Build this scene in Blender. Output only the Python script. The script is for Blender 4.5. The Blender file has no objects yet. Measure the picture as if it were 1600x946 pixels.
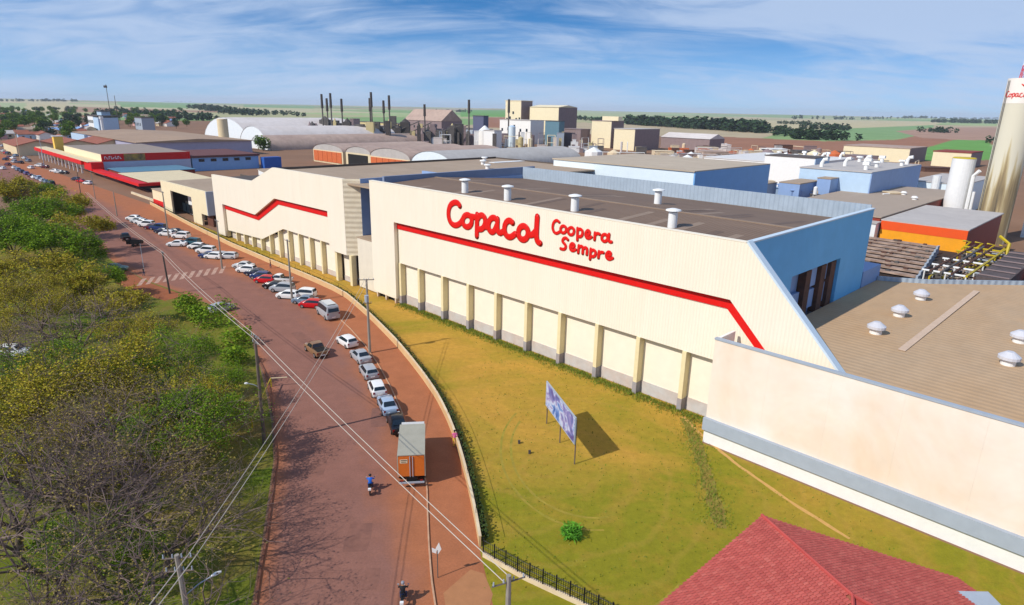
import bpy, bmesh, math, random
import numpy as np
from mathutils import Vector, Matrix
# real positions of things on the ground, in metres
C = bpy.context.scene.collection
SC = bpy.context.scene
R = math.radians
# ------------------------------------------------------------------ camera
CAM_H = 32.0
pit = math.atan(304.5 / 1000.0)
roll = 0.0206
Fw = Vector((0, math.cos(pit), -math.sin(pit)))
r0 = Vector((1, 0, 0)); u0 = Vector((0, math.sin(pit), math.cos(pit)))
Rt = r0 * math.cos(roll) + u0 * math.sin(roll)
Up = -r0 * math.sin(roll) + u0 * math.cos(roll)
cd = bpy.data.cameras.new('camera')
cam = bpy.data.objects.new('camera', cd); C.objects.link(cam)
m = Matrix((Rt, Up, -Fw)).transposed().to_4x4()
m.translation = Vector((0, 0, CAM_H))
cam.matrix_world = m
cd.sensor_width = 36.0; cd.lens = 36.0 * 1000.0 / 1600.0
cd.clip_start = 0.5; cd.clip_end = 60000
SC.camera = cam
# ------------------------------------------------------------------ sky and sun
SUN_AZ = math.atan2(-0.53, -0.848)          # direction towards the sun, in plan
SUN_EL = R(41)
to_sun = Vector((math.cos(SUN_AZ) * math.cos(SUN_EL), math.sin(SUN_AZ) * math.cos(SUN_EL), math.sin(SUN_EL)))
W = bpy.data.worlds.new('World'); SC.world = W; W.use_nodes = True
nt = W.node_tree; N = nt.nodes; Lk = nt.links
for n in list(N): N.remove(n)
def wn(t, **k):
    n = N.new(t)
    for a, b in k.items(): setattr(n, a, b)
    return n
def wmath(op, a, b=None, clamp=False):
    n = wn('ShaderNodeMath', operation=op, use_clamp=clamp)
    for i, v in enumerate((a, b)):
        if v is None: continue
        if isinstance(v, (int, float)): n.inputs[i].default_value = v
        else: Lk.new(v, n.inputs[i])
    return n.outputs[0]
tc = wn('ShaderNodeTexCoord'); sep = wn('ShaderNodeSeparateXYZ'); Lk.new(tc.outputs['Generated'], sep.inputs[0])
sx, sy, sz = sep.outputs
# the clear deep blue of a dry winter sky: the sky is looked up a little higher than the true elevation
zz = wmath('ADD', wmath('MULTIPLY', sz, 2.6), 0.09)
cmb = wn('ShaderNodeCombineXYZ'); Lk.new(sx, cmb.inputs[0]); Lk.new(sy, cmb.inputs[1]); Lk.new(zz, cmb.inputs[2])
nrm = wn('ShaderNodeVectorMath', operation='NORMALIZE'); Lk.new(cmb.outputs[0], nrm.inputs[0])
sky = wn('ShaderNodeTexSky', sky_type='NISHITA', sun_disc=False)
sky.sun_elevation = SUN_EL
sky.sun_rotation = math.atan2(to_sun.x, to_sun.y)
sky.altitude = 300; sky.air_density = 1.0; sky.dust_density = 0.5; sky.ozone_density = 2.2
Lk.new(nrm.outputs[0], sky.inputs[0])
hsv = wn('ShaderNodeHueSaturation'); hsv.inputs['Saturation'].default_value = 1.35; hsv.inputs['Value'].default_value = 1.15; Lk.new(sky.outputs[0], hsv.inputs['Color'])
# thin streaked clouds on a plane high above
inv = wmath('DIVIDE', 1.0, wmath('ADD', wmath('MAXIMUM', sz, 0.0), 0.22))
cv = wn('ShaderNodeCombineXYZ')
Lk.new(wmath('MULTIPLY', sx, inv), cv.inputs[0]); Lk.new(wmath('MULTIPLY', sy, inv), cv.inputs[1])
mp = wn('ShaderNodeMapping'); mp.inputs['Rotation'].default_value = (0, 0, R(28)); mp.inputs['Scale'].default_value = (0.75, 1.5, 1)
mp.inputs['Location'].default_value = (3.1, 1.7, 0)
Lk.new(cv.outputs[0], mp.inputs[0])
n1 = wn('ShaderNodeTexNoise'); n1.inputs['Scale'].default_value = 0.6; n1.inputs['Detail'].default_value = 8; n1.inputs['Roughness'].default_value = 0.52; n1.inputs['Distortion'].default_value = 0.5
Lk.new(mp.outputs[0], n1.inputs['Vector'])
n2 = wn('ShaderNodeTexNoise'); n2.inputs['Scale'].default_value = 2.6; n2.inputs['Detail'].default_value = 8; n2.inputs['Roughness'].default_value = 0.6; n2.inputs['Distortion'].default_value = 1.2
Lk.new(mp.outputs[0], n2.inputs['Vector'])
f = wmath('ADD', wmath('MULTIPLY', n1.outputs[0], 0.72), wmath('MULTIPLY', n2.outputs[0], 0.28))
cr = wn('ShaderNodeMapRange'); cr.inputs['From Min'].default_value = 0.39; cr.inputs['From Max'].default_value = 0.60; cr.interpolation_type = 'SMOOTHSTEP'
Lk.new(f, cr.inputs['Value'])
cl = wmath('MULTIPLY', cr.outputs[0], 0.85, True)
hz_ = wmath('MULTIPLY', wmath('SUBTRACT', 1.0, wmath('DIVIDE', wmath('MAXIMUM', sz, 0.0), 0.11), True), 0.75)
hm_ = wn('ShaderNodeMixRGB'); Lk.new(hz_, hm_.inputs[0]); Lk.new(hsv.outputs[0], hm_.inputs[1]); hm_.inputs[2].default_value = (2.6, 3.8, 5.5, 1)
mix = wn('ShaderNodeMixRGB'); Lk.new(cl, mix.inputs[0]); Lk.new(hm_.outputs[0], mix.inputs[1]); mix.inputs[2].default_value = (3.6, 4.5, 6.1, 1)
SKY_K = 0.132
bg = wn('ShaderNodeBackground'); bg.inputs['Strength'].default_value = SKY_K
wo = wn('ShaderNodeOutputWorld'); Lk.new(mix.outputs[0], bg.inputs[0]); Lk.new(bg.outputs[0], wo.inputs[0])
sd = bpy.data.lights.new('sun', 'SUN'); sd.energy = 3.85; sd.angle = R(0.53); sd.color = (1.0, 0.955, 0.88)
so = bpy.data.objects.new('sun', sd); C.objects.link(so)
so.rotation_euler = to_sun.to_track_quat('Z', 'Y').to_euler(); so.location = (-60, -40, 90)
SC.view_settings.view_transform = 'Standard'
SC.view_settings.look = 'None'
SC.view_settings.exposure = 0.10; SC.view_settings.gamma = 1.0; SC.view_settings.use_curve_mapping = False
SC.cycles.max_bounces = 6; SC.cycles.volume_bounces = 0; SC.cycles.diffuse_bounces = 3; SC.cycles.glossy_bounces = 2
SC.cycles.transparent_max_bounces = 8

# ------------------------------------------------------------------ helpers
def lin(h):
    h = h.lstrip('#')
    c = [int(h[i:i + 2], 16) / 255 for i in (0, 2, 4)]
    return tuple(x / 12.92 if x <= .04045 else ((x + .055) / 1.055) ** 2.4 for x in c)
MATS = {}
def mat(name, col, rough=0.75, var=0.12, scale=1.2, col2=None, scale2=0.25, amt2=0.5, bump=0.0, bscale=8.0, metal=0.0, ribs=None, spec=0.3,
        island=None, trans=0.0, objcol=False, attr=None, stretch=(1, 1, 1), world=False, dirt=None):
    if name in MATS: return MATS[name]
    mt = bpy.data.materials.new(name); mt.use_nodes = True
    t = mt.node_tree; n = t.nodes; l = t.links; n.clear()
    out = n.new('ShaderNodeOutputMaterial'); b = n.new('ShaderNodeBsdfPrincipled'); l.new(b.outputs[0], out.inputs[0])
    b.inputs['Roughness'].default_value = rough; b.inputs['Metallic'].default_value = metal
    b.inputs['Specular IOR Level'].default_value = spec
    c = lin(col) if isinstance(col, str) else col
    if world:
        g = n.new('ShaderNodeNewGeometry'); co = g.outputs['Position']
    else:
        g = n.new('ShaderNodeTexCoord'); co = g.outputs['Object']
    if stretch != (1, 1, 1):
        mpn = n.new('ShaderNodeMapping'); mpn.inputs['Scale'].default_value = stretch; l.new(co, mpn.inputs[0]); cs = mpn.outputs[0]
    else: cs = co
    def mixc(fac, a, bb, mode='MIX'):
        x = n.new('ShaderNodeMixRGB'); x.blend_type = mode
        for i, v in ((0, fac), (1, a), (2, bb)):
            if isinstance(v, (int, float)): x.inputs[i].default_value = v
            elif isinstance(v, tuple): x.inputs[i].default_value = v[:3] + (1,)
            else: l.new(v, x.inputs[i])
        return x.outputs[0]
    def noise(sc, det=5, ro=.6, dis=0.0):
        x = n.new('ShaderNodeTexNoise'); x.inputs['Scale'].default_value = sc; x.inputs['Detail'].default_value = det
        x.inputs['Roughness'].default_value = ro; x.inputs['Distortion'].default_value = dis; l.new(cs, x.inputs['Vector']); return x.outputs[0]
    def rng(v, a, bb, c0=0.0, c1=1.0):
        x = n.new('ShaderNodeMapRange'); l.new(v, x.inputs['Value'])
        for i, q in (('From Min', a), ('From Max', bb), ('To Min', c0), ('To Max', c1)): x.inputs[i].default_value = q
        return x.outputs[0]
    cur = c
    if objcol:
        oi = n.new('ShaderNodeObjectInfo'); cur = oi.outputs['Color']
    if attr:
        at = n.new('ShaderNodeVertexColor'); at.layer_name = attr; cur = at.outputs[0]
    if island:
        ge = n.new('ShaderNodeNewGeometry'); rp = n.new('ShaderNodeValToRGB'); l.new(ge.outputs['Random Per Island'], rp.inputs[0])
        rp.color_ramp.interpolation = 'LINEAR'
        e = rp.color_ramp.elements
        while len(e) < len(island): e.new(0.5)
        for i, h in enumerate(island):
            e[i].position = i / (len(island) - 1); e[i].color = lin(h) + (1,)
        cur = rp.outputs[0]
    if col2 is not None:
        cur = mixc(rng(noise(scale2, 6, .62, .4), .5 - .22, .5 + .22, 0, amt2 * 1.6 if amt2 < .6 else 1), cur, lin(col2))
    if dirt is not None:      # (hex, height of the splash zone): soil splashed on the foot of a wall
        sp = n.new('ShaderNodeSeparateXYZ'); l.new(co, sp.inputs[0])
        ad = n.new('ShaderNodeMath'); ad.operation = 'ADD'; l.new(sp.outputs[2], ad.inputs[0]); l.new(rng(noise(.8), .3, .7, -dirt[1] * .6, dirt[1] * .6), ad.inputs[1])
        cur = mixc(rng(ad.outputs[0], 0, dirt[1], .75, 0), cur, lin(dirt[0]))
    if var:
        cur = mixc(1.0, cur, rng(noise(scale, 7, .65), .25, .75, 1 - var, 1 + var), 'MULTIPLY')
    if isinstance(cur, tuple): b.inputs['Base Color'].default_value = cur + (1,)
    else: l.new(cur, b.inputs['Base Color'])
    hgt = None
    if ribs:                  # (axis index, period, strength): profiled sheet metal
        sp = n.new('ShaderNodeSeparateXYZ'); l.new(co, sp.inputs[0])
        x = n.new('ShaderNodeMath'); x.operation = 'MULTIPLY'; x.inputs[1].default_value = 2 * math.pi / ribs[1]; l.new(sp.outputs[ribs[0]], x.inputs[0])
        s = n.new('ShaderNodeMath'); s.operation = 'SINE'; l.new(x.outputs[0], s.inputs[0])
        bm = n.new('ShaderNodeBump'); bm.inputs['Strength'].default_value = ribs[2]; bm.inputs['Distance'].default_value = .05; l.new(s.outputs[0], bm.inputs['Height'])
        hgt = bm
    if bump:
        bm = n.new('ShaderNodeBump'); bm.inputs['Strength'].default_value = bump; bm.inputs['Distance'].default_value = .1; l.new(noise(bscale, 4), bm.inputs['Height'])
        if hgt: l.new(hgt.outputs[0], bm.inputs['Normal'])
        hgt = bm
    if hgt: l.new(hgt.outputs[0], b.inputs['Normal'])
    if trans:
        tr = n.new('ShaderNodeBsdfTranslucent')
        if isinstance(cur, tuple): tr.inputs[0].default_value = cur + (1,)
        else: l.new(cur, tr.inputs[0])
        ms = n.new('ShaderNodeMixShader'); ms.inputs[0].default_value = trans
        l.new(b.outputs[0], ms.inputs[1]); l.new(tr.outputs[0], ms.inputs[2]); l.new(ms.outputs[0], out.inputs[0])
    MATS[name] = mt
    return mt

ORG = {}
UD = Vector((0.70374766, -0.71045002, 0)); VD = Vector((0.71045002, 0.70374766, 0)); O0 = Vector((-24.2, 107.6, 0))
GRID = math.atan2(UD.y, UD.x)
def uv(u, v, z=0.0): return O0 + UD * u + VD * v + Vector((0, 0, z))
def touv(x, y):
    d = Vector((x, y, 0)) - O0
    return d.dot(UD), d.dot(VD)

class MB:
    def __init__(s): s.v = []; s.f = []; s.mi = []; s.m = 0
    def face(s, pts):
        b = len(s.v); s.v += [tuple(p) for p in pts]; s.f.append(tuple(range(b, b + len(pts)))); s.mi.append(s.m); return s
    def add(s, vs, fs):
        b = len(s.v); s.v += [tuple(p) for p in vs]
        for q in fs: s.f.append(tuple(b + i for i in q)); s.mi.append(s.m)
        return s
    def box(s, x0, x1, y0, y1, z0, z1):
        return s.add([(x0, y0, z0), (x1, y0, z0), (x1, y1, z0), (x0, y1, z0), (x0, y0, z1), (x1, y0, z1), (x1, y1, z1), (x0, y1, z1)],
                     [(0, 3, 2, 1), (4, 5, 6, 7), (0, 1, 5, 4), (1, 2, 6, 5), (2, 3, 7, 6), (3, 0, 4, 7)])
    def prism(s, poly, a, b, axis='z'):
        n = len(poly)
        def P(p, t): return (p[0], p[1], t) if axis == 'z' else ((p[0], t, p[1]) if axis == 'y' else (t, p[0], p[1]))
        vs = [P(p, a) for p in poly] + [P(p, b) for p in poly]
        fs = [tuple(range(n - 1, -1, -1)), tuple(range(n, 2 * n))] + [(i, (i + 1) % n, n + (i + 1) % n, n + i) for i in range(n)]
        return s.add(vs, fs)
    def cyl(s, x, y, z0, z1, r0_, r1_=None, n=16, caps=True):
        if r1_ is None: r1_ = r0_
        A = [(x + r0_ * math.cos(2 * math.pi * k / n), y + r0_ * math.sin(2 * math.pi * k / n), z0) for k in range(n)]
        B = [(x + r1_ * math.cos(2 * math.pi * k / n), y + r1_ * math.sin(2 * math.pi * k / n), z1) for k in range(n)]
        fs = [(i, (i + 1) % n, n + (i + 1) % n, n + i) for i in range(n)]
        if caps: fs += [tuple(range(n - 1, -1, -1)), tuple(range(n, 2 * n))]
        return s.add(A + B, fs)
    def tube(s, pts, r, n=6, caps=True, flat=None):
        pts = [Vector(p) for p in pts]; k = len(pts); rs = r if isinstance(r, (list, tuple)) else [r] * k
        vs = []; fs = []
        prev = None
        for i, p in enumerate(pts):
            d = (pts[min(i + 1, k - 1)] - pts[max(i - 1, 0)])
            if d.length < 1e-9: d = Vector((0, 0, 1))
            d.normalize()
            a = prev if prev is not None else (Vector((0, 0, 1)) if abs(d.z) < .9 else Vector((1, 0, 0)))
            x = a - d * a.dot(d)
            if x.length < 1e-4: x = d.orthogonal()
            x.normalize(); y = d.cross(x); prev = x
            for j in range(n):
                t = 2 * math.pi * j / n
                q = (x * math.cos(t) + y * math.sin(t)) * rs[i]
                if flat: q = Vector((q.x * flat[0], q.y * flat[1], q.z * flat[2]))
                vs.append(p + q)
        for i in range(k - 1):
            for j in range(n):
                fs.append((i * n + j, i * n + (j + 1) % n, (i + 1) * n + (j + 1) % n, (i + 1) * n + j))
        if caps: fs += [tuple(range(n - 1, -1, -1)), tuple(range((k - 1) * n, k * n))]
        return s.add(vs, fs)
    def mesh(s, name, mats, org=(0, 0, 0), smooth=False, fix=True):
        me = bpy.data.meshes.new(name)
        me.from_pydata([(a - org[0], b - org[1], c - org[2]) for a, b, c in s.v], [], s.f)
        ml = mats if isinstance(mats, (list, tuple)) else [mats]
        for q in ml: me.materials.append(q)
        if len(ml) > 1: me.polygons.foreach_set('material_index', s.mi)
        if smooth: me.polygons.foreach_set('use_smooth', [True] * len(me.polygons))
        if fix and len(s.f) < 6000:
            bm = bmesh.new(); bm.from_mesh(me); bmesh.ops.recalc_face_normals(bm, faces=bm.faces); bm.to_mesh(me); bm.free()
        me.update(); return me
    def build(s, name, mats, parent=None, smooth=False, fix=True, kind=None, label=None):
        org = ORG.get(parent.name, (0, 0, 0)) if parent else (0, 0, 0)
        me = s.mesh(name, mats, org, smooth, fix)
        o = bpy.data.objects.new(name, me); C.objects.link(o)
        if parent: o.parent = parent; ORG[o.name] = org
        if kind: o['kind'] = kind
        if label: o['label'] = label
        return o
def tag(o, label=None, cat=None, group=None, kind=None):
    if label: o['label'] = label
    if cat: o['category'] = cat
    if group: o['group'] = group
    if kind: o['kind'] = kind
    return o
def thing(name, label, cat, loc=(0, 0, 0), rz=0.0, group=None):
    o = bpy.data.objects.new(name, None); C.objects.link(o); o.empty_display_size = .5
    o.location = loc; o.rotation_euler = (0, 0, rz)
    return tag(o, label, cat, group)
def gthing(name, label, cat, u, v, z=0.0, group=None):        # a thing laid out on the factory grid; its parts are given in grid coordinates
    o = thing(name, label, cat, uv(u, v, z), GRID, group); ORG[o.name] = (u, v, z); return o
KIDS = {}
def copy_tree(o, parent=None):
    c = o.copy(); C.objects.link(c)
    if parent: c.parent = parent
    if o.name not in KIDS: KIDS[o.name] = list(o.children)
    for ch in KIDS[o.name]: copy_tree(ch, c)
    return c
def stroke_smooth(p, it=2):
    closed = abs(p[0][0] - p[-1][0]) + abs(p[0][1] - p[-1][1]) < 1e-6
    p = [Vector(q) for q in p]
    for _ in range(it):
        q = [] if closed else [p[0]]
        for a, b in zip(p[:-1], p[1:]): q += [a * .75 + b * .25, a * .25 + b * .75]
        if closed: q.append(q[0])
        else: q.append(p[-1])
        p = q
    return p
COPACOL = [[[[23.52, 18.49], [23.06, 18.91], [22.23, 18.87], [21.35, 18.39], [20.9, 17.44], [21.0, 16.3], [21.68, 15.62], [22.64, 15.54], [23.59, 16.01], [24.21, 16.73]]], [[[24.14, 16.16], [24.15, 16.72], [24.53, 17.22], [25.13, 17.47], [25.73, 17.38], [26.1, 16.98], [26.1, 16.43], [25.73, 15.93], [25.13, 15.67], [24.52, 15.76], [24.14, 16.16]]], [[[25.89, 17.32], [26.93, 17.33]], [[27.23, 17.74], [27.2, 16.14], [27.17, 14.69]], [[27.23, 17.01], [27.74, 17.68], [28.39, 17.82], [28.9, 17.42], [28.91, 16.62], [28.41, 15.94], [27.75, 15.72], [27.31, 15.86]]], [[[28.91, 16.26], [29.48, 16.34]], [[31.22, 17.54], [30.66, 17.82], [29.96, 17.54], [29.51, 16.83], [29.6, 16.04], [30.17, 15.66], [30.8, 15.97], [31.23, 16.83]], [[31.36, 17.68], [31.31, 16.48], [31.49, 15.91], [32.01, 15.87]]], [[[31.94, 15.86], [32.55, 16.18]], [[34.26, 17.56], [33.72, 17.83], [33.06, 17.55], [32.67, 16.79], [32.83, 15.94], [33.38, 15.55], [34.05, 15.63], [34.76, 16.16]]], [[[35.36, 16.1], [35.34, 16.67], [35.67, 17.18], [36.21, 17.44], [36.75, 17.34], [37.1, 16.93], [37.12, 16.37], [36.81, 15.86], [36.27, 15.6], [35.72, 15.69], [35.36, 16.1]]], [[[37.1, 16.44], [37.88, 16.47], [38.42, 17.05]], [[38.64, 18.94], [38.58, 17.52], [38.57, 16.39], [38.78, 15.79], [39.28, 15.64]]]]
COOPERA = [[[[42.34, 18.76], [41.9, 18.98], [41.4, 18.63], [41.23, 17.95], [41.52, 17.4], [41.99, 17.29], [42.49, 17.61]]], [[[43.52, 18.04], [43.42, 17.73], [43.15, 17.54], [42.82, 17.54], [42.6, 17.75], [42.58, 18.06], [42.78, 18.32], [43.1, 18.42], [43.39, 18.31], [43.52, 18.04]]], [[[44.77, 18.01], [44.67, 17.69], [44.39, 17.49], [44.05, 17.49], [43.82, 17.71], [43.8, 18.03], [44.01, 18.3], [44.34, 18.41], [44.64, 18.29], [44.77, 18.01]]], [[[45.26, 18.44], [45.3, 17.0]], [[45.28, 18.23], [45.67, 18.44], [46.06, 18.22], [46.04, 17.71], [45.68, 17.44], [45.32, 17.56]]], [[[46.52, 17.78], [47.09, 17.91], [47.12, 18.33], [46.77, 18.43], [46.5, 18.03], [46.62, 17.52], [47.02, 17.46], [47.42, 17.71]]], [[[47.91, 18.28], [47.89, 17.45]], [[47.9, 17.99], [48.22, 18.29], [48.58, 18.22]]], [[[49.79, 17.97], [49.71, 17.68], [49.45, 17.5], [49.15, 17.5], [48.93, 17.69], [48.91, 17.98], [49.09, 18.24], [49.39, 18.33], [49.67, 18.23], [49.79, 17.97]], [[49.93, 18.42], [49.88, 17.76], [50.05, 17.54], [50.35, 17.59]]]]
SEMPRE = [[[[43.84, 16.81], [43.49, 17.04], [43.05, 16.82], [42.96, 16.46], [43.37, 16.22], [43.61, 15.91], [43.3, 15.5], [42.72, 15.54]]], [[[44.26, 15.93], [44.89, 16.12], [44.87, 16.44], [44.48, 16.5], [44.22, 16.14], [44.3, 15.67], [44.7, 15.57], [45.13, 15.83]]], [[[45.59, 16.4], [45.54, 15.49]], [[45.58, 16.15], [45.97, 16.42], [46.25, 16.26], [46.22, 15.52]], [[46.23, 16.08], [46.62, 16.36], [46.9, 16.2], [46.86, 15.51]]], [[[47.42, 16.28], [47.38, 15.04]], [[47.44, 16.03], [47.79, 16.26], [48.17, 16.09], [48.15, 15.65], [47.8, 15.38], [47.42, 15.48]]], [[[48.66, 16.2], [48.61, 15.43]], [[48.65, 15.9], [48.94, 16.18], [49.28, 16.16]]], [[[49.73, 15.84], [50.33, 16.01], [50.35, 16.32], [49.99, 16.41], [49.69, 16.04], [49.8, 15.61], [50.21, 15.51], [50.65, 15.76]]]]
WALL = [[-116.45, 204.55], [-85.37, 167.91], [-65.5, 145.26], [-50.94, 129.93], [-39.14, 117.83], [-31.86, 109.91], [-28.31, 105.36], [-25.19, 100.06], [-21.84, 94.32], [-18.72, 88.59], [-15.88, 83.21], [-13.23, 77.72], [-10.82, 72.46], [-8.62, 67.29], [-6.84, 62.27], [-5.34, 57.08], [-4.47, 53.48], [-3.65, 49.74], [-2.98, 46.41], [-2.43, 43.43], [-2.05, 41.12]]
FENCE = [[-1.75, 40.04], [1.45, 37.58], [4.95, 35.36], [7.09, 33.8]]
KERB_R = [[-3.92, 31.7], [-4.37, 33.49], [-4.73, 35.09], [-5.3, 37.57], [-5.98, 41.37], [-6.61, 45.4], [-7.15, 49.11], [-8.52, 53.9], [-9.99, 58.19], [-12.01, 63.86], [-14.22, 69.66], [-16.89, 76.01], [-20.32, 83.2], [-23.88, 89.68], [-26.54, 94.01]]
KERB_L = [[-16.1, 32.91], [-16.75, 35.11], [-17.62, 38.19], [-18.3, 40.98], [-19.69, 45.83], [-21.71, 52.81], [-25.19, 61.74], [-29.57, 71.7]]
ROW_A = [('hatch', 'white', -22.79, 83.22, 130), ('sedan', 'silver', -19.68, 77.89, 123), ('hatch', 'silver', -17.49, 72.9, 117), ('hatch', 'white', -15.47, 68.1, 112), ('sedan', 'lightblue', -13.46, 63.83, 112), ('sedan', 'black', -11.67, 59.73, 110)]
ROW_B = [('van', 'silver', -28.92, 95.55, 125), ('hatch', 'red', -32.92, 100.07, 172), ('sedan', 'bluegrey', -34.62, 102.14, 172), ('suv', 'white', -35.9, 105.49, 172), ('hatch', 'white', -38.35, 104.92, 172), ('suv', 'silver', -40.69, 108.79, 172), ('sedan', 'black', -42.76, 110.77, 172), ('pickup', 'white', -43.37, 114.75, 172), ('hatch', 'red', -45.91, 114.55, 172), ('hatch', 'darkblue', -47.76, 117.23, 172), ('sedan', 'navy', -49.63, 119.54, 172), ('hatch', 'white', -52.3, 121.87, 172), ('sedan', 'palegrey', -54.17, 124.91, 172)]
ROW_C = [('hatch', 'white', -105.65, 176.18, 170), ('hatch', 'palegrey', -102.26, 172.39, 170), ('sedan', 'white', -100.05, 170.61, 170), ('suv', 'white', -96.87, 167.04, 170), ('hatch', 'maroon', -93.66, 163.62, 170), ('suv', 'darkblue', -91.63, 162.93, 170), ('sedan', 'navy', -88.3, 158.82, 170), ('hatch', 'white', -85.54, 155.69, 170), ('sedan', 'dark', -85.14, 158.3, 170), ('suv', 'white', -80.68, 152.92, 170), ('sedan', 'white', -77.28, 144.09, 185), ('suv', 'teal', -74.74, 145.81, 170), ('hatch', 'white', -71.64, 141.81, 170), ('sedan', 'black', -69.33, 139.97, 170), ('suv', 'white', -67.45, 137.47, 170), ('sedan', 'darkblue', -64.95, 133.24, 170), ('hatch', 'white', -63.63, 132.74, 170), ('hatch', 'silver', -62.72, 133.45, 170), ('hatch', 'palegrey', -60.62, 133.02, 175)]
ROAD_CARS = [('pickup', 'black', -92.53, 150.05, 128), ('pickup', 'brown', -26.04, 79.84, 128), ('hatch', 'silver', -46.27, 97.05, 60)]
PARK_CARS = [('hatch', 'bluegrey', -99.19, 141.86, 20), ('hatch', 'white', -94.11, 139.57, 90), ('sedan', 'green', -77.3, 120.77, 10), ('van', 'white', -169.73, 229.08, 30), ('hatch', 'white', -64.26, 76.97, 0)]
LOT_CARS = [('sedan', 'white', -234.31, 303.58, 140), ('hatch', 'bluegrey', -226.55, 295.57, 140), ('sedan', 'navy', -219.18, 287.97, 140), ('hatch', 'purple', -211.92, 280.78, 140), ('hatch', 'maroon', -203.32, 271.61, 140), ('sedan', 'white', -198.88, 267.3, 140), ('suv', 'lightblue', -194.11, 263.22, 140), ('hatch', 'palegrey', -188.22, 257.12, 140), ('sedan', 'bluegrey', -184.0, 253.29, 140), ('suv', 'black', -178.1, 247.7, 140), ('suv', 'white', -230.66, 314.84, 170), ('hatch', 'maroon', -224.01, 309.37, 170), ('sedan', 'white', -208.38, 293.35, 170), ('hatch', 'palegrey', -203.01, 288.47, 175), ('sedan', 'black', -199.28, 286.32, 170), ('hatch', 'navy', -179.25, 263.64, 160), ('sedan', 'red', -173.23, 257.61, 160), ('hatch', 'white', -166.8, 251.97, 160), ('sedan', 'navy', -269.89, 344.67, 150), ('hatch', 'maroon', -276.8, 356.47, 150), ('sedan', 'bluegrey', -283.0, 369.43, 150), ('hatch', 'purple', -289.96, 383.25, 150), ('suv', 'white', -306.13, 401.39, 150), ('sedan', 'lightblue', -328.33, 426.64, 150), ('hatch', 'red', -300.73, 385.54, 150), ('sedan', 'palegrey', -266.96, 354.51, 150), ('hatch', 'bluegrey', -254.38, 340.13, 150), ('sedan', 'black', -250.09, 328.93, 150), ('hatch', 'white', -236.74, 299.71, 150), ('sedan', 'maroon', -248.2, 317.91, 150), ('suv', 'silver', -255.34, 331.6, 150), ('hatch', 'white', -227.64, 305.12, 150), ('hatch', 'palegrey', -312.77, 399.27, 150), ('sedan', 'white', -272.15, 353.08, 150), ('suv', 'navy', -296.38, 381.31, 150), ('hatch', 'silver', -346.46, 442.09, 150)]
PARK_TREES = [(-108.91, 145.53, 'densegreen', 16), (-142.28, 180.88, 'denseolive', 16), (-113.56, 162.3, 'denseolive', 15), (-98.64, 123.24, 'densegreen', 15), (-86.66, 117.6, 'densegreen', 14), (-91.84, 133.83, 'denseolive', 13), (-70.4, 87.62, 'olive', 12), (-52.78, 72.86, 'bare', 14), (-54.3, 66.08, 'bare', 14), (-47.49, 76.62, 'olive', 10), (-40.63, 57.82, 'olive', 15), (-38.32, 65.67, 'green', 12), (-32.0, 61.8, 'green', 9), (-43.66, 52.53, 'olive', 14), (-30.78, 47.74, 'bare', 16), (-28.48, 49.22, 'green', 11), (-33.75, 42.41, 'bare', 14), (-35.93, 39.66, 'bare', 14), (-27.03, 38.76, 'bare', 15), (-28.58, 33.31, 'bare', 15), (-21.16, 30.87, 'bare', 15), (-27.12, 28.83, 'bare', 13), (-22.14, 27.07, 'bare', 14), (-24.09, 37.32, 'bare', 12), (-34.19, 56.21, 'olive', 11), (-47.44, 61.16, 'green', 11), (-34.62, 47.41, 'olive', 12), (-30.97, 55.64, 'olive', 9), (-77.44, 98.33, 'denseolive', 13), (-68.68, 95.0, 'denseolive', 12), (-58.46, 87.12, 'denseolive', 10), (-69.29, 102.77, 'densegreen', 8), (-63.9, 82.07, 'olive', 11), (-39.96, 46.08, 'olive', 12), (-27.4, 35.8, 'green', 8), (-138.48, 185.51, 'densegreen', 14)]
FIELDS = [('green', [[415.0, 1001.0], [682.0, 1432.0], [1567.0, 2494.0], [699.0, 1116.0], [550.0, 956.0], [391.0, 834.0], [359.0, 854.0]]), ('tan', [[640.0, 2264.0], [2168.0, 4673.0], [2985.0, 4620.0], [1567.0, 2494.0], [643.0, 1408.0], [396.0, 1040.0]]), ('brown', [[280.0, 892.0], [382.0, 814.0], [521.0, 906.0], [977.0, 1527.0], [1586.0, 2189.0], [617.0, 845.0], [364.0, 589.0], [250.0, 518.0], [151.0, 490.0]]), ('pink', [[789.0, 1378.0], [1251.0, 1959.0], [1586.0, 2189.0], [666.0, 913.0], [643.0, 958.0], [618.0, 1008.0]]), ('green2', [[426.0, 686.0], [630.0, 952.0], [683.0, 956.0], [383.0, 521.0], [305.0, 488.0]]), ('green', [[-4830.0, 8052.0], [-4656.0, 9798.0], [-1214.0, 2558.0], [-1459.0, 2465.0]]), ('tan', [[-5345.0, 6920.0], [-4030.0, 6041.0], [-1126.0, 1657.0], [-1121.0, 1445.0]]), ('green', [[-4000.0, 9798.0], [-2968.0, 9799.0], [-1063.0, 3505.0], [-1395.0, 3413.0]]), ('green2', [[-553.0, 6700.0], [-144.0, 9266.0], [-36.0, 2358.0], [-177.0, 2147.0]]), ('brown', [[-131.0, 2072.0], [-13.0, 2237.0], [-6.0, 1098.0], [-67.0, 1057.0]]), ('palegreen', [[881.0, 9803.0], [2101.0, 9804.0], [849.0, 3953.0], [273.0, 3030.0]]), ('palegreen', [[-2442.0, 3156.0], [-2508.0, 3411.0], [-1333.0, 1810.0], [-1345.0, 1735.0]])]
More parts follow.
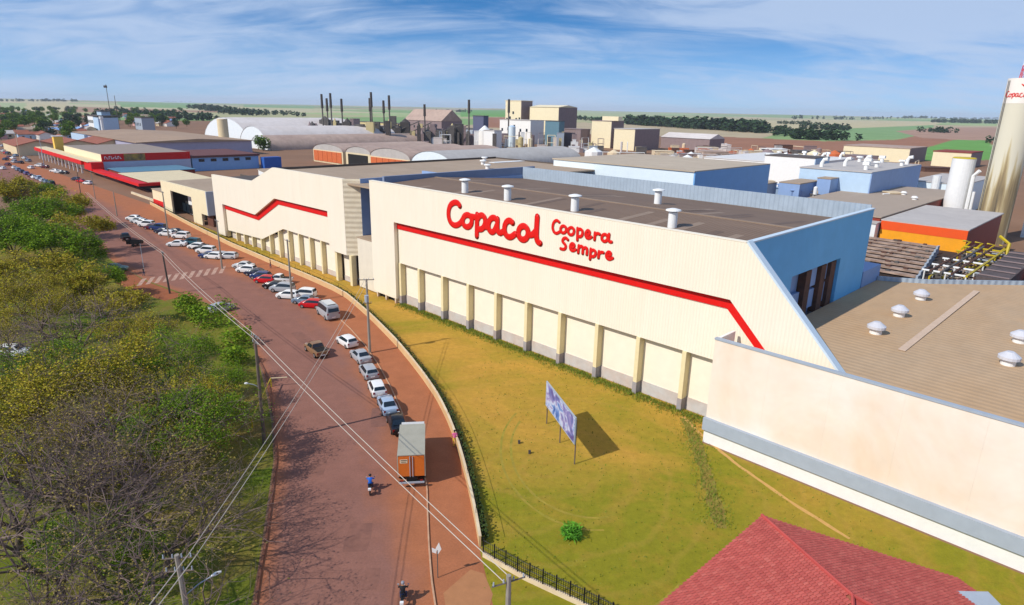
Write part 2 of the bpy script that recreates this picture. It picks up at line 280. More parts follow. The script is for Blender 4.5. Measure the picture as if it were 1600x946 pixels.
WOODS = [([-1215.1, 2550.6], [-627.51, 1586.62], 12, 70), ([-874.15, 2160.58], [-492.08, 1568.7], 8, 30), ([263.56, 1527.39], [407.97, 1099.52], 14, 170), ([450.8, 1216.16], [398.36, 948.48], 8, 40), ([804.6, 2045.84], [868.56, 1946.19], 8, 24), ([615.13, 1390.12], [669.38, 1345.34], 9, 30), ([368.15, 875.7], [411.27, 842.1], 9, 26), ([1629.57, 4007.83], [8679.24, 12023.84], 18, 110), ([-3352.35, 4336.56], [-3492.45, 5309.89], 14, 40), ([-6426.84, 12066.14], [-9078.42, 18732.49], 12, 20), ([2195.69, 3499.39], [2546.86, 3520.75], 14, 70), ([-937.52, 1555.92], [-509.37, 1109.51], 9, 60), ([179.88, 1988.3], [254.51, 1715.84], 9, 20), ([617.3, 845.24], [663.38, 862.82], 10, 10), ([846.36, 1373.97], [849.74, 1307.33], 8, 14), ([-511.62, 3210.42], [-251.31, 3964.27], 10, 24)]
BG = [('cream_tower', -388.7, -366.7, 404.3, 420.1, 38.4), ('cream_block', -360.0, -322.4, 409.7, 436.3, 33.1), ('white_plant', -366.8, -326.2, 376.1, 394.0, 20.9), ('cream_annex', -274.5, -253.2, 400.3, 418.0, 22.4), ('cream_store', -242.3, -221.5, 390.4, 426.4, 16.8), ('purple_shed', -301.3, -278.0, 389.5, 402.5, 14.7), ('dark_tower', -358.5, -344.6, 335.1, 360.1, 24.2), ('kiosk_shed', -365.4, -346.9, 285.0, 294.7, 7.8), ('brown_warehouse', -237.1, -189.2, 453.8, 479.4, 9.5), ('plant_hall', -544.5, -475.9, 391.9, 421.1, 16.2), ('yellow_plant', -572.8, -491.3, 348.0, 360.9, 13.1), ('grey_plant', -423.2, -379.8, 358.5, 379.1, 11.2), ('cream_row', -84.8, -40.5, 465.5, 507.9, 9.7), ('cream_wall_store', -23.4, -1.8, 453.6, 486.7, 9.4), ('small_white', -311.7, -299.1, 306.1, 314.5, 13.6), ('teal_plant', -303.1, -286.9, 370.8, 395.8, 21.4)]
HOUSES = [(-606.1, 774.9), (-784.6, 1445.3), (-706.8, 1069.8), (-478.5, 744.5), (-805.9, 1027.7), (-391.6, 545.8), (-749.2, 1292.4), (-769.8, 1348.0), (-435.5, 549.1), (-778.8, 1065.5), (-378.5, 529.2), (-436.1, 676.5), (-393.2, 532.7), (-586.8, 1074.9), (-986.9, 1321.2), (-498.6, 703.3), (-504.0, 637.2), (-671.2, 963.3), (-482.2, 849.9), (-557.9, 792.3), (-925.2, 1771.6), (-460.9, 585.0), (-501.2, 725.1), (-1036.4, 1322.3), (-451.2, 610.7), (-635.3, 913.6), (-404.0, 622.1), (-464.4, 608.6), (-410.1, 522.9), (-682.7, 893.5), (-636.5, 993.7), (-804.6, 1147.0), (-875.2, 1142.5), (-1012.9, 1364.1), (-726.1, 1071.2), (-572.9, 860.7), (-416.4, 534.7), (-589.3, 754.2), (-772.7, 1380.3), (-614.8, 808.2), (-427.3, 567.8), (-577.2, 813.4), (-470.3, 896.8), (-424.1, 643.6), (-664.9, 1010.1), (-362.1, 523.7), (-623.5, 954.7), (-740.7, 969.4), (-421.0, 606.5), (-449.2, 648.3), (-563.2, 715.1), (-476.2, 658.2), (-398.8, 598.3), (-474.9, 681.7), (-404.5, 579.8), (-503.4, 775.2), (-464.5, 868.0), (-741.1, 1257.4), (-540.8, 888.7), (-868.4, 1113.6), (-460.1, 685.4), (-726.5, 1101.0), (-898.5, 1163.3), (-1031.6, 1405.9), (-598.7, 903.4), (-648.2, 821.3), (-606.5, 849.8), (-516.7, 911.3), (-596.5, 956.6), (-989.1, 1817.5), (-541.4, 711.0), (-578.6, 841.7), (-703.6, 967.9), (-514.2, 979.5), (-673.3, 1074.8), (-447.6, 855.3), (-651.8, 964.5), (-513.5, 677.3), (-653.6, 1135.0), (-839.7, 1175.1), (-573.3, 1102.4), (-518.6, 830.4), (-808.0, 1380.1), (-609.4, 1047.0), (-534.4, 753.0), (-612.4, 923.9), (-766.8, 985.3), (-371.3, 554.8), (-602.9, 880.8), (-690.2, 1240.1)]
TOWN_TREES = [(-437.3, 565.4), (-542.5, 934.9), (-833.2, 1622.4), (-665.0, 1041.2), (-535.5, 719.2), (-1025.0, 1888.9), (-422.3, 583.6), (-486.7, 620.5), (-1102.3, 1915.1), (-724.6, 1355.5), (-892.9, 1558.7), (-382.5, 542.2), (-522.8, 700.9), (-901.9, 1361.4), (-1132.2, 1889.8), (-686.0, 907.2), (-1174.2, 1536.9), (-857.0, 1638.1), (-693.3, 1053.0), (-521.2, 855.8), (-538.7, 1063.3), (-493.9, 637.2), (-512.0, 686.6), (-444.7, 621.5), (-933.2, 1478.1), (-672.9, 936.9), (-807.8, 1427.5), (-503.4, 657.2), (-1022.0, 1346.6), (-750.8, 1232.7), (-476.3, 905.9), (-979.5, 1271.4), (-1019.1, 1416.9), (-859.5, 1590.2), (-619.0, 1030.4), (-708.5, 987.2), (-626.2, 1036.8), (-951.9, 1419.3), (-521.2, 952.4), (-474.4, 775.2), (-561.9, 992.2), (-1236.9, 1635.4), (-1206.2, 1664.2), (-1259.4, 2258.6), (-559.4, 927.9), (-1013.7, 1568.0), (-949.6, 1282.8), (-636.7, 941.7), (-822.7, 1574.0), (-765.2, 1075.6), (-769.6, 1041.0), (-586.4, 815.7), (-367.2, 538.0), (-471.6, 670.1), (-836.4, 1472.7), (-1248.9, 1722.5), (-1101.6, 1536.9), (-708.1, 1043.5), (-720.7, 1113.5), (-825.9, 1118.6), (-1199.4, 2430.8), (-1161.9, 1753.5), (-642.7, 1016.2), (-1137.6, 1501.5), (-1040.6, 2058.4), (-1170.3, 1642.3), (-1121.9, 1682.9), (-638.5, 896.6), (-1159.2, 1670.5), (-397.5, 507.5), (-577.4, 784.6), (-528.7, 790.3), (-752.7, 986.8), (-567.3, 748.6), (-405.8, 790.9), (-728.1, 1373.4), (-581.8, 741.0), (-492.6, 765.0), (-482.2, 711.7), (-598.1, 858.3), (-721.6, 1338.0), (-750.0, 995.6), (-458.2, 598.1), (-619.3, 1142.6), (-1107.2, 1482.3), (-1085.0, 1522.8), (-498.8, 754.1), (-1141.0, 1602.3), (-764.5, 1050.4), (-1032.1, 1531.4), (-456.3, 809.4), (-445.5, 793.1), (-964.5, 1435.9), (-946.1, 1233.5), (-1129.9, 1613.8), (-1197.6, 1540.7), (-702.6, 937.5), (-757.1, 1254.3), (-647.6, 981.8), (-1273.2, 1855.3), (-974.5, 1714.8), (-863.1, 1375.1), (-530.3, 920.8), (-744.0, 988.5), (-481.1, 935.6), (-582.6, 884.5), (-981.3, 1615.4), (-529.3, 972.5), (-820.3, 1225.7), (-861.8, 1224.4), (-628.3, 1014.3), (-714.7, 1271.7), (-783.8, 1149.5), (-936.8, 1406.1), (-479.0, 888.0), (-950.0, 1225.2), (-479.2, 628.6), (-740.1, 1431.3), (-612.9, 1117.0), (-1275.6, 1897.0), (-480.5, 755.0), (-665.3, 907.3), (-1228.1, 1779.0), (-649.8, 935.0), (-351.3, 521.5), (-500.2, 734.1), (-487.7, 833.0), (-1094.6, 1562.3), (-710.6, 932.1), (-647.2, 1128.7), (-635.8, 1249.5), (-1034.6, 1811.0), (-431.5, 759.4), (-567.9, 780.9), (-685.9, 1322.9), (-422.2, 850.0), (-1298.4, 1945.7), (-877.7, 1310.6), (-1007.3, 1503.0), (-468.7, 804.2), (-584.3, 1018.6), (-723.6, 1388.6), (-767.9, 1103.5), (-733.8, 1316.8), (-559.7, 725.3), (-547.9, 961.0), (-611.5, 1184.4), (-506.4, 717.0), (-742.8, 1494.3), (-1049.0, 1349.9), (-464.0, 746.8), (-893.9, 1221.6), (-611.1, 792.2), (-470.5, 651.0), (-485.5, 904.8), (-902.3, 1192.5), (-1078.7, 1459.7), (-1064.7, 1410.0), (-888.9, 1157.8), (-669.3, 876.2), (-615.8, 984.8), (-455.5, 671.2), (-985.7, 1960.1), (-1005.9, 1442.2), (-646.2, 1002.6), (-727.9, 1081.4), (-694.6, 993.2), (-459.1, 858.5), (-660.1, 852.8), (-483.0, 671.0)]

# ------------------------------------------------------------------ materials
M_CREAM = mat('cream_sheet_cladding', '#f0e5d0', .6, .035, .9, stretch=(1, 1, .12), col2='#eadcc2', scale2=.35, amt2=.25, ribs=(0, .36, .35), dirt=('#c9b79a', 1.2))
M_CREAMP = mat('cream_painted_concrete', '#efe4cf', .75, .05, .7, dirt=('#b98f6c', 1.0))
M_COL = mat('cream_column_paint', '#e3d3a6', .75, .06, 1.5)
M_GREYB = mat('grey_painted_base', '#9a9a9c', .8, .12, 1.2, col2='#a97c62', scale2=.4, amt2=.25)
M_RED = mat('red_paint', '#d81410', .5, .05, 1)
M_SIGNRED = mat('sign_red', '#dc1a14', .4, .03, 1)
M_ROOFD = mat('brown_metal_roof', '#806956', .7, .12, .5, col2='#6e5a4c', scale2=.12, amt2=.4, stretch=(.25, 1, 1), ribs=(0, .5, .5))
M_ROOFT = mat('tan_metal_roof', '#b09a82', .7, .1, .6, col2='#9d866e', scale2=.15, amt2=.4, stretch=(.3, 1, 1), ribs=(0, .5, .5))
M_ROOFS = mat('sand_coated_roof', '#b89e80', .8, .09, .6, col2='#c0976a', scale2=.07, amt2=.4, ribs=(1, .9, .3), stretch=(1, .5, 1))
M_ROOFG = mat('pale_grey_roof', '#c0b8b0', .75, .08, .5, col2='#aaa29c', scale2=.1, amt2=.4)
M_ROOFDK = mat('dark_roof', '#5a5048', .75, .12, .5)
M_GALV = mat('galvanised_sheet', '#a7b4c0', .5, .1, .8, ribs=(0, .7, .9), col2='#93a2ae', scale2=.3, amt2=.3)
M_BLUEW = mat('shade_blue_wall', '#70bbe8', .6, .06, .4, col2='#5fabdc', scale2=.1, amt2=.4)  # blue of the shaded end wall put into its base colour
M_PALEB = mat('pale_blue_panel', '#dbe6ea', .55, .05, .5, ribs=(0, 1.2, .12))
M_PALEB2 = mat('light_blue_panel', '#b3cade', .55, .06, .5)
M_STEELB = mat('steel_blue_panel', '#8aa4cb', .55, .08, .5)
M_WHITE = mat('white_paint', '#e9e8e4', .55, .05, 1.2)
M_WHITEW = mat('white_wall', '#ece9e2', .75, .06, .6, dirt=('#d8c4a8', .8))
M_LOWW = mat('weathered_white_wall', '#efe7dc', .8, .05, .5, col2='#e6ccb0', scale2=.11, amt2=.7)
M_LEDGE = mat('grey_blue_ledge', '#a3acb6', .8, .08, 1.0)
M_BLACK = mat('black_paint', '#1b1b1c', .5, .1, 2)
M_DARK = mat('shade_and_bed_dark', '#23211f', .8, .1, 1)  # near-black standing for shade in openings; also colours pickup load beds
M_GLASS = mat('dark_glass', '#1d2730', .12, .05, 1, spec=.6)
M_CONC = mat('grey_concrete', '#9b948a', .85, .15, 2, col2='#85796c', scale2=.8, amt2=.4)
M_COPE = mat('pale_coping', '#e0cfae', .85, .1, 1.5, col2='#b98f66', scale2=.6, amt2=.3)
M_RUST = mat('rusty_steel', '#6d4736', .8, .25, 1.5, col2='#3f3632', scale2=.9, amt2=.5)
M_ORANGE = mat('orange_paint', '#e8561c', .6, .06, .6)
M_YELLOW = mat('yellow_orange_paint', '#f0a01e', .6, .08, .6)
M_YELP = mat('yellow_pipe_paint', '#bda51e', .5, .1, 1)
M_BRICKR = mat('brick_red_paint', '#8c3a2c', .7, .1, .6)
M_TAN = mat('beige_render', '#d9c7a2', .8, .08, .5)
M_CREAMB = mat('cream_metal_block', '#e8d9b4', .7, .05, .4)
M_PURPLE = mat('brown_grey_cladding', '#8d7a78', .75, .12, .4)
M_STEEL = mat('weathered_plant_steel', '#6c655f', .7, .2, .7, col2='#4c4845', scale2=.3, amt2=.5)
M_STACK = mat('dark_stack_steel', '#4a4441', .7, .15, .5)
M_WARM = mat('vault_sheet_roof', '#d9d0ca', .75, .1, .3, ribs=(1, 2.4, .35), col2='#c7bab0', scale2=.06, amt2=.5)
M_WARM2 = mat('brown_vault_roof', '#b79f8e', .8, .18, .3, ribs=(1, 2.4, .35), col2='#a0867a', scale2=.06, amt2=.5)
M_VAULTG = mat('grey_vault_roof', '#b9b4ae', .7, .1, .4, ribs=(1, 2.4, .35), col2='#a49d95', scale2=.08, amt2=.4)
M_VEND = mat('white_vault_gable', '#dfe4e6', .7, .05, .4)
M_TILE = mat('red_roof_tile', '#b9514a', .8, .14, 2.5, col2='#a8433d', scale2=.5, amt2=.4)
M_TILEH = mat('clay_roof_tile', '#a2604a', .85, .2, .6, col2='#80503f', scale2=.3, amt2=.5)
M_SILO = mat('stained_concrete', '#d8d0b8', .85, .06, .25)
M_ROADW = mat('white_road_paint', '#c4a590', .8, .15, 1.5, col2='#98695a', scale2=1.2, amt2=.55)
M_KERB = mat('concrete_kerb', '#b07f60', .85, .15, 1.5, col2='#d9b795', scale2=.8, amt2=.4)
M_WOOD = mat('pole_wood', '#6d5f55', .85, .15, 2)
M_WIRE = mat('aluminium_cable', '#c4b8a8', .6, .05, 3)
M_BARK = mat('bark', '#57493d', .9, .2, 3, col2='#6f6258', scale2=1.2, amt2=.5)
M_TWIG = mat('twig_bark', '#84706a', .9, .15, 3, col2='#5f5049', scale2=.5, amt2=.4)

# ------------------------------------------------------------------ ground to the horizon
FC = {'green': '#7f9c68', 'green2': '#6b9a4c', 'tan': '#bdb08a', 'brown': '#9a6d55', 'pink': '#a88672', 'palegreen': '#a3ab7e'}
def hills(x, y):
    r = np.hypot(x, y)
    k = np.clip((r - 900) / 2500, 0, 1); k = k * k * (3 - 2 * k)
    h = 5 * np.sin(x / 730. + 1) * np.cos(y / 910.) + 4 * np.sin((x + y) / 1400.) + 6 * np.clip((r - 3000) / 7000, 0, 1)
    return h * k
def in_poly(x, y, P):
    ins = np.zeros(x.shape, bool); n = len(P)
    for i in range(n):
        x1, y1 = P[i]; x2, y2 = P[(i + 1) % n]
        c = ((y1 > y) != (y2 > y)); dy = (y2 - y1) if y2 != y1 else 1e-9
        ins ^= c & (x < (x2 - x1) * (y - y1) / dy + x1)
    return ins
def build_ground():
    th = np.concatenate([np.linspace(R(44), R(136), 640), np.linspace(R(136), R(404), 60)[1:-1]])
    rr = np.concatenate([[2, 40, 90, 150, 210, 280, 350, 420], np.exp(np.linspace(math.log(460), math.log(13000), 210))])
    nT, nR = len(th), len(rr)
    X = np.outer(rr, np.cos(th)); Y = np.outer(rr, np.sin(th)); Z = hills(X, Y)
    v = np.stack([X, Y, Z], -1).reshape(-1, 3)
    i = np.arange(nR - 1)[:, None] * nT; j = np.arange(nT)[None, :]; j2 = (j + 1) % nT
    q = np.stack([i + j, i + nT + j, i + nT + j2, i + j2], -1).reshape(-1, 4)
    centre = len(v); v = np.vstack([v, [[0, 0, 0]]])
    me = bpy.data.meshes.new('ground')
    tri = np.stack([np.full(nT, centre), np.arange(nT), (np.arange(nT) + 1) % nT], -1)
    loops = np.concatenate([q.ravel(), tri.ravel()])
    starts = np.concatenate([np.arange(len(q)) * 4, len(q) * 4 + np.arange(nT) * 3])
    me.vertices.add(len(v)); me.vertices.foreach_set('co', v.ravel())
    me.loops.add(len(loops)); me.loops.foreach_set('vertex_index', loops.astype(np.int32))
    me.polygons.add(len(starts)); me.polygons.foreach_set('loop_start', starts.astype(np.int32))
    me.update(calc_edges=True)
    # the colour of each field is the crop that stands on it
    x, y = v[:, 0], v[:, 1]; r = np.hypot(x, y)
    a = R(24); xr = x * math.cos(a) - y * math.sin(a); yr = x * math.sin(a) + y * math.cos(a)
    cx = np.floor((xr + 60 * np.sin(yr / 500.)) / 520.); cy = np.floor((yr + 80 * np.sin(xr / 700.)) / 760.)
    hsh = np.modf(np.abs(np.sin(cx * 127.1 + cy * 311.7) * 43758.55))[0]
    pal = np.array([lin(h) for h in ('#a9a67c', '#8aa069', '#b3a283', '#9fae78', '#a5846c', '#7f9c62', '#b9b08c')])
    col = pal[np.clip((hsh * len(pal)).astype(int), 0, len(pal) - 1)]
    town = np.array(lin('#8a6a54'))
    tleft = (r < 640) | ((np.arctan2(x, y) < R(-16)) & (r < 1250)) | ((np.abs(np.arctan2(x, y)) < R(17)) & (r < 900))
    col[tleft] = town
    for name, P in FIELDS:
        col[in_poly(x, y, P) & (r > 500)] = lin(FC[name])
    ca = me.color_attributes.new('field', 'FLOAT_COLOR', 'POINT')
    ca.data.foreach_set('color', np.hstack([col, np.ones((len(col), 1))]).astype(np.float32).ravel())
    me.materials.append(mat('field_soil', '#8a6a54', .95, .16, .02, attr='field', world=True, spec=.1))
    o = bpy.data.objects.new('ground', me); C.objects.link(o); tag(o, kind='structure', label='flat farmland and town ground reaching the horizon')
build_ground()

def zsheet(name, poly, z, m_, label=None, kind='structure'):
    b = MB(); b.face([(x, y, z) for x, y in poly]); o = b.build(name, m_, fix=True)
    if o.data.polygons[0].normal.z < 0: o.data.flip_normals()
    tag(o, kind=kind, label=label); return o
# road: one sheet from the park side to the lawn wall, redder with dust towards the parked cars
LEFT = [(-13.5, -10), (-14.5, 20), (-16.7, 35.1), (-18.3, 41), (-21.7, 52.8), (-24.5, 60), (-27.4, 66.4), (-31, 74), (-37.6, 87), (-47, 98.5), (-57, 106.5), (-67.9, 114.5), (-82, 128), (-97, 145), (-135, 183), (-182, 230), (-300, 345), (-440, 480), (-560, 600)]
RIGHT = [(4, -10), (1.5, 20), (-.3, 34), (-1.2, 38.5)] + [tuple(p) for p in reversed(WALL)][0:] + [(-170, 256), (-250, 333), (-400, 480), (-520, 600)]
def resample(P, n):
    P = [Vector(p) for p in P]; L = [0]
    for a, b in zip(P[:-1], P[1:]): L.append(L[-1] + (b - a).length)
    out = []
    k = 0
    for i in range(n):
        t = L[-1] * i / (n - 1)
        while k < len(L) - 2 and L[k + 1] < t: k += 1
        out.append(P[k].lerp(P[k + 1], (t - L[k]) / max(L[k + 1] - L[k], 1e-9)))
    return out
def strip_sheet(name, A, B, n, k, z, m_, fn):
    A = resample(A, n); B = resample(B, n)
    v = []; cols = []
    for i in range(n):
        for j in range(k + 1):
            p = A[i].lerp(B[i], j / k); v.append((p.x, p.y, z)); cols.append(fn(i / (n - 1), j / k))
    f_ = [(i * (k + 1) + j, i * (k + 1) + j + 1, (i + 1) * (k + 1) + j + 1, (i + 1) * (k + 1) + j) for i in range(n - 1) for j in range(k)]
    me = bpy.data.meshes.new(name); me.from_pydata(v, [], f_); me.update()
    ca = me.color_attributes.new('dust', 'FLOAT_COLOR', 'POINT')
    ca.data.foreach_set('color', [c for q in cols for c in (q, q, q, 1)])
    me.materials.append(m_)
    o = bpy.data.objects.new(name, me); C.objects.link(o); tag(o, kind='structure')
    if me.polygons[0].normal.z < 0: me.flip_normals()
    return o
def road_mat():
    mt = bpy.data.materials.new('dusty_asphalt'); mt.use_nodes = True
    t = mt.node_tree; n = t.nodes; l = t.links; b = n['Principled BSDF']; b.inputs['Roughness'].default_value = .92; b.inputs['Specular IOR Level'].default_value = .15
    g = n.new('ShaderNodeNewGeometry'); at = n.new('ShaderNodeVertexColor'); at.layer_name = 'dust'
    def noise(s, d=6, ro=.62):
        x = n.new('ShaderNodeTexNoise'); x.inputs['Scale'].default_value = s; x.inputs['Detail'].default_value = d; x.inputs['Roughness'].default_value = ro; l.new(g.outputs['Position'], x.inputs['Vector']); return x.outputs[0]
    def mth(op, a, b_):
        x = n.new('ShaderNodeMath'); x.operation = op
        for i, q in enumerate((a, b_)):
            if isinstance(q, (int, float)): x.inputs[i].default_value = q
            else: l.new(q, x.inputs[i])
        return x.outputs[0]
    def mix_(f_, a, b_, mode='MIX'):
        x = n.new('ShaderNodeMixRGB'); x.blend_type = mode
        for i, q in enumerate((f_, a, b_)):
            if isinstance(q, (int, float)): x.inputs[i].default_value = q
            elif isinstance(q, tuple): x.inputs[i].default_value = q + (1,)
            else: l.new(q, x.inputs[i])
        return x.outputs[0]
    mr = n.new('ShaderNodeMapRange'); l.new(mth('ADD', at.outputs[0], mth('MULTIPLY', mth('SUBTRACT', noise(.12), .5), .9)), mr.inputs['Value'])
    mr.inputs['From Min'].default_value = .2; mr.inputs['From Max'].default_value = .8
    c = mix_(mr.outputs[0], lin('#8e6355'), lin('#a96a48'))
    mr2 = n.new('ShaderNodeMapRange'); l.new(noise(.5, 8, .7), mr2.inputs['Value']); mr2.inputs['From Min'].default_value = .3; mr2.inputs['From Max'].default_value = .7; mr2.inputs['To Min'].default_value = .88; mr2.inputs['To Max'].default_value = 1.1
    c = mix_(1.0, c, mr2.outputs[0], 'MULTIPLY')
    mr3 = n.new('ShaderNodeMapRange'); l.new(noise(6, 5, .7), mr3.inputs['Value']); mr3.inputs['From Min'].default_value = .3; mr3.inputs['From Max'].default_value = .7; mr3.inputs['To Min'].default_value = .86; mr3.inputs['To Max'].default_value = 1.12
    c = mix_(1.0, c, mr3.outputs[0], 'MULTIPLY')
    l.new(c, b.inputs['Base Color'])
    bm = n.new('ShaderNodeBump'); bm.inputs['Strength'].default_value = .25; bm.inputs['Distance'].default_value = .03; l.new(noise(9), bm.inputs['Height']); l.new(bm.outputs[0], b.inputs['Normal'])
    return mt
def dustf(i, j):
    lane = .10 * math.cos((j - .07) * 2 * math.pi * 5.2) if .1 < j < .6 else 0      # wheel tracks swept clear of dust
    return max(0, min(1, (j - .42) * 2.6)) + (max(0, .12 - j) * 6) + lane + .06 * math.sin(i * 37 + j * 9)
tag(strip_sheet('road', LEFT, RIGHT, 160, 28, .012, road_mat(), dustf), label='wide reddish street with dusty asphalt curving past the factory')

def grass_mat(name, c1, c2, c3, s1=.05, s2=.3, lo=.42, hi=.6, tracks=False):
    mt = bpy.data.materials.new(name); mt.use_nodes = True
    t = mt.node_tree; n = t.nodes; l = t.links; b = n['Principled BSDF']; b.inputs['Roughness'].default_value = .95; b.inputs['Specular IOR Level'].default_value = .1
    g = n.new('ShaderNodeNewGeometry')
    def noise(s, d=6, ro=.62, dis=0):
        x = n.new('ShaderNodeTexNoise'); x.inputs['Scale'].default_value = s; x.inputs['Detail'].default_value = d; x.inputs['Roughness'].default_value = ro; x.inputs['Distortion'].default_value = dis; l.new(g.outputs['Position'], x.inputs['Vector']); return x.outputs[0]
    def rng(v, a, b_, c=0., d=1.):
        x = n.new('ShaderNodeMapRange'); l.new(v, x.inputs['Value'])
        for i, q in (('From Min', a), ('From Max', b_), ('To Min', c), ('To Max', d)): x.inputs[i].default_value = q
        return x.outputs[0]
    def mix_(f_, a, b_, mode='MIX'):
        x = n.new('ShaderNodeMixRGB'); x.blend_type = mode
        for i, q in enumerate((f_, a, b_)):
            if isinstance(q, (int, float)): x.inputs[i].default_value = q
            elif isinstance(q, tuple): x.inputs[i].default_value = q + (1,)
            else: l.new(q, x.inputs[i])
        return x.outputs[0]
    v = noise(s1, 7, .6, .6)
    if tracks:
        # greener where the lawn dips towards the fence and along the building, drier in the middle
        sp = n.new('ShaderNodeSeparateXYZ'); l.new(g.outputs['Position'], sp.inputs[0])
        ad = n.new('ShaderNodeMath'); ad.operation = 'ADD'; l.new(v, ad.inputs[0]); l.new(rng(sp.outputs[1], 38, 62, -.17, .05), ad.inputs[1]); v = ad.outputs[0]
    c = mix_(rng(v, lo, hi), lin(c1), lin(c2))
    c = mix_(rng(noise(s2, 8, .7, .3), .48, .72, 0, .75), c, lin(c3))
    if tracks:
        wv = n.new('ShaderNodeTexWave'); wv.wave_type = 'RINGS'; wv.rings_direction = 'Z'; wv.inputs['Scale'].default_value = .09; wv.inputs['Distortion'].default_value = 6; wv.inputs['Detail'].default_value = 3; wv.inputs['Detail Scale'].default_value = 1.2
        mp_ = n.new('ShaderNodeMapping'); mp_.inputs['Location'].default_value = (-3, -52, 0); l.new(g.outputs['Position'], mp_.inputs[0]); l.new(mp_.outputs[0], wv.inputs['Vector'])
        c = mix_(rng(wv.outputs['Fac'], .84, 1, 0, .16), c, lin('#b98d4a'))
    c = mix_(1.0, c, rng(noise(1.4, 8, .75), .25, .75, .78, 1.2), 'MULTIPLY')
    c = mix_(1.0, c, rng(noise(9, 4, .7), .25, .75, .86, 1.14), 'MULTIPLY')
    l.new(c, b.inputs['Base Color'])
    bm = n.new('ShaderNodeBump'); bm.inputs['Strength'].default_value = .4; bm.inputs['Distance'].default_value = .05; l.new(noise(12), bm.inputs['Height']); l.new(bm.outputs[0], b.inputs['Normal'])
    return mt
fence_uv = [touv(*p) for p in FENCE]
lawn = [tuple(p) for p in WALL] + [tuple(p) for p in FENCE[1:]] + [(8, 30), (40, 5), (80, -20)] + [uv(130, -4).to_2d(), uv(66, -4).to_2d(), uv(66, 1.4).to_2d(), uv(-84, 1.4).to_2d()]
M_LAWN = grass_mat('dry_lawn', '#858022', '#b98f3c', '#a78334', .05, .25, .38, .62, True)
zsheet('lawn', lawn, .016, M_LAWN, 'dry yellow-green lawn between the factory and the street')
zsheet('grass_verge', [(-2.1, 41.0), (-.6, 34), (.2, 20), (9, 20), (8, 31), tuple(FENCE[2]), tuple(FENCE[1])], .020, M_LAWN, 'small dry grass verge outside the fence')
zsheet('sandy_patch', [(-4.3, 36.2), (-2.6, 38.6), (-1.6, 38.2), (-.9, 36.2), (-1.3, 33.6), (-3.6, 33.2)], .024, mat('sandy_soil', '#ae7850', .95, .1, 1.5))
M_PARK = grass_mat('park_grass', '#587018', '#786e2c', '#84623f', .06, .22, .38, .60)
zsheet('park_grass', [(p[0] - .3, p[1]) for p in LEFT[:14]] + [(-240, 215), (-240, 40), (-120, -10)], .008, M_PARK, 'park grass with bare soil under the trees')
# patches of bare red soil at the crosswalk corner
zsheet('soil_patch', [(-56, 105), (-62, 109.5), (-68, 114), (-75, 121), (-77.5, 120), (-72, 112), (-64.5, 106), (-58, 102)], .014, mat('red_soil', '#945636', .95, .18, .3, world=True))
def kerb(name, P, w, h, label):
    b = MB(); P = [Vector(p).to_3d() for p in P]
    L = []; Rr = []
    for i, p in enumerate(P):
        d = (P[min(i + 1, len(P) - 1)] - P[max(i - 1, 0)]).normalized(); nrm_ = Vector((-d.y, d.x, 0)) * w / 2
        L.append(p + nrm_); Rr.append(p - nrm_)
    n = len(P); vs = []
    for i in range(n):
        for q, z in ((L[i], 0), (L[i], h), (Rr[i], h), (Rr[i], 0)): vs.append((q.x, q.y, z))
    fs = [(i * 4 + j, i * 4 + (j + 1) % 4, (i + 1) * 4 + (j + 1) % 4, (i + 1) * 4 + j) for i in range(n - 1) for j in range(4)] + [(0, 1, 2, 3), tuple((n - 1) * 4 + j for j in (3, 2, 1, 0))]
    return b.add(vs, fs)
kr = resample(KERB_R, 60)
tag(kerb('kerb', kr, .12, .12, '').build('kerb', M_KERB), kind='structure', label='pale worn kerb on the parking side of the street')
tag(kerb('kerb', resample([(-14.5, 20)] + KERB_L + [(-33.5, 78.5)], 50), .18, .14, '').build('kerb', mat('stained_kerb', '#7c4f3c', .9, .2, 1.0)), kind='structure', label='soil-stained kerb on the park side of the street')
# zebra crossing: each bar is a painted sheet of its own under one thing
za, zb, zc, zd = [Vector(p) for p in ((-58.3, 126.3), (-56.6, 120.8), (-69.3, 115.3), (-67.6, 110.4))]
zt = thing('zebra_crossing', 'worn white zebra crossing painted across the reddish street', 'crosswalk', ((za.x + zd.x) / 2, (za.y + zd.y) / 2, 0))
ORG[zt.name] = tuple(zt.location)
for k in range(11):
    t0 = k / 10.6; t1 = t0 + .05
    b = MB(); b.face([(*za.lerp(zc, t0), .018), (*za.lerp(zc, t1), .018), (*zb.lerp(zd, t1), .018), (*zb.lerp(zd, t0), .018)])
    o = b.build('painted_bar', M_ROADW, zt)
    if o.data.polygons[0].normal.z < 0: o.data.flip_normals()

# ------------------------------------------------------------------ perimeter wall and fence
wl = gw = thing('perimeter_wall', 'long low cream wall with pale coping curving between street and lawn', 'wall', (WALL[0][0], WALL[0][1], 0)); ORG[wl.name] = tuple(wl.location)
wp = resample([tuple(p) for p in WALL] , 70)
kerb('w', wp, .16, .92, '').build('wall_base', mat('wall_cream', '#d2b486', .85, .08, .8, col2='#c99e68', scale2=.3, amt2=.4), wl)
def raise_(b, z0): b.v = [(x, y, z + z0) for x, y, z in b.v]; return b
raise_(kerb('c', wp, .22, .07, ''), .92).build('coping', M_COPE, wl)
rail = MB(); rail.tube([(p.x, p.y, 1.95) for p in wp], .018, 5)
rail.build('top_rail', M_BLACK, wl)
for k in range(0, 70, 2):
    b = MB(); b.cyl(wp[k].x, wp[k].y, .99, 1.97, .02, n=5); b.build('railing_post', M_BLACK, wl)
fn = thing('picket_fence', 'black metal picket fence on a low cream base beside the verge', 'fence', (FENCE[0][0], FENCE[0][1], 0)); ORG[fn.name] = tuple(fn.location)
fp = resample([tuple(p) for p in FENCE], 62)
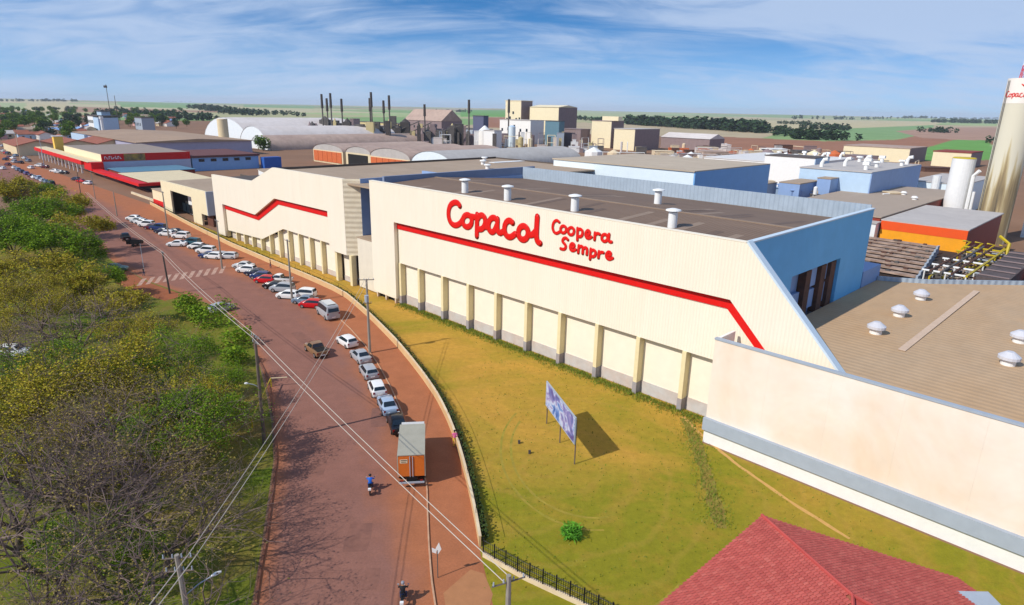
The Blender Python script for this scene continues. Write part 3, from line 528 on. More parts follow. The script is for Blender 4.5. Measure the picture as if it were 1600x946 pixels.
kerb('f', resample([tuple(p) for p in FENCE], 12), .18, .38, '').build('base_wall', M_COPE, fn)
for z in (.5, .95, 1.42):
    b = MB(); b.tube([(p.x, p.y, z) for p in fp], .025, 4); b.build('rail', M_BLACK, fn)
for k, p in enumerate(fp):
    b = MB()
    if k % 6 == 0: b.box(p.x - .05, p.x + .05, p.y - .05, p.y + .05, .38, 1.6); b.build('fence_post', M_BLACK, fn)
    else: b.box(p.x - .018, p.x + .018, p.y - .018, p.y + .018, .38, 1.5); b.build('picket', M_BLACK, fn)

# ------------------------------------------------------------------ main hall with the lettering
hall = gthing('factory_hall', 'large cream factory hall with red lettering, red stripe and slanted right edge', 'factory', 0, 0)
b = MB(); b.prism([(0, .9), (0, 19.9), (66.3, 20), (84.9, .8), (78.7, .8), (65.25, 14.1), (6.8, 13.9), (6.8, .9)], 0, .58, 'y')
b.build('facade', M_CREAM, hall)
b = MB(); b.prism([(66.25, 20.02), (84.95, .75), (85.1, .9), (66.36, 20.2)], -.03, .9, 'y'); b.build('edge_flashing', mat('pale_flashing', '#c9d8e2', .5, .05, 1), hall)
b = MB(); b.prism([(-.02, 19.92), (66.2, 20.02), (66.2, 20.10), (-.02, 20.0)], -.03, .7, 'y'); b.build('top_flashing', M_CREAMP, hall)
b = MB(); b.prism([(6.8, 12.75), (6.8, 13.95), (65.2, 14.15), (78.4, .9), (77.2, .9), (64.75, 12.95)], .60, .72, 'y'); b.build('red_stripe', M_RED, hall)
b = MB(); b.prism([(6.8, 7.05), (6.8, 13.2), (65.0, 13.4), (71.2, 7.05)], .74, 1.1, 'y'); b.build('lower_cladding', M_CREAM, hall)
b = MB(); b.box(6.2, 6.79, .6, 1.5, .2, 13.8); b.build('pier_return', M_COL, hall)
for k in range(10):
    u = 6.95 + k * 5.98 if k else 6.9
    u = 5.2 + 6.02 * k + .9 if k else 6.95
    b = MB(); b.box(u, u + .5, .6, 1.62, 1.45, 7.04); c_ = b.build('column', M_COL, hall)
    b = MB(); b.box(u - .03, u + .53, .57, 1.62, 0, 1.45); b.build('column_base', M_GREYB, hall)
    if k < 9 or True:
        u2 = 5.2 + 6.02 * (k + 1) + .9 if k < 9 else 66
        b = MB(); b.box(u + .5, u2, 1.6, 1.8, 1.5, 7.04); b.build('wall_panel', M_CREAMP, hall)
        b = MB(); b.box(u + .5, u2, 1.5, 1.8, -.02, 1.5); b.build('plinth', mat('pale_plinth', '#c5c3bf', .85, .12, .9, col2='#c09a7c', scale2=.35, amt2=.35), hall)
for u in (.8, 3.4, 6.2):
    b = MB(); b.box(u, u + .3, .1, .5, 0, .92); b.build('foot_post', M_CREAMP, hall)
b = MB(); b.box(.2, 6.8, .8, 1.0, 0, .9); b.build('shade_gap_board', M_DARK, hall)  # dark board painted as the shade under the raised pier
# roof: low gable behind the facade
b = MB()
for f_ in ([(.4, .6, 19.15), (66, .6, 19.15), (66, 13.5, 19.75), (.4, 13.5, 19.75)], [(.4, 13.5, 19.75), (66, 13.5, 19.75), (66, 36, 18.2), (.4, 36, 18.2)]):
    b.face(f_)
roof = b.build('roof', M_ROOFD, hall, fix=False)
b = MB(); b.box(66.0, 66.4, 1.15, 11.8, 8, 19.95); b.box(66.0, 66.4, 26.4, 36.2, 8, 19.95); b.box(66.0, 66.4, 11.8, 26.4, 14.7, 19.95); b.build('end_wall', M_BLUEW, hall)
b = MB(); b.box(65.9, 66.5, .6, 36.3, 19.95, 20.1); b.build('end_coping', MATS['pale_flashing'], hall)
b = MB(); b.box(65.1, 65.3, 11.8, 26.4, 8, 14.8); b.build('louvre_back', M_STEELB, hall)
for v, zt_ in ((12.0, 12.2), (16.4, 14.5), (20.9, 14.5), (24.0, 14.5)):
    b = MB(); b.box(65.35, 66.25, v, v + 1.5 if v > 13 else v + 1.0, 8.6, zt_); b.build('rusty_column', M_RUST, hall)
for v0, v1, z0, z1 in ((13.0, 16.2, 8.9, 12.0), (18.0, 20.7, 9.4, 11.7), (18.0, 20.7, 12.1, 14.6), (22.5, 24, 9.4, 11.9), (22.5, 24, 12.3, 14.65), (25.5, 26.3, 9.4, 14.6)):
    b = MB(); b.box(65.4, 65.8, v0, v1, z0, z1); b.build('louvre_panel', M_STEELB, hall)
b = MB(); b.box(.4, 66, 36.0, 36.25, 8, 20.5); b.build('rear_parapet', M_GALV, hall)
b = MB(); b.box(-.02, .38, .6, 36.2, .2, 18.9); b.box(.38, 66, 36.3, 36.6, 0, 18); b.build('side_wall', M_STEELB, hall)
for u, v in ((18.0, 5.6), (27.8, 5.2), (40.2, 5.3), (42.8, 20.5), (54.9, 5.0)):
    z0 = 19.15 + (v - .6) * .0465 if v < 13.5 else 19.75 - (v - 13.5) * .069
    b = MB(); b.cyl(u, v, z0 - .2, z0 + 1.75, .52, n=18); rv = b.build('roof_vent', M_WHITE, roof, smooth=False)
    b = MB(); b.cyl(u, v, z0 + 1.9, z0 + 2.02, .88, .84, n=18); b.cyl(u, v, z0 + 2.02, z0 + 2.16, .84, .3, n=18); b.build('vent_cap', M_WHITE, rv)
    b = MB(); b.cyl(u, v, z0 + 1.75, z0 + 1.9, .3, n=8); b.build('vent_neck', M_LEDGE, rv)
rgr = random.Random(2)
for k in range(26):
    u = rgr.uniform(3, 62); v0_ = rgr.choice((1.2, 14.2)); ln_ = rgr.uniform(5, 11); b = MB()
    zf = (lambda v: 19.15 + (v - .6) * .0465) if v0_ < 13 else (lambda v: 19.75 - (v - 13.5) * .0689)
    b.face([(u, v0_, zf(v0_) + .012), (u + 1, v0_, zf(v0_) + .012), (u + 1, v0_ + ln_, zf(v0_ + ln_) + .012), (u, v0_ + ln_, zf(v0_ + ln_) + .012)]); b.build('roof_sheet', rgr.choice((mat('faded_roof_sheet', '#8f7a68', .7, .1, .8), mat('darker_roof_sheet', '#6d594b', .7, .12, .8))), roof, fix=False)
b = MB(); b.box(.6, 65.9, 13.25, 13.75, 19.72, 19.84); b.build('ridge_cap', mat('faded_roof_sheet', '#8f7a68'), roof)
# lettering: rounded strokes standing proud of the cladding
def letters(sets, rad, parent, mname):
    for L in sets:
        b = MB()
        for s in L:
            p = stroke_smooth(s, 3)
            b.tube([(q.x, -.07, q.y) for q in p], rad, 8, flat=(1, .07, 1))
            for q in (p[0], p[-1]):      # rounded stroke ends
                k = 8
                ring = [(q.x + rad * math.cos(2 * math.pi * i / k), -.07, q.y + rad * math.sin(2 * math.pi * i / k)) for i in range(k)]
                b.add(ring + [(q.x, -.07 - rad * .068, q.y), (q.x, -.07 + rad * .05, q.y)], [(i, (i + 1) % k, k) for i in range(k)] + [((i + 1) % k, i, k + 1) for i in range(k)])
        b.build(mname, M_SIGNRED, parent, smooth=True, fix=False)
letters(COPACOL, .44, hall, 'sign_letter'); letters(COOPERA, .205, hall, 'small_sign_letter'); letters(SEMPRE, .205, hall, 'small_sign_letter')

# ------------------------------------------------------------------ zigzag hall to the left
zh = gthing('zigzag_hall', 'cream factory hall with zigzag roofline and zigzag red stripe', 'factory', -70.6, 0)
b = MB(); b.prism([(-70.6, .5), (-70.6, 15), (-47.6, 15.5), (-36.5, 19.25), (-8.6, 19.45), (-8.6, 5.7), (-14.7, 5.7), (-14.7, 13.0), (-36.8, 12.9), (-47.3, 8.15), (-65.7, 8.4), (-65.7, .5)], 0, .55, 'y')
b.build('facade', M_CREAM, zh)
b = MB(); b.prism([(-65.7, 7.15), (-65.7, 8.45), (-47.35, 8.2), (-36.85, 12.95), (-14.7, 13.05), (-14.7, 11.75), (-36.4, 11.65), (-47.0, 6.9)], .57, .68, 'y'); b.build('red_stripe', M_RED, zh)
b = MB(); b.prism([(-66, 1.9), (-66, 8.0), (-47.3, 7.8), (-36.8, 12.5), (-14.7, 12.6), (-14.7, 6.65), (-35.3, 6.6), (-46.2, 2.75)], .70, 1.0, 'y'); b.build('lower_cladding', M_CREAM, zh)
b = MB(); b.box(-66.3, -65.71, .56, 1.4, .3, 8.4); b.build('pier_return', M_COL, zh)
b = MB(); b.face([(-8.58, .02, 5.7), (-6.4, 2.2, 5.7), (-6.4, 2.2, 19.45), (-8.58, .02, 19.45)]); b.build('chamfered_corner', mat('lattice_sheet', '#e6d8bd', .6, .1, .4, col2='#cfbf9e', scale2=1.1, amt2=.3, ribs=(2, .9, .5)), zh, fix=False)
b = MB(); b.face([(-8.6, .3, 5.69), (-8.6, 6, 5.69), (-6.4, 6, 5.69), (-6.4, 2.2, 5.69)]); b.build('corner_soffit', M_COL, zh, fix=False)
b = MB(); b.box(-6.6, -6.38, 2.22, 16, 0, 19.5); b.box(-6.6, -.1, 15.8, 16.1, 8, 20.2); b.build('side_wall', M_STEELB, zh)  # sunless side: blue shade put into the wall colour
for k, u in enumerate((-61, -56.5, -52, -47.2, -42.6, -38, -33.4, -28.8, -24.2, -19.6)):
    top = 1.9 + (u + 66) * .043 if u < -46.2 else (2.75 + (u + 46.2) * .354 if u < -35.3 else 6.6)
    b = MB(); b.box(u, u + .5, .72, 1.6, 0, top + .15); b.build('column', M_COL, zh)
for u in (-13.4, -8.3):
    b = MB(); b.box(u, u + .75, .3, 1.2, 0, 5.69); b.build('portal_column', M_COL, zh)
for u0_, u1_ in ((-65.6, -56.5), (-56.5, -47.2), (-47.2, -38), (-38, -28.8), (-28.8, -19.6), (-19.6, -13.4), (-12.6, -8.3)):
    b = MB(); b.box(u0_ + .03, u1_ - .03, 1.62, 1.8, 1.0, 7 if u1_ > -38 else 4.5); b.build('wall_panel', M_CREAMP, zh)
    b = MB(); b.box(u0_ + .03, u1_ - .03, 1.55, 1.8, -.02, 1.0); b.build('plinth', MATS['pale_plinth'], zh)
b = MB(); b.box(-36.5, -.05, .6, 63, 18.4, 18.7); zr_ = b.build('roof', M_ROOFT, zh)
b = MB(); b.box(-36.9, -36.55, .6, 63, 14, 19.15); b.box(-36.5, -.1, 63, 63.4, 10, 19.0); b.build('roof_parapet', M_ROOFDK, zh)
b = MB(); b.box(-70.4, -36.95, .6, 40, 13.9, 14.2); b.build('lower_roof', M_ROOFDK, zh)
b = MB(); b.box(-.6, -.04, 3, 40, 17.5, 20.4); b.build('gable_wall', mat('shade_blue_sheet', '#7f8ba3', .6, .08, .5), zh)  # wall in shadow, with the grey-blue of that shade in its colour
for q_ in ((-70.5, -70.1, .6, 40, 0, 13.85), (-70, -37, 39.7, 40, 0, 13.85), (-36.5, -.1, 63.45, 63.7, 0, 17)):
    b = MB(); b.box(*q_); b.build('rear_wall', M_CREAMB, zh)
b = MB(); b.box(-27.5, -25.4, 52, 64, 18.72, 18.8); b.build('skylight', M_WHITE, zh)
for u, v in ((-31.7, 54.4), (-15, 40.3), (-24, 47)):
    b = MB(); b.cyl(u, v, 18.6, 19.5, .5, n=12); b.cyl(u, v, 19.52, 19.75, .85, .7, n=12); b.build('roof_vent', M_WHITE, zr_)
an = gthing('link_annex', 'low cream annex filling the gap between the two factory halls', 'annex', -6.3, 1)
b = MB(); b.box(-6.3, -.06, 1.0, 15.7, .2, 9.2); b.build('wall', mat('ribbed_cream', '#ddd3bf', .7, .06, .6), an)
b = MB(); b.box(-6.35, -.06, .9, 15.7, 9.22, 9.4); b.build('roof', M_ROOFT, an)

# ------------------------------------------------------------------ entrance building and neighbours
en = gthing('entrance_building', 'low cream entrance building with wide dark window opening', 'office', -118, 2)
b = MB(); b.prism([(-118, 0), (-118, 9.2), (-82, 9.5), (-82, 3.2), (-86.5, 3.2), (-86.5, 0), (-93, 0), (-93, 6.9), (-110, 7.0), (-110, 0)], 2, 2.5, 'y'); b.build('front_wall', M_CREAMB, en)
b = MB(); b.box(-110, -93, 5.5, 5.8, 0, 7); b.build('recess_wall', M_DARK, en)  # shade inside the recess painted as a near-black back wall
b = MB(); b.box(-105, -93.5, 5.0, 5.3, .5, 6.0); b.build('white_panel', M_WHITE, en)
for k in range(5):
    b = MB(); b.box(-109 + k * 3.2, -106.4 + k * 3.2, 4.6, 4.8, .8, 3.4); b.build('window', M_GLASS, en)
b = MB(); b.box(-81.98, -81.6, 2, 12, 3.2, 9.45); b.build('side_wall', mat('shade_grey_blue', '#b4bac6', .7, .05, .5), en)  # shaded side of the cream building, shade put in as grey-blue
b = MB(); b.box(-86, -82.0, 3.2, 3.5, 0, 3.1); b.build('door', mat('brown_door', '#6b4436', .7, .1, 1), en)
b = MB(); b.box(-117.9, -82, 2.5, 26, 8.6, 8.9); b.build('roof', M_ROOFT, en)
b = MB(); b.box(-118.3, -82, 26, 26.4, 0, 9.6); b.box(-118.2, -117.9, 2.5, 26, 0, 8.5); b.build('rear_wall', M_ROOFDK, en)
lo_ = gthing('gatehouse', 'small low cream gatehouse with red painted base', 'gatehouse', -131, 3)
b = MB(); b.box(-131, -118.3, 3, 11, 2.2, 5.2); b.build('wall', M_CREAMB, lo_)
b = MB(); b.box(-131.03, -118.3, 2.97, 11.03, 0, 2.2); b.build('red_base', M_RED, lo_)
b = MB(); b.box(-131.2, -118.3, 2.8, 11.2, 5.2, 5.4); b.build('roof', M_ROOFT, lo_)
ws = gthing('white_shed', 'white gabled shed behind the entrance building', 'shed', -112, 32)
b = MB(); b.prism([(-118, 0), (-118, 10.8), (-92, 7.8), (-92, 0)], 32, 52, 'y'); b.build('wall', M_WHITE, ws)
b = MB(); b.prism([(-118.3, 10.86), (-118.3, 11.05), (-91, 7.95), (-91, 7.72)], 31.8, 52.3, 'y'); b.build('roof', M_ROOFT, ws)

# ------------------------------------------------------------------ weathered low building at the right, roof with dome vents
lb = gthing('low_warehouse', 'long low warehouse with weathered white wall, grey ledge and sand-coloured roof', 'warehouse', 66, -3.6)
for k in range(12):
    u = 66 + k * 5.5
    b = MB(); b.box(u + .002, u + 5.498, -3.6, -3.3, 2.75, 11.0); b.build('wall_panel', M_LOWW, lb)
b = MB(); b.box(65.9, 132, -4.0, -3.3, 1.45, 2.75); b.build('grey_ledge', M_LEDGE, lb)
b = MB(); b.box(66, 132, -3.7, -3.3, -.02, 1.44); b.build('white_base', M_WHITE, lb)
b = MB(); b.box(65.95, 132, -3.68, -3.2, 11.0, 11.16); b.build('coping', M_LEDGE, lb)
b = MB(); b.prism([(-3.28, 0), (-3.28, 11.1), (-.1, 11.1), (-.1, 0)], 66, 66.3, 'x'); b.build('side_wall', M_WHITEW, lb)
b = MB(); b.face([(66.45, -3.3, 9.05), (132, -3.3, 9.05), (132, 60, 9.0), (84, 60, 8.95), (82, 57, 8.95), (72, 46.5, 8.95), (66.45, 43, 8.95)]); rf = b.build('roof', M_ROOFS, lb, fix=False)
b = MB()
for (p, q) in (((66.5, 43.1), (68.3, 44)), ((68.3, 44), (72, 46.5)), ((72, 46.5), (82, 57)), ((82, 57), (84, 60)), ((84, 60), (110, 72))):
    b.face([(p[0], p[1], 8.6), (q[0], q[1], 8.6), (q[0], q[1], 9.55), (p[0], p[1], 9.55)]); b.face([(p[0] - .15, p[1] + .2, 6), (q[0] - .15, q[1] + .2, 6), (q[0] - .15, q[1] + .2, 9.55), (p[0] - .15, p[1] + .2, 9.55)]); b.face([(p[0], p[1], 9.55), (q[0], q[1], 9.55), (q[0] - .15, q[1] + .2, 9.55), (p[0] - .15, p[1] + .2, 9.55)])
b.build('rear_parapet', M_GALV, lb)
b = MB(); b.box(60, 66.4, 36.6, 44, 8, 11.2); b.build('parapet_block', M_STEELB, lb)
b = MB(); b.box(77.6, 78.3, 13, 47, 9.06, 9.1); b.build('roof_seam', mat('pale_seam', '#cfb39a', .8, .1, 1), lb)
vents = [(73.8, 36.3), (74.1, 26), (74.3, 16.9), (85.8, 25.7), (86.2, 16.8), (85.6, 36), (98, 26)]
for u, v in vents:
    b = MB(); b.cyl(u, v, 9, 9.75, .62, n=16); vb = b.build('roof_vent', M_WHITE, rf)
    b = MB(); b.cyl(u, v, 9.62, 9.9, .95, .95, n=16); b.cyl(u, v, 9.9, 10.35, .95, .35, n=16); b.build('vent_cap', mat('vent_cap_metal', '#c9c8cd', .4, .05, 1), vb)

# ------------------------------------------------------------------ red tiled house in the foreground
hz = 6.5
rp0 = Vector((16.8, 36.5, hz)); rdir = Vector((.3126, -.9499, 0)); rpp = Vector((.9499, .3126, 0))
hs = thing('tiled_house', 'house with red tiled gable roof standing on the lawn', 'house', (18.5, 31, 0)); ORG[hs.name] = tuple(hs.location)
RL, SLOPE, SPAN = 7.6, .32, 12.5
tb = MB(); ub = MB()
def roofpt(side, s, t, lift=0):   # s away from the ridge, t along it
    q = rp0 + rdir * t + rpp * (side * s); q.z = hz - SLOPE * s + lift; return q
rngt = random.Random(4)
for side in (-1, 1):
    t_edge = lambda s, q_=side: s * (.40 if q_ > 0 else .27)            # the far verge runs back at an angle
    ub.face([roofpt(side, 0, 0, -.04), roofpt(side, SPAN, t_edge(SPAN), -.04), roofpt(side, SPAN, RL + 12, -.04), roofpt(side, 0, RL, -.04)])
    for i in range(int(SPAN / .3)):
        s0 = i * .3; s1 = s0 + .35
        te0 = t_edge(s0 + .18); te1 = RL + s0 * 1.15
        n = int((te1 - te0) / .2)
        for j in range(n):
            a = te0 + j * .2; l0 = .035 + rngt.uniform(-.008, .012)
            p = [roofpt(side, s0, a, .02), roofpt(side, s0, a + .188, .02), roofpt(side, s1, a + .188, l0 + .03), roofpt(side, s1, a, l0 + .03)]
            mid0 = roofpt(side, s0, a + .095, .055); mid1 = roofpt(side, s1, a + .095, l0 + .075)
            tb.add([p[0], mid0, p[1], p[2], mid1, p[3]], [(0, 1, 4, 5), (1, 2, 3, 4)])
hr = ub.build('roof', M_TILEH, hs, fix=False)
tb.build('roof_tile', mat('red_house_tile', '#c0504a', .8, .12, .5, island=('#b9584f', '#c06055', '#b1524a', '#bb5a50', '#ab4e46', '#c4675b')), hr, fix=False, kind='stuff')
b = MB(); b.tube([roofpt(1, 0, t, .07) for t in (0, RL)], .11, 6)
for side in (-1, 1): b.tube([roofpt(side, s, RL + s * 1.15, .07) for s in (0, SPAN)], .1, 6)
b.build('ridge_cap', M_TILE, hr)
b = MB()
q = [roofpt(-1, SPAN - .7, 6, 0), roofpt(1, SPAN - .7, 6, 0), roofpt(1, SPAN - .7, RL + 9, 0), roofpt(-1, SPAN - .7, RL + 9, 0)]
b.prism([(p.x, p.y) for p in q], 0, 2.2); b.build('wall', M_TAN, hs)
hipz = roofpt(1, SPAN, RL + 12, 0).z
b = MB(); b.face([roofpt(-1, 0, RL, -.02), roofpt(-1, SPAN, RL + 11.5, -.02), roofpt(1, SPAN, RL + 11.5, -.02)]); b.build('hip_face', M_TILE, hr, fix=False)
gb = thing('grey_lean_to', 'small grey sheet lean-to roof at the right of the tiled house', 'shed', (29.2, 32.5, 0)); ORG[gb.name] = tuple(gb.location)
b = MB(); b.box(26.6, 30.5, 30.5, 33.6, 3.2, 3.3); b.build('roof', M_LEDGE, gb)
b = MB(); b.box(26.8, 30.3, 30.7, 33.4, 0, 3.19); b.build('wall', M_CREAMP, gb)

# ------------------------------------------------------------------ blue and white buildings behind the main hall
def block(name, label, cat, u0_, u1_, v0_, v1_, h, wm, rm, z0=0, roofname='roof', over=.25, group=None):
    t = gthing(name, label, cat, (u0_ + u1_) / 2, v0_, z0, group)
    b = MB(); b.box(u0_, u1_, v0_, v1_, z0, h); b.build('wall', wm, t)
    b = MB(); b.box(u0_ - over, u1_ + over, v0_ - over, v1_ + over, h + .004, h + .25); r_ = b.build(roofname, rm, t)
    return t, r_
t, r_ = block('pale_blue_hall', 'pale blue panelled hall with end wall tinted as blue shade behind the main roof', 'factory', -12.8, 25.4, 60, 94, 20.2, M_PALEB, mat('pale_tan_roof', '#bfae97', .75, .1, .5, col2='#ad9b84', scale2=.12, amt2=.4, stretch=(.4, 1, 1)))
b = MB(); b.box(25.42, 25.7, 60, 94.2, 0, 20.25); b.build('end_wall', mat('shade_blue_panel', '#78aede', .55, .06, .4), t)  # shaded copy of the pale panel, blue shade put into the colour
t, r_ = block('white_plant_block', 'white rooftop block with end tinted as blue shade between pale halls', 'plant room', -23, -3.4, 198, 212, 15.7, M_WHITE, M_ROOFDK)
b = MB(); b.box(-3.38, -3.1, 198, 212, 0, 15.7); b.build('end_wall', M_PALEB2, t)  # end away from the sun, shade put in as pale blue
t, lb3 = block('vented_hall', 'blue-grey hall whose flat roof is crowded with white fans', 'factory', 13, 33.1, 144, 193, 16.2, M_PALEB2, M_ROOFG)
b = MB(); b.box(33.12, 33.4, 144, 193.2, 0, 16.3); b.build('end_wall', M_STEELB, t)  # bluer copy of the front panel, shade put into the colour
t2, wr = block('white_roofed_hall', 'broad low hall with white roof behind the pale blue hall', 'factory', -55, -12, 207, 268, 12.5, M_WHITE, mat('white_roof', '#d9d5d0', .7, .06, .3))
rngv = random.Random(8)
def fan(parent, u, v, z, k):
    b = MB(); b.cyl(u, v, z, z + 1.4, .6, n=10)
    if k % 3 == 0: b.tube([(u, v, z + 1.2), (u + .5, v, z + 2.3), (u + 1.6, v, z + 2.5)], .55, 8)
    elif k % 3 == 1: b.cyl(u, v, z + 1.5, z + 1.9, 1.2, 1.0, n=10)
    else: b.box(u - .9, u + .9, v - .7, v + .7, z + 1.42, z + 2.3)
    b.build('roof_fan', M_WHITE, parent)
for k, (u, v) in enumerate(((20.2, 160.5), (16.1, 186), (29.2, 151.4), (20.6, 178), (31, 179.7), (24, 170), (17, 150), (28, 165), (22, 190), (30, 189))): fan(lb3, u, v, 16.4, k)
for k, (u, v) in enumerate(((-28.1, 227.3), (-27.1, 238.3), (-31.7, 258.9), (-18.4, 245.5), (-14.3, 232), (-32.6, 222.6), (-20, 215), (-16, 222), (-24, 252), (-15, 258), (-40, 250), (-22, 262))): fan(wr, u, v, 12.7, k)
for nm, lab, u0_, u1_, v0_, v1_, h in (('blue_machine_house', 'small blue machine house with tan roof beside the pale blue hall', 14, 20, 128, 143, 12.8), ('blue_tank_house', 'taller dark blue tank house left of the vented hall', 20.8, 24.6, 138, 152, 14.0), ('grey_machine_house', 'low grey machine house right behind the corrugated parapet', 6, 12.5, 118, 130, 12.4)):
    block(nm, lab, 'machine house', u0_, u1_, v0_, v1_, h, M_STEELB if 'blue' in nm else M_LEDGE, M_ROOFT, over=.1)
t, r_ = block('brown_roof_hall', 'flat hall with plain brown-grey roof below the concrete tower', 'factory', 26, 50, 99, 175, 10.2, M_BRICKR, mat('taupe_roof', '#a89684', .8, .07, .4))
for u, v in ((40.7, 150), (46, 140)):
    b = MB(); b.cyl(u, v, 10.4, 11, .6, n=10); b.cyl(u, v, 11, 11.4, .9, .5, n=10); b.build('roof_vent', M_WHITE, r_)
t, r_ = block('orange_building', 'flat-roofed building with orange and yellow front wall', 'factory', 50.6, 66.6, 98.6, 133.8, 9.8, M_BRICKR, M_ROOFG)
b = MB(); b.box(50.5, 66.7, 98.3, 98.58, 7.9, 9.8); b.build('orange_band', M_ORANGE, t)
b = MB(); b.box(50.5, 66.7, 98.35, 98.58, 0, 7.88); b.build('yellow_band', M_YELLOW, t)
block('cream_kiosk', 'small white and orange kiosk between blue wall and orange building', 'kiosk', 45.5, 50.2, 96, 99, 9.2, M_WHITE, M_ROOFG)
# white sheds beyond the tower
t, r_ = block('white_dock_hall', 'white low hall with grey rounded apron beside the white tank', 'factory', 30, 46, 197, 240, 10.5, M_PALEB, M_ROOFG)
b = MB(); b.cyl(38, 196, 8, 13, 1.3, n=12); b.build('white_duct', M_WHITE, t)
block('dock_apron', 'low curved grey-white apron wall in front of the white dock hall', 'wall', 28, 50, 180, 181.5, 9.4, M_PALEB2, M_LEDGE)
block('right_white_hall', 'pale white hall at the right edge behind the tower', 'factory', 67, 100, 168, 200, 9.5, M_PALEB, M_ROOFG)
block('right_grey_hall', 'grey-roofed long hall at the right edge beyond the tower', 'factory', 62, 100, 220, 260, 8.5, M_WHITE, M_ROOFG)
block('right_cream_hall', 'cream hall at the right edge far beyond the tower', 'factory', 62, 100, 300, 330, 10, M_CREAMB, M_BRICKR)

# ------------------------------------------------------------------ concrete tower, tank
tw = gthing('concrete_tower', 'tall stained concrete water tower with red lettering and swoosh on top', 'water tower', 62.3, 152)
TU, TV, TR = 62.3, 152, 3.75
mt_s = bpy.data.materials.new('streaked_concrete'); mt_s.use_nodes = True
n_ = mt_s.node_tree.nodes; l_ = mt_s.node_tree.links; bs = n_['Principled BSDF']; bs.inputs['Roughness'].default_value = .85
tco = n_.new('ShaderNodeTexCoord'); mpp = n_.new('ShaderNodeMapping'); mpp.inputs['Scale'].default_value = (1, 1, .05); l_.new(tco.outputs['Object'], mpp.inputs[0])
no = n_.new('ShaderNodeTexNoise'); no.inputs['Scale'].default_value = .95; no.inputs['Detail'].default_value = 5; l_.new(mpp.outputs[0], no.inputs['Vector'])
sp_ = n_.new('ShaderNodeSeparateXYZ'); l_.new(tco.outputs['Object'], sp_.inputs[0])
mz = n_.new('ShaderNodeMapRange'); mz.inputs['From Min'].default_value = 14; mz.inputs['From Max'].default_value = 32; mz.inputs['To Min'].default_value = .13; mz.inputs['To Max'].default_value = -.25; l_.new(sp_.outputs[2], mz.inputs['Value'])
ad_ = n_.new('ShaderNodeMath'); ad_.operation = 'ADD'; l_.new(no.outputs[0], ad_.inputs[0]); l_.new(mz.outputs[0], ad_.inputs[1])
rp_ = n_.new('ShaderNodeValToRGB'); l_.new(ad_.outputs[0], rp_.inputs[0])
e_ = rp_.color_ramp.elements; e_[0].position = .46; e_[0].color = lin('#d6cfb8') + (1,); e_[1].position = .84; e_[1].color = lin('#5e5546') + (1,)
q_ = e_.new(.56); q_.color = lin('#c2b28a') + (1,); q_ = e_.new(.64); q_.color = lin('#a08c66') + (1,)
l_.new(rp_.outputs[0], bs.inputs['Base Color'])
b = MB(); b.cyl(TU, TV, 0, 35.5, TR, TR, 40, False); b.build('shaft', mt_s, tw, smooth=True)
b = MB(); b.cyl(TU, TV, 35.5, 41.5, TR + .03, TR + .03, 40); b.build('painted_top', mat('tower_white', '#ece4d8', .7, .04, .5), tw)
cam_uv = touv(0, 0); ca = math.atan2(cam_uv[1] - TV, cam_uv[0] - TU)
b = MB()
for L in COPACOL:
    for s in L:
        pts = []
        for q in stroke_smooth(s, 1):
            a = ca - .34 + (q.x - 30.2) * .076; rr_ = TR + .05
            pts.append((TU + rr_ * math.cos(a), TV + rr_ * math.sin(a), 36.9 + (q.y - 15.4) * .42 + (q.x - 30) * .0))
        b.tube(pts, .11, 5)
b.build('tower_lettering', M_SIGNRED, tw, fix=False)
b = MB(); b.tube([(TU + (TR + .05) * math.cos(ca + .02 + t), TV + (TR + .05) * math.sin(ca + .02 + t), 39.6 + .9 * (t - .05) ** 2 * 8) for t in np.linspace(-.22, .34, 9)], [.05, .14, .2, .22, .2, .17, .13, .09, .04], 6); b.build('tower_logo', M_SIGNRED, tw)
for k in range(2):
    a = ca - .95 - k * .12
    b = MB(); b.tube([(TU + (TR + .2) * math.cos(a), TV + (TR + .2) * math.sin(a), z) for z in (2, 41)], .06, 5); b.build('ladder_rail', M_STEEL, tw)
am = gthing('lattice_antenna', 'red and white lattice antenna on top of the concrete tower', 'antenna', TU, TV, 41.5); ORG[am.name] = (TU, TV, 41.5)
for seg in range(6):
    z0 = 41.5 + seg * 3; z1 = z0 + 3; w0 = 1.35 - seg * .17; w1 = w0 - .17
    b = MB()
    c0 = [(TU - w0, TV - w0), (TU + w0, TV - w0), (TU + w0, TV + w0), (TU - w0, TV + w0)]; c1 = [(TU - w1, TV - w1), (TU + w1, TV - w1), (TU + w1, TV + w1), (TU - w1, TV + w1)]
    for i in range(4):
        j = (i + 1) % 4
        b.tube([(*c0[i], z0), (*c1[i], z1)], .07, 4); b.tube([(*c0[i], z0), (*c1[j], z1)], .045, 4); b.tube([(*c0[j], z0), (*c1[i], z1)], .045, 4); b.tube([(*c1[i], z1), (*c1[j], z1)], .05, 4)
    b.build('lattice_section', M_SIGNRED if seg % 2 == 0 else M_WHITE, am)
tk = gthing('white_tank', 'slim white cylindrical tank beside the stained tower', 'tank', 53, 152)
b = MB(); b.cyl(53, 152, 0, 21.3, 2.75, n=28); b.build('shell', M_WHITE, tk, smooth=False)
b = MB(); b.cyl(53, 152, 21.31, 21.6, 2.8, 2.5, n=28); b.build('tank_top', M_YELP, tk)
b = MB(); b.tube([(56.2, 150.2, 2), (56.2, 150.2, 17), (57.4, 149.8, 18.5)], .5, 8); b.tube([(57.2, 149.6, 2), (57.2, 149.6, 13)], .35, 8); b.build('pipe_stack', M_WHITE, tk)

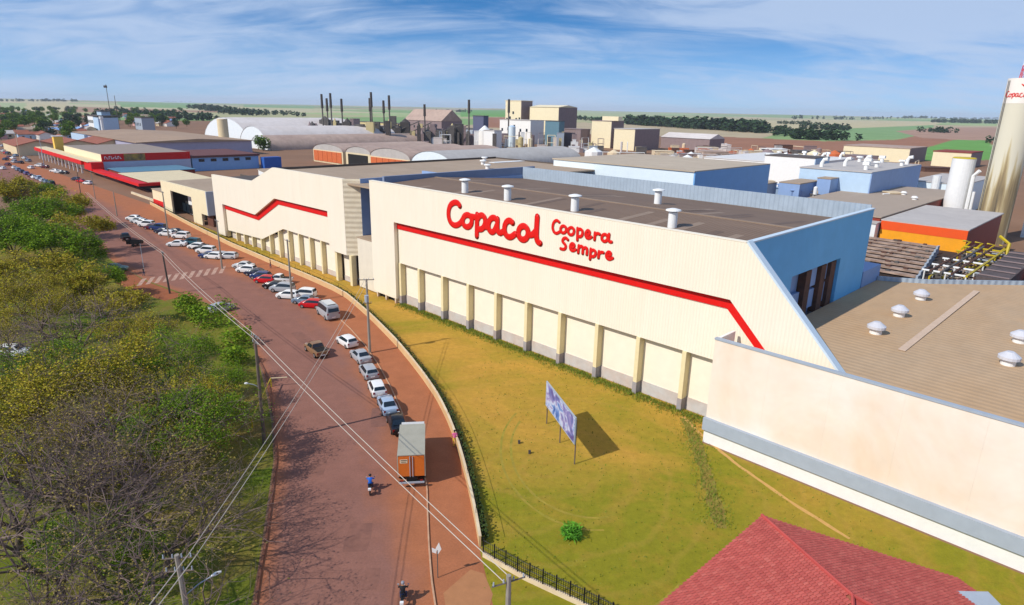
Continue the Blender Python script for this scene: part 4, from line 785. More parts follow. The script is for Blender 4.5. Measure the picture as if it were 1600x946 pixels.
# ------------------------------------------------------------------ condenser yard
yd = gthing('condenser_yard', 'sunken roof yard floor of dark stained steel below the orange building', 'yard', 60, 62); ORG[yd.name] = (60, 62, 0)
b = MB(); b.face([(44, 58, 5.2), (64, 47, 5.2), (92, 66, 5.2), (92, 97.9, 5.2), (44, 97.9, 5.2)]); b.build('floor', mat('stained_yard', '#3d332e', .9, .3, .5), yd, fix=False)
rngc = random.Random(3)
for k in range(9):
    v = 60.5 + k * 3.9
    ue = 67.5 - k * .55 if k < 9 else 60
    us = 47 if k > 1 else 56
    c_ = gthing('condenser_row', 'rusty brown condenser row, %s' % ('nearest the sand-coloured roof', 'second from the sand-coloured roof', 'third from the sand-coloured roof', 'fourth from the sand-coloured roof', 'middle one of the nine rows'
        , 'fourth from the orange building', 'third from the orange building', 'second from the orange building', 'nearest the orange building')[min(k, 8)], 'condenser', us, v, 5.2, 'condenser rows in the yard')
    b = MB(); b.box(us, ue, v, v + 1.3, 5.3, 6.54); b.build('casing', mat('shade_dark_fins', '#3a2f2a', .85, .3, 1.5), c_)  # shade between the rows painted as near-black fins
    b = MB(); b.box(us, ue, v - .32, v + 1.1, 6.55, 6.85); b.build('ridge', mat('lit_rust_top', '#b39a88', .85, .3, 1.2, col2='#7d6355', scale2=.7, amt2=.5), c_)  # sunlight on the row tops put in as a paler rust tone
    b = MB(); b.box(ue + .02, ue + .35, v - .3, v + 1.3, 5.3, 6.95); b.build('end_plate', M_LEDGE, c_)
    for j in range(4):
        u = us + 1 + rngc.random() * (ue - us - 2)
        b = MB(); b.box(u, u + .4 + rngc.random() * .5, v + .1, v + .9, 6.86, 6.95 + rngc.random() * .2); b.build('valve_box', M_STEEL if j % 2 else M_RUST, c_)
pf = gthing('pipe_frame', 'white and yellow steel pipe rack standing at the end of the condenser rows', 'pipe rack', 71, 62, 5.2)
for v in (63, 69, 76, 86, 92):
    b = MB(); b.tube([(67.6, v, 7.6), (74, v, 7.6)], .17, 6); b.build('cross_pipe', M_WHITE if v < 82 else M_YELP, pf)
    for u in (68, 71, 73.8):
        b = MB(); b.tube([(u, v, 5.2), (u, v, 7.6)], .12, 5); b.build('post', M_WHITE if v < 80 else M_YELP, pf)
for u, mm in ((69, M_RUST), (70.5, M_STEEL), (72, M_RUST), (74, M_YELP)):
    b = MB(); b.tube([(u, 62, 7.8), (u, 94, 7.8)], .2, 6); b.build('long_pipe', mm, pf)
b = MB(); b.tube([(74.4, 92, 5.2), (74.4, 93.5, 9), (72.5, 95, 10)], .3, 6); b.build('yellow_duct', M_YELP, pf)
for k in range(4):
    b = MB(); b.tube([(66.5 + k * 2, 96.5, 6.2), (67.8 + k * 2, 96.5, 8), (66.5 + k * 2, 96.6, 8)], .2, 5); b.build('yellow_brace', M_YELP, pf)
dk = gthing('dark_pallet_stack', 'long dark steel deck sloping towards the yard edge', 'deck', 78, 62, 5.2)
b = MB(); b.prism([(62, 5.2), (62, 8.2), (92, 8.0), (92, 5.2)], 75.2, 79.4, 'x'); b.build('deck_body', mat('deck_steel', '#4c4444', .8, .3, .9, col2='#6a5c58', scale2=.6, amt2=.5), dk)
for k in range(6):
    b = MB(); b.box(75.3, 79.3, 63 + k * 5, 63.25 + k * 5, 8.25, 8.4); b.build('deck_rib', M_PURPLE, dk)
oc = gthing('orange_tank', 'orange and white tank at the right edge of the yard', 'tank', 86, 74, 5.2)
b = MB(); b.cyl(81.5, 80, 5.2, 8.2, 2, n=20); b.build('orange_shell', M_ORANGE, oc)
b = MB(); b.cyl(81.5, 80, 8.21, 10.4, 1.7, n=20); b.build('white_shell', M_WHITE, oc)
b = MB(); b.tube([(84.5, 66, 5.4), (88, 72, 8.6)], .35, 6); b.tube([(86, 66, 5.4), (89.5, 72, 8.6)], .35, 6); b.build('inclined_pipe', M_YELP, oc)

# ------------------------------------------------------------------ supermarket and neighbours
sm = gthing('supermarket', 'supermarket with red sign wall, red canopy and flat brown roof', 'supermarket', -269, 12.5)
b = MB(); b.box(-305, -233, 12.8, 49, 0, 9.0); b.build('wall', M_CREAMB, sm)
b = MB(); b.box(-304.6, -233.3, 13.2, 48.6, 9.004, 9.15); b.build('roof', mat('brown_grey_roof', '#96877a', .8, .08, .3), sm)
b = MB(); b.box(-232.98, -232.6, 12.8, 49.2, 6.0, 9.2); b.build('sign_wall', M_RED, sm)
b = MB(); b.box(-232.98, -232.7, 12.8, 49.2, 0, 5.98); b.build('end_wall', mat('pale_lilac_wall', '#b9bed0', .7, .06, .5), sm)
b = MB(); b.box(-232.58, -232.5, 21.5, 30, 6.1, 9.1); b.build('poster', mat('poster_print', '#5c4b45', .6, .5, .5, col2='#c4973a', scale2=.35, amt2=.7), sm)
b = MB()
for k, hh in enumerate((1.2, .9, 1.3, 1.2, .8, 1.3, 1.2, .9)):
    v = 13.9 + k * .85
    b.box(-232.58, -232.52, v, v + .22, 7.0, 7.0 + hh); b.box(-232.58, -232.52, v + .24, v + .62, 7.0 + hh * (.0 if k % 2 else .75), 7.0 + hh * (.25 if k % 2 else 1.0))
b.build('sign_lettering', M_WHITE, sm)
b = MB(); b.box(-350, -243, 7, 12.7, 4.3, 6.0); b.build('canopy', M_RED, sm)
b = MB(); b.box(-349.5, -232.6, 7.4, 12.7, 6.004, 6.2); b.build('canopy_roof', M_TAN, sm)
b = MB(); b.box(-242.98, -230, 8, 12.7, 2.5, 6.0); b.build('canopy_end', M_RED, sm)
for k in range(13):
    b = MB(); b.box(-346 + k * 8, -345.4 + k * 8, 8, 8.6, 0, 4.29); b.build('canopy_post', M_WHITE, sm)
b = MB(); b.box(-331, -327, 12.9, 17, 0, 12.5); b.build('yellow_pylon', mat('mustard_paint', '#ecc257', .7, .05, .6), sm)
b = MB(); b.box(-331.4, -326.6, 12.5, 17.4, 12.51, 12.8); b.build('pylon_cap', M_WHITE, sm)
ann = gthing('red_trimmed_annex', 'low annex with red trim and teal roof in front of the supermarket sign', 'annex', -232, 8)
b = MB(); b.box(-229.9, -207, 14, 42, 0, 3.4); b.build('wall', M_BRICKR, ann)
b = MB(); b.box(-230, -206.5, 13.5, 42.5, 3.41, 3.6); b.build('roof', mat('teal_roof', '#5b8296', .6, .08, .4), ann)
b = MB(); b.box(-229.9, -165, 8.2, 11.4, 2.3, 3.3); b.box(-166, -165, 11.4, 36, 2.3, 3.3); b.build('red_trim', M_RED, ann)
b = MB(); b.box(-206, -166, 11.9, 35.5, 3.31, 3.5); b.build('tan_roof', M_TAN, ann)
b = MB(); b.box(-205.5, -166.5, 12.5, 35, 0, 2.28); b.build('shade_dark_wall', M_DARK, ann)  # shade under the annex roof painted as a near-black wall
b = MB(); b.box(-165, -132, 5.4, 5.9, 0, .7); b.build('street_wall', M_COPE, ann)
bb = gthing('blue_depot', 'long light blue depot with small dark windows under a brown roof', 'depot', -240, 50)
b = MB(); b.box(-275, -233.2, 50, 82, 0, 6.2); b.build('wall', mat('depot_blue', '#86aeda', .65, .06, .5), bb)
b = MB(); b.box(-275.5, -232.6, 49.6, 82.5, 6.21, 7.2); b.build('roof', mat('maroon_roof', '#6b4440', .8, .1, .5), bb)
for k in range(5):
    b = MB(); b.box(-233.18, -233.05, 53 + k * 5.6, 55.6 + k * 5.6, 4.3, 5.6); b.build('window', M_GLASS, bb)
b = MB(); b.box(-233.19, -229, 83, 92, 0, 5.5); b.build('blue_bay', mat('strong_blue', '#2f5fae', .6, .1, .6), bb)
bs_ = gthing('brown_shed', 'very large brown-roofed shed beyond the supermarket', 'shed', -400, 50)
b = MB(); b.box(-480, -325, 52, 118, 0, 8.4); b.build('wall', mat('lilac_wall', '#a9a6ba', .7, .08, .3), bs_)
b = MB(); b.prism([(51, 8.41), (51, 8.7), (85, 10.2), (119, 8.7), (119, 8.41)], -481, -324, 'x'); b.build('roof', mat('tan_shed_roof', '#ad9278', .8, .1, .3, col2='#987d68', scale2=.06, amt2=.4), bs_)
b = MB(); b.box(-480, -440, 50, 52, 0, 8); b.build('white_end', M_PALEB2, bs_)
rh = gthing('clay_roofed_hall', 'old hall with three clay tiled gables beyond the supermarket', 'hall', -400, 8)
for k in range(3):
    v = 2 + k * 20
    b = MB(); b.prism([(v, 0), (v, 5.4), (v + 10, 8), (v + 20, 5.4), (v + 20, 0)], -420, -372, 'x'); b.build('wall', M_TAN, rh)
    b = MB()
    for s0, s1, z0, z1 in ((v - .6, v + 10, 5.3, 8.1), (v + 10, v + 20.6, 8.1, 5.3)):
        b.prism([(s0, z0), (s1, z1), (s1, z1 + .3), (s0, z0 + .3)], -421, -371, 'x')
    b.build('roof', M_TILEH, rh)
cs = thing('cement_silo', 'single beige cylindrical silo standing before the white vaulted sheds', 'silo', (-200, 452, 0)); ORG[cs.name] = (-200, 452, 0)
b = MB(); b.cyl(-200, 452, 0, 20.3, 3.4, n=24); b.build('shell', M_TAN, cs)
b = MB(); b.cyl(-200, 452, 20.31, 20.9, 3.5, 3.2, n=24); b.build('silo_top', M_COPE, cs)

# ------------------------------------------------------------------ vaulted sheds
def vault(name, label, uc, half, z0, z1, v0, v1, rm, em, wm=None, brick=None, cat='warehouse'):
    t = gthing(name, label, cat, uc, v0)
    n = 14; arc = [(uc - half * math.cos(math.pi * k / n), z0 + (z1 - z0) * math.sin(math.pi * k / n)) for k in range(n + 1)]
    b = MB()
    vs = [(u, v0, z) for u, z in arc] + [(u, v1, z) for u, z in arc]
    b.add(vs, [(i, i + 1, n + 2 + i, n + 1 + i) for i in range(n)]); b.build('vault_roof', rm, t, smooth=True)
    for vg in (v0 + .3, v1 - .3):
        b = MB(); b.face([(u, vg, z) for u, z in arc]); b.build('gable', em, t)
    if z0 > 0:
        b = MB(); b.box(uc - half, uc + half, v0 + .2, v1 - .2, 0, z0 - .01); b.build('wall', wm or em, t)
    if brick:
        for k in range(6):
            u = uc - half + 1 + k * (2 * half - 2) / 6
            b = MB(); b.box(u, u + (2 * half - 2) / 6 - .35, v0 - .05, v0 + .25, .8, z0 - .5); b.build('brick_panel', brick, t)
    return t
vault('white_vaulted_shed', 'largest vaulted shed with white end, farthest of three', -451.5, 46, 0, 20, 150, 252, M_WARM, M_VEND)
vault('grey_vaulted_shed', 'middle vaulted shed with white end and grey-brown roof', -387, 24, 0, 15.4, 145, 258, M_WARM, M_VEND)
vault('brown_vaulted_shed', 'lowest vaulted shed with long brown roof and white end', -368, 17, 0, 9.6, 142, 282, M_WARM2, M_VEND)
MB_ = mat('orange_brick', '#c9683a', .85, .15, .8)
vault('brick_arch_store', 'brick-fronted store under a pale arched roof, left of the open bay', -241.4, 16.5, 7.0, 10.6, 125, 190, M_WARM2, M_VAULTG, M_TAN, MB_)
t = vault('open_arch_bay', 'arched store with dark open front between two brick stores', -209.5, 12.3, 7.4, 10.8, 125, 190, M_WARM2, M_VAULTG, M_TAN)
b = MB(); b.box(-219, -200, 124.8, 125.1, .3, 6.6); b.build('opening', M_DARK, t)  # near-black panel painted as the shade inside the open bay
vault('brick_arch_store', 'brick-fronted store under a pale arched roof, right of the open bay', -180.5, 17.5, 7.0, 11.6, 125, 190, M_WARM2, M_VAULTG, M_TAN, MB_)
vault('long_grey_vault', 'long pale grey vaulted hall right of the brick stores', -147, 15.5, 5.5, 12.2, 125, 215, M_VAULTG, M_PALEB)
gtr = thing('round_green_tree', 'round green tree alone in front of the vaulted sheds', 'tree', tuple(uv(-352, 137)))

# ------------------------------------------------------------------ grain plant in the distance
BGM = {'cream_tower': ('tall cream plant tower, highest block of the plant', M_CREAMB, M_CREAMB), 'cream_block': ('broad cream block with dark grey right face', M_CREAMB, M_CREAMB),
 'white_plant': ('white plant building with pale tanks before the cream tower', M_WHITEW, M_ROOFG), 'cream_annex': ('cream block with small penthouse right of the broad block', M_CREAMB, M_PURPLE),
 'cream_store': ('low wide cream store with blank front', M_CREAMB, M_ROOFG), 'purple_shed': ('low brown-grey shed between cream blocks', M_PURPLE, M_PURPLE),
 'dark_tower': ('dark blue-grey plant tower left of the white plant', mat('slate_cladding', '#5d6078', .7, .08, .4), M_STEEL), 'kiosk_shed': ('small pale shed on the brown vault side', M_COPE, M_ROOFG),
 'brown_warehouse': ('brown gabled warehouse before the dark wood', M_PURPLE, M_WARM), 'plant_hall': ('brown-roofed plant hall among the stacks', M_PURPLE, M_WARM2), 'yellow_plant': ('yellowish plant building under the stacks', mat('dull_yellow', '#c9b886', .75, .12, .3), M_STEEL),
 'grey_plant': ('grey-blue plant building below the ridge', M_LEDGE, M_STEEL), 'cream_row': ('long cream building with brown roof beyond the vented hall', M_CREAMB, M_WARM2), 'cream_wall_store': ('cream store with brown-red end beyond the tower', M_CREAMB, M_BRICKR),
 'small_white': ('small white tank house beside the dark tower', M_WHITE, M_ROOFG), 'teal_plant': ('shaded side of white plant as a teal-tinted block by the cream block', mat('shade_teal_cladding', '#5f7f8c', .7, .1, .4), M_STEEL)}  # teal block: shade on the white plant's right side put into colour
for key, a0, a1, b0, b1, h in BG:
    if key == 'dark_tower': b1 = b0 + 6
    if key == 'teal_plant': b1 = b0 + 7
    lab, wm, rm = BGM[key]
    t = gthing(key, lab, 'plant building', a1, b0)
    b = MB(); b.box(a0, a1, b0, b1, 0, h); b.build('wall', wm, t)
    if key in ('brown_warehouse', 'plant_hall', 'cream_block'):
        m_ = (b0 + b1) / 2; g = {'cream_block': 2, 'plant_hall': 12}.get(key, 4)
        b = MB(); b.prism([(b0 - .6, h + .01), (m_, h + g), (b1 + .6, h + .01)], a0 - .5, a1 + .5, 'x'); rr_ = b.build('roof', rm, t)
    else:
        b = MB(); b.box(a0 - .4, a1 + .4, b0 - .4, b1 + .4, h + .01, h + .5); rr_ = b.build('roof', rm, t)
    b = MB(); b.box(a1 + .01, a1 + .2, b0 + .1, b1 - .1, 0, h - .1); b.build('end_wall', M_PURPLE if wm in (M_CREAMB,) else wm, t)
    if key in ('white_plant', 'yellow_plant', 'grey_plant', 'cream_tower', 'plant_hall'):
        rg = random.Random(len(key))
        for k in range(5):
            u = a0 + (a1 - a0) * (k + .3) / 5; z = h * rg.uniform(.35, .7)
            b = MB(); b.box(u, u + 2.2, b0 - .12, b0 - .02, z, z + 2.6); b.build('window', M_GLASS, t)
    if key == 'cream_annex':
        b = MB(); b.box(a0 + 8, a1 + 4, b0 + 4, b0 + 10, h + .5, h + 4); b.build('penthouse', M_CREAMB, t)
def stack(x, y, h, r_, k):
    t = thing('plant_stack', 'dark slim plant stack, %s' % k, 'stack', (x, y, 0), 0, 'stacks of the grain plant'); ORG[t.name] = (x, y, 0)
    b = MB(); b.cyl(x, y, 0, h * .72, r_, r_ * .8, 10); b.build('shaft', M_STEEL, t)
    b = MB(); b.cyl(x, y, h * .72, h, r_ * 1.5, r_ * 1.3, 10); b.build('stack_head', M_STACK, t)
for (x, y, h, k) in ((-159, 548, 39.5, 'leftmost of all'), (-155, 548, 36.3, 'second from the left'), (-151, 545, 40.3, 'third from the left'), (-143, 548, 36.2, 'fourth from the left'), (-120, 549, 37.2, 'fifth from the left, just beside the tallest'),
                     (-117, 541, 41.7, 'tallest, near the middle'), (-108, 545, 35.5, 'short one right of the tallest'), (-103, 543, 39.5, 'with clear sky around, right of the tallest'), (-75, 548, 33.2, 'against the brown plant hall'), (-38, 540, 37.4, 'alone before the dark tower'), (-6, 560, 38.6, 'touching the cream tower')):
    stack(x, y, h, .72, k)
rgp = random.Random(12)
pw = thing('process_plant', 'tangle of grey steel conveyors, hoppers and frames under the stacks', 'processing plant', (-110, 555, 0)); ORG[pw.name] = (-110, 555, 0)
for k in range(95):
    x = rgp.uniform(-172, -40); y = rgp.uniform(535, 580); w = rgp.uniform(1.5, 8); h = rgp.uniform(4, 19) * (1 if k % 5 else 1.25)
    b = MB(); b.box(x, x + w, y, y + w, 0, h)
    if k % 3 == 0: b.cyl(x + w / 2, y + w / 2, h + .02, h + 3, w * .5, .3, 8)
    b.build('hopper' if k % 3 == 0 else 'steel_frame', (M_STEEL, M_STACK, M_PURPLE, MATS['dull_yellow'])[k % 4], pw)
for k in range(11):
    x = rgp.uniform(-168, -60); y = rgp.uniform(538, 575)
    b = MB(); b.tube([(x, y, rgp.uniform(8, 14)), (x + rgp.uniform(12, 24), y + 5, rgp.uniform(14, 20))], .42, 5); b.build('conveyor', M_STEEL, pw)
ct = thing('conical_tank', 'white tank with conical top before the white plant', 'tank', (-26, 560, 0)); ORG[ct.name] = (-26, 560, 0)
b = MB(); b.cyl(-26, 560, 0, 13, 5, n=16); b.build('shell', M_WHITEW, ct); b = MB(); b.cyl(-26, 560, 13.01, 17, 5.2, .6, n=16); b.build('cone_top', M_WHITE, ct)
ct = thing('cylinder_tank', 'upright white cylinder in front of the white plant', 'tank', (-3, 560, 0)); ORG[ct.name] = (-3, 560, 0)
b = MB(); b.cyl(-3, 560, 0, 16.6, 3, n=16); b.build('shell', M_PALEB, ct); b = MB(); b.cyl(-3, 560, 16.61, 17.6, 3, 1.2, n=16); b.build('tank_top', M_PALEB2, ct)
sw = thing('sawmill_yard', 'low orange and cream sheds and stacks before the brown warehouse', 'yard sheds', (135, 520, 0)); ORG[sw.name] = (135, 520, 0)
for k in range(16):
    x = rgp.uniform(112, 205); y = rgp.uniform(478, 530); w = rgp.uniform(4, 11)
    b = MB(); b.box(x, x + w, y, y + 5, 0, rgp.uniform(2, 5)); b.build('shed', (MB_, M_CREAMB, M_RUST, M_WHITE)[k % 4], sw)

# rooftop and yard clutter of the works
rgq = random.Random(31)
def clutter(name, label, cat, cx, cy, x0, x1, y0, y1, n, hmax, mats_, zb=0.0, wmax=8):
    t = thing(name, label, cat, (cx, cy, zb)); ORG[t.name] = (cx, cy, zb)
    for k in range(n):
        x = rgq.uniform(x0, x1); y = rgq.uniform(y0, y1); w = rgq.uniform(1.5, wmax); d = rgq.uniform(1.5, wmax); h = zb + rgq.uniform(.25, 1) * hmax; b = MB(); q = rgq.random(); mm = rgq.choice(mats_)
        if q < .5: b.box(x, x + w, y, y + d, zb, h); b.box(x - .2, x + w + .2, y - .2, y + d + .2, h + .01, h + .25); b.build('plant_unit', mm, t, kind=None)
        elif q < .7: b.cyl(x, y, zb, h, w * .3, n=10); b.cyl(x, y, h, h + w * .15, w * .3, .1, 10); b.build('vessel', mm, t)
        elif q < .88:
            a = rgq.uniform(0, 3.14); b.tube([(x, y, zb), (x, y, h), (x + math.cos(a) * w * 2, y + math.sin(a) * w * 2, h), (x + math.cos(a) * w * 2, y + math.sin(a) * w * 2, zb)], .25, 5); b.build('pipe_bridge', mm, t)
        else:
            for (px_, py_) in ((x, y), (x + w, y), (x + w, y + d), (x, y + d)): b.tube([(px_, py_, zb), (px_, py_, h)], .16, 4)
            for zz_ in (zb + (h - zb) * .5, h): b.tube([(x, y, zz_), (x + w, y, zz_), (x + w, y + d, zz_), (x, y + d, zz_), (x, y, zz_)], .14, 4)
            b.build('frame_tower', mm, t)
    return t
PL = (M_STEEL, M_PURPLE, M_LEDGE, M_WHITE, M_CREAMB, M_WARM, MATS['dull_yellow'])
clutter('process_yard', 'mixed steel frames, vessels and sheds before the cream tower', 'processing plant', 0, 540, -75, 55, 515, 590, 46, 13, PL)
clutter('process_yard', 'frames, posts and low sheds between broad cream block and cream annex', 'processing plant', 75, 540, 40, 108, 500, 560, 26, 10, PL)
clutter('process_yard', 'low roofs and units right of the long grey vault', 'processing plant', 80, 400, 45, 140, 340, 460, 55, 6, (M_ROOFG, M_PURPLE, M_WHITE, M_WARM2, M_COPE), wmax=20)
clutter('process_yard', 'brown frames and hoppers behind the pale roofs, below the dark wood', 'processing plant', 190, 470, 115, 250, 390, 560, 80, 7, (M_RUST, M_STEEL, MB_, M_WHITE, M_CREAMB, M_WARM, M_ROOFG, M_COPE, M_PURPLE), wmax=17)
clutter('roof_units', 'pipes and small white units between pale blue hall and vented hall', 'plant room', 80, 200, 78, 108, 178, 215, 34, 4, (M_WHITE, M_PALEB2, M_STEELB, M_COPE, M_STEEL), 8.0, 4)
clutter('roof_units', 'jumble of pipes and units at the right edge behind the orange building', 'plant room', 165, 150, 146, 175, 138, 180, 36, 5, (M_WHITE, M_PURPLE, M_STEELB, M_RUST, M_YELP, M_PALEB2), 3.0, 4)
clutter('process_yard', 'low sheds and open frames around the brown vaulted shed', 'processing plant', -60, 420, -100, -5, 395, 450, 24, 6, (M_ROOFG, M_PURPLE, M_COPE, M_WARM2, M_STEEL), wmax=10)
# dense pipework in the condenser yard
yw = gthing('yard_pipework', 'dense rusty and yellow pipework crowding the yard under the pipe rack', 'pipework', 72, 62, 5.2)
for k in range(58):
    u = rgq.uniform(67.2, 73.6); v = rgq.uniform(61, 96); z = rgq.uniform(5.5, 7.2); ln = rgq.uniform(1.5, 8); b = MB()
    if k % 2: b.tube([(u, v, z), (min(u + ln, 74.6), v, z), (min(u + ln, 74.6), v, 5.2)], rgq.uniform(.08, .2), 5)
    else: b.tube([(u, v, 5.2), (u, v, z), (u, min(v + ln, 97), z)], rgq.uniform(.08, .2), 5)
    b.build('pipe', rgq.choice((M_RUST, M_STEEL, M_COPE, M_YELP, M_RUST, MATS['lit_rust_top'], M_LEDGE)), yw)
for k in range(16):
    u = rgq.uniform(67.5, 73.5); v = rgq.uniform(61, 95); b = MB(); b.box(u, u + rgq.uniform(.6, 1.8), v, v + rgq.uniform(.6, 2), 5.2, 5.2 + rgq.uniform(.5, 1.6)); b.build('pump_block', rgq.choice((M_RUST, M_STEEL, M_YELP, MATS['lit_rust_top'])), yw)
# worn footpath and weeds on the lawn
def path_sheet(name, P, w, z, m_, label):
    b = MB(); P = resample(P, 24); rg = random.Random(len(P)); L = []; Rr = []
    for i, p in enumerate(P):
        d = (P[min(i + 1, len(P) - 1)] - P[max(i - 1, 0)]).normalized(); n = Vector((-d.y, d.x)); L.append(p + n * w * rg.uniform(.35, .65)); Rr.append(p - n * w * rg.uniform(.35, .65))
    for i in range(len(P) - 1): b.face([(*L[i], z), (*Rr[i], z), (*Rr[i + 1], z), (*L[i + 1], z)])
    o = b.build(name, m_, fix=False); tag(o, label, kind='structure')
    if o.data.polygons[0].normal.z < 0: o.data.flip_normals()
path_sheet('footpath', [(19.0, 63.5), (20.2, 58), (22, 53), (24.5, 47.5), (27, 43)], .35, .022, mat('worn_sand', '#c79a58', .95, .15, 2), 'thin pale worn line crossing the lawn beside the low warehouse')
path_sheet('footpath', [(19.3, 63), (18.6, 55), (18.0, 50), (17.2, 44)], 1.1, .020, mat('worn_soil', '#8f7434', .95, .3, 1.2, col2='#7a7a2c', scale2=.8, amt2=.5), 'darker worn weedy strip across the lawn above the tiled house')
for nm_, lab_, c_, r_, a0_, a1_ in (('tyre_track', 'faint pale tyre track curving round the billboard', (7, 56), 11, 2.6, 4.9), ('tyre_track', 'second faint tyre track beside the first round the billboard', (7, 56), 12.6, 2.5, 4.8), ('tyre_track', 'faint curved tyre track near the fence end of the lawn', (6, 50), 16, 4.0, 5.4)):
    path_sheet(nm_, [(c_[0] + r_ * math.cos(a0_ + (a1_ - a0_) * k / 20) * .62, c_[1] + r_ * math.sin(a0_ + (a1_ - a0_) * k / 20)) for k in range(21)], .22, .019, mat('flattened_grass', '#a58b38', .95, .25, 1.2, col2='#8a8328', scale2=.7, amt2=.6), lab_)
for px_, py_, w_, l_, a_ in ((-14, 62, 1.6, 4.5, 1.75), (-17.5, 52, 1.2, 3, 1.7), (-11.5, 42, 1.8, 3.4, 1.62), (-30, 86, 1.6, 5, 2.2), (-9.5, 37.5, 1.0, 2.2, 1.6)):
    d_ = Vector((math.cos(a_), math.sin(a_))); n_ = Vector((-d_.y, d_.x)); c_ = Vector((px_, py_)); P_ = [c_ + d_ * l_ * s_ + n_ * w_ * t_ for s_, t_ in ((-.5, -.5), (-.1, -.55), (.5, -.45), (.48, .5), (-.2, .55), (-.52, .45))]
    zsheet('asphalt_patch', [tuple(q_) for q_ in P_], .0165, mat('patched_asphalt', '#7d564a', .95, .2, 1.5, col2='#8f6252', scale2=.6, amt2=.5))
rgw = random.Random(17); V_ = []; F_ = []
def blade(x, y, h, s):
    a = rgw.uniform(0, 6.28); dx, dy = math.cos(a) * s, math.sin(a) * s; lx, ly = rgw.uniform(-.5, .5) * h, rgw.uniform(-.5, .5) * h; i = len(V_)
    V_.extend([(x - dx, y - dy, .01), (x + dx, y + dy, .01), (x + lx, y + ly, h)]); F_.append((i, i + 1, i + 2))
for k in range(5200):
    u = rgw.uniform(7, 66); v = -abs(rgw.gauss(0, .8)) + 1.0; p = uv(u, v)
    for _ in range(2): blade(p.x + rgw.gauss(0, .15), p.y + rgw.gauss(0, .15), rgw.uniform(.12, .38), .05)
for k in range(1500):
    t_ = rgw.random(); x = 19.3 + (17.2 - 19.3) * t_ + rgw.gauss(0, .7); y = 63 + (44 - 63) * t_ + rgw.gauss(0, .5); blade(x, y, rgw.uniform(.1, .32), .05)
for k in range(2600):
    x = rgw.uniform(-4, 30); y = rgw.uniform(36, 84); u_, v_ = touv(x, y)
    if v_ > .5 or (u_ > 65 and v_ > -4) or x < -2 + max(0, 62 - 0) * 0 + (-(y - 45) * .42 if y > 45 else 0): continue
    blade(x, y, rgw.uniform(.06, .2), .06)
b = MB(); b.v = V_; b.f = F_; b.mi = [0] * len(F_); o = b.build('lawn_weeds', mat('weed_green', '#6f8a24', .9, 0, 1, island=('#5f7f1c', '#7d8f2a', '#8f8a34', '#567519', '#a0924a')), None, fix=False); tag(o, 'tufts of weeds along the hall foot and over the lawn', 'weeds', kind='stuff')

hd = thing('clipped_hedge', 'dark clipped hedge growing along the lawn side of the perimeter wall', 'hedge', (WALL[0][0], WALL[0][1], 0)); ORG[hd.name] = tuple(hd.location)
V_ = []; F_ = []; hp = resample([tuple(p) for p in WALL], 400)
for i, p in enumerate(hp[:-1]):
    d = (hp[i + 1] - p).normalized(); n = Vector((-d.y, d.x))
    if touv(*(p + n))[1] < touv(*p)[1]: n = -n
    for _ in range(34):
        c = p + n * rgw.uniform(.2, .72) + d * rgw.uniform(-.3, .3); z = rgw.uniform(.05, .98); s_ = rgw.uniform(.07, .15)
        a = rgw.uniform(0, 6.28); q = rgw.uniform(-1, 1); dv = Vector((math.cos(a), math.sin(a), q)).normalized() * s_; uv_ = dv.orthogonal().normalized() * s_ * .6; P3 = Vector((c.x, c.y, z)); j = len(V_)
        V_ += [tuple(P3 - dv), tuple(P3 + uv_), tuple(P3 + dv), tuple(P3 - uv_)]; F_.append((j, j + 1, j + 2, j + 3))
b = MB(); b.v = V_; b.f = F_; b.mi = [0] * len(F_); b.build('foliage', mat('hedge_leaves', '#2c3a12', .85, 0, 1, island=('#222e0e', '#34451a', '#3f4f1c', '#2a3812')), hd, fix=False, kind='stuff')
for i in range(4, 400, 10):
    p = hp[i]; d = (hp[i] - hp[i - 1]).normalized(); n = Vector((-d.y, d.x)); n = -n if touv(*(p + n))[1] < touv(*p)[1] else n; q = p + n * .55
    b = MB(); b.cyl(q.x, q.y, 0, .6, .03, n=4); b.build('stem', M_BARK, hd)

# ------------------------------------------------------------------ cars
M_PAINT = mat('car_paint', '#ffffff', .28, .03, 2, objcol=True, spec=.5)
M_TYRE = mat('tyre', '#1c1a19', .85, .1, 3); M_RIM = mat('rim_metal', '#a8a8aa', .35, .05, 3, metal=.6)
M_LAMP = mat('headlight_glass', '#d5d8da', .2, .02, 3); M_TAIL = mat('tail_light', '#8e1410', .3, .02, 3)
PAINT = {'white': '#e6e6e4', 'silver': '#a7abb0', 'lightblue': '#9fb1c6', 'bluegrey': '#6f8296', 'palegrey': '#c3c7c8', 'red': '#c3131c', 'black': '#15161a', 'darkblue': '#22386b', 'navy': '#262d44',
         'maroon': '#5e1c28', 'dark': '#2b2b30', 'teal': '#2f5a68', 'brown': '#8b6a4c', 'green': '#4e6a5c', 'purple': '#5b4a7c'}
CNAME = {'lightblue': 'pale blue', 'bluegrey': 'blue-grey', 'palegrey': 'pale grey', 'darkblue': 'dark blue', 'navy': 'navy blue', 'dark': 'charcoal', 'teal': 'dark teal'}
KNAME = {'hatch': 'hatchback', 'sedan': 'sedan', 'suv': 'sport utility car', 'pickup': 'pickup truck', 'van': 'passenger van'}
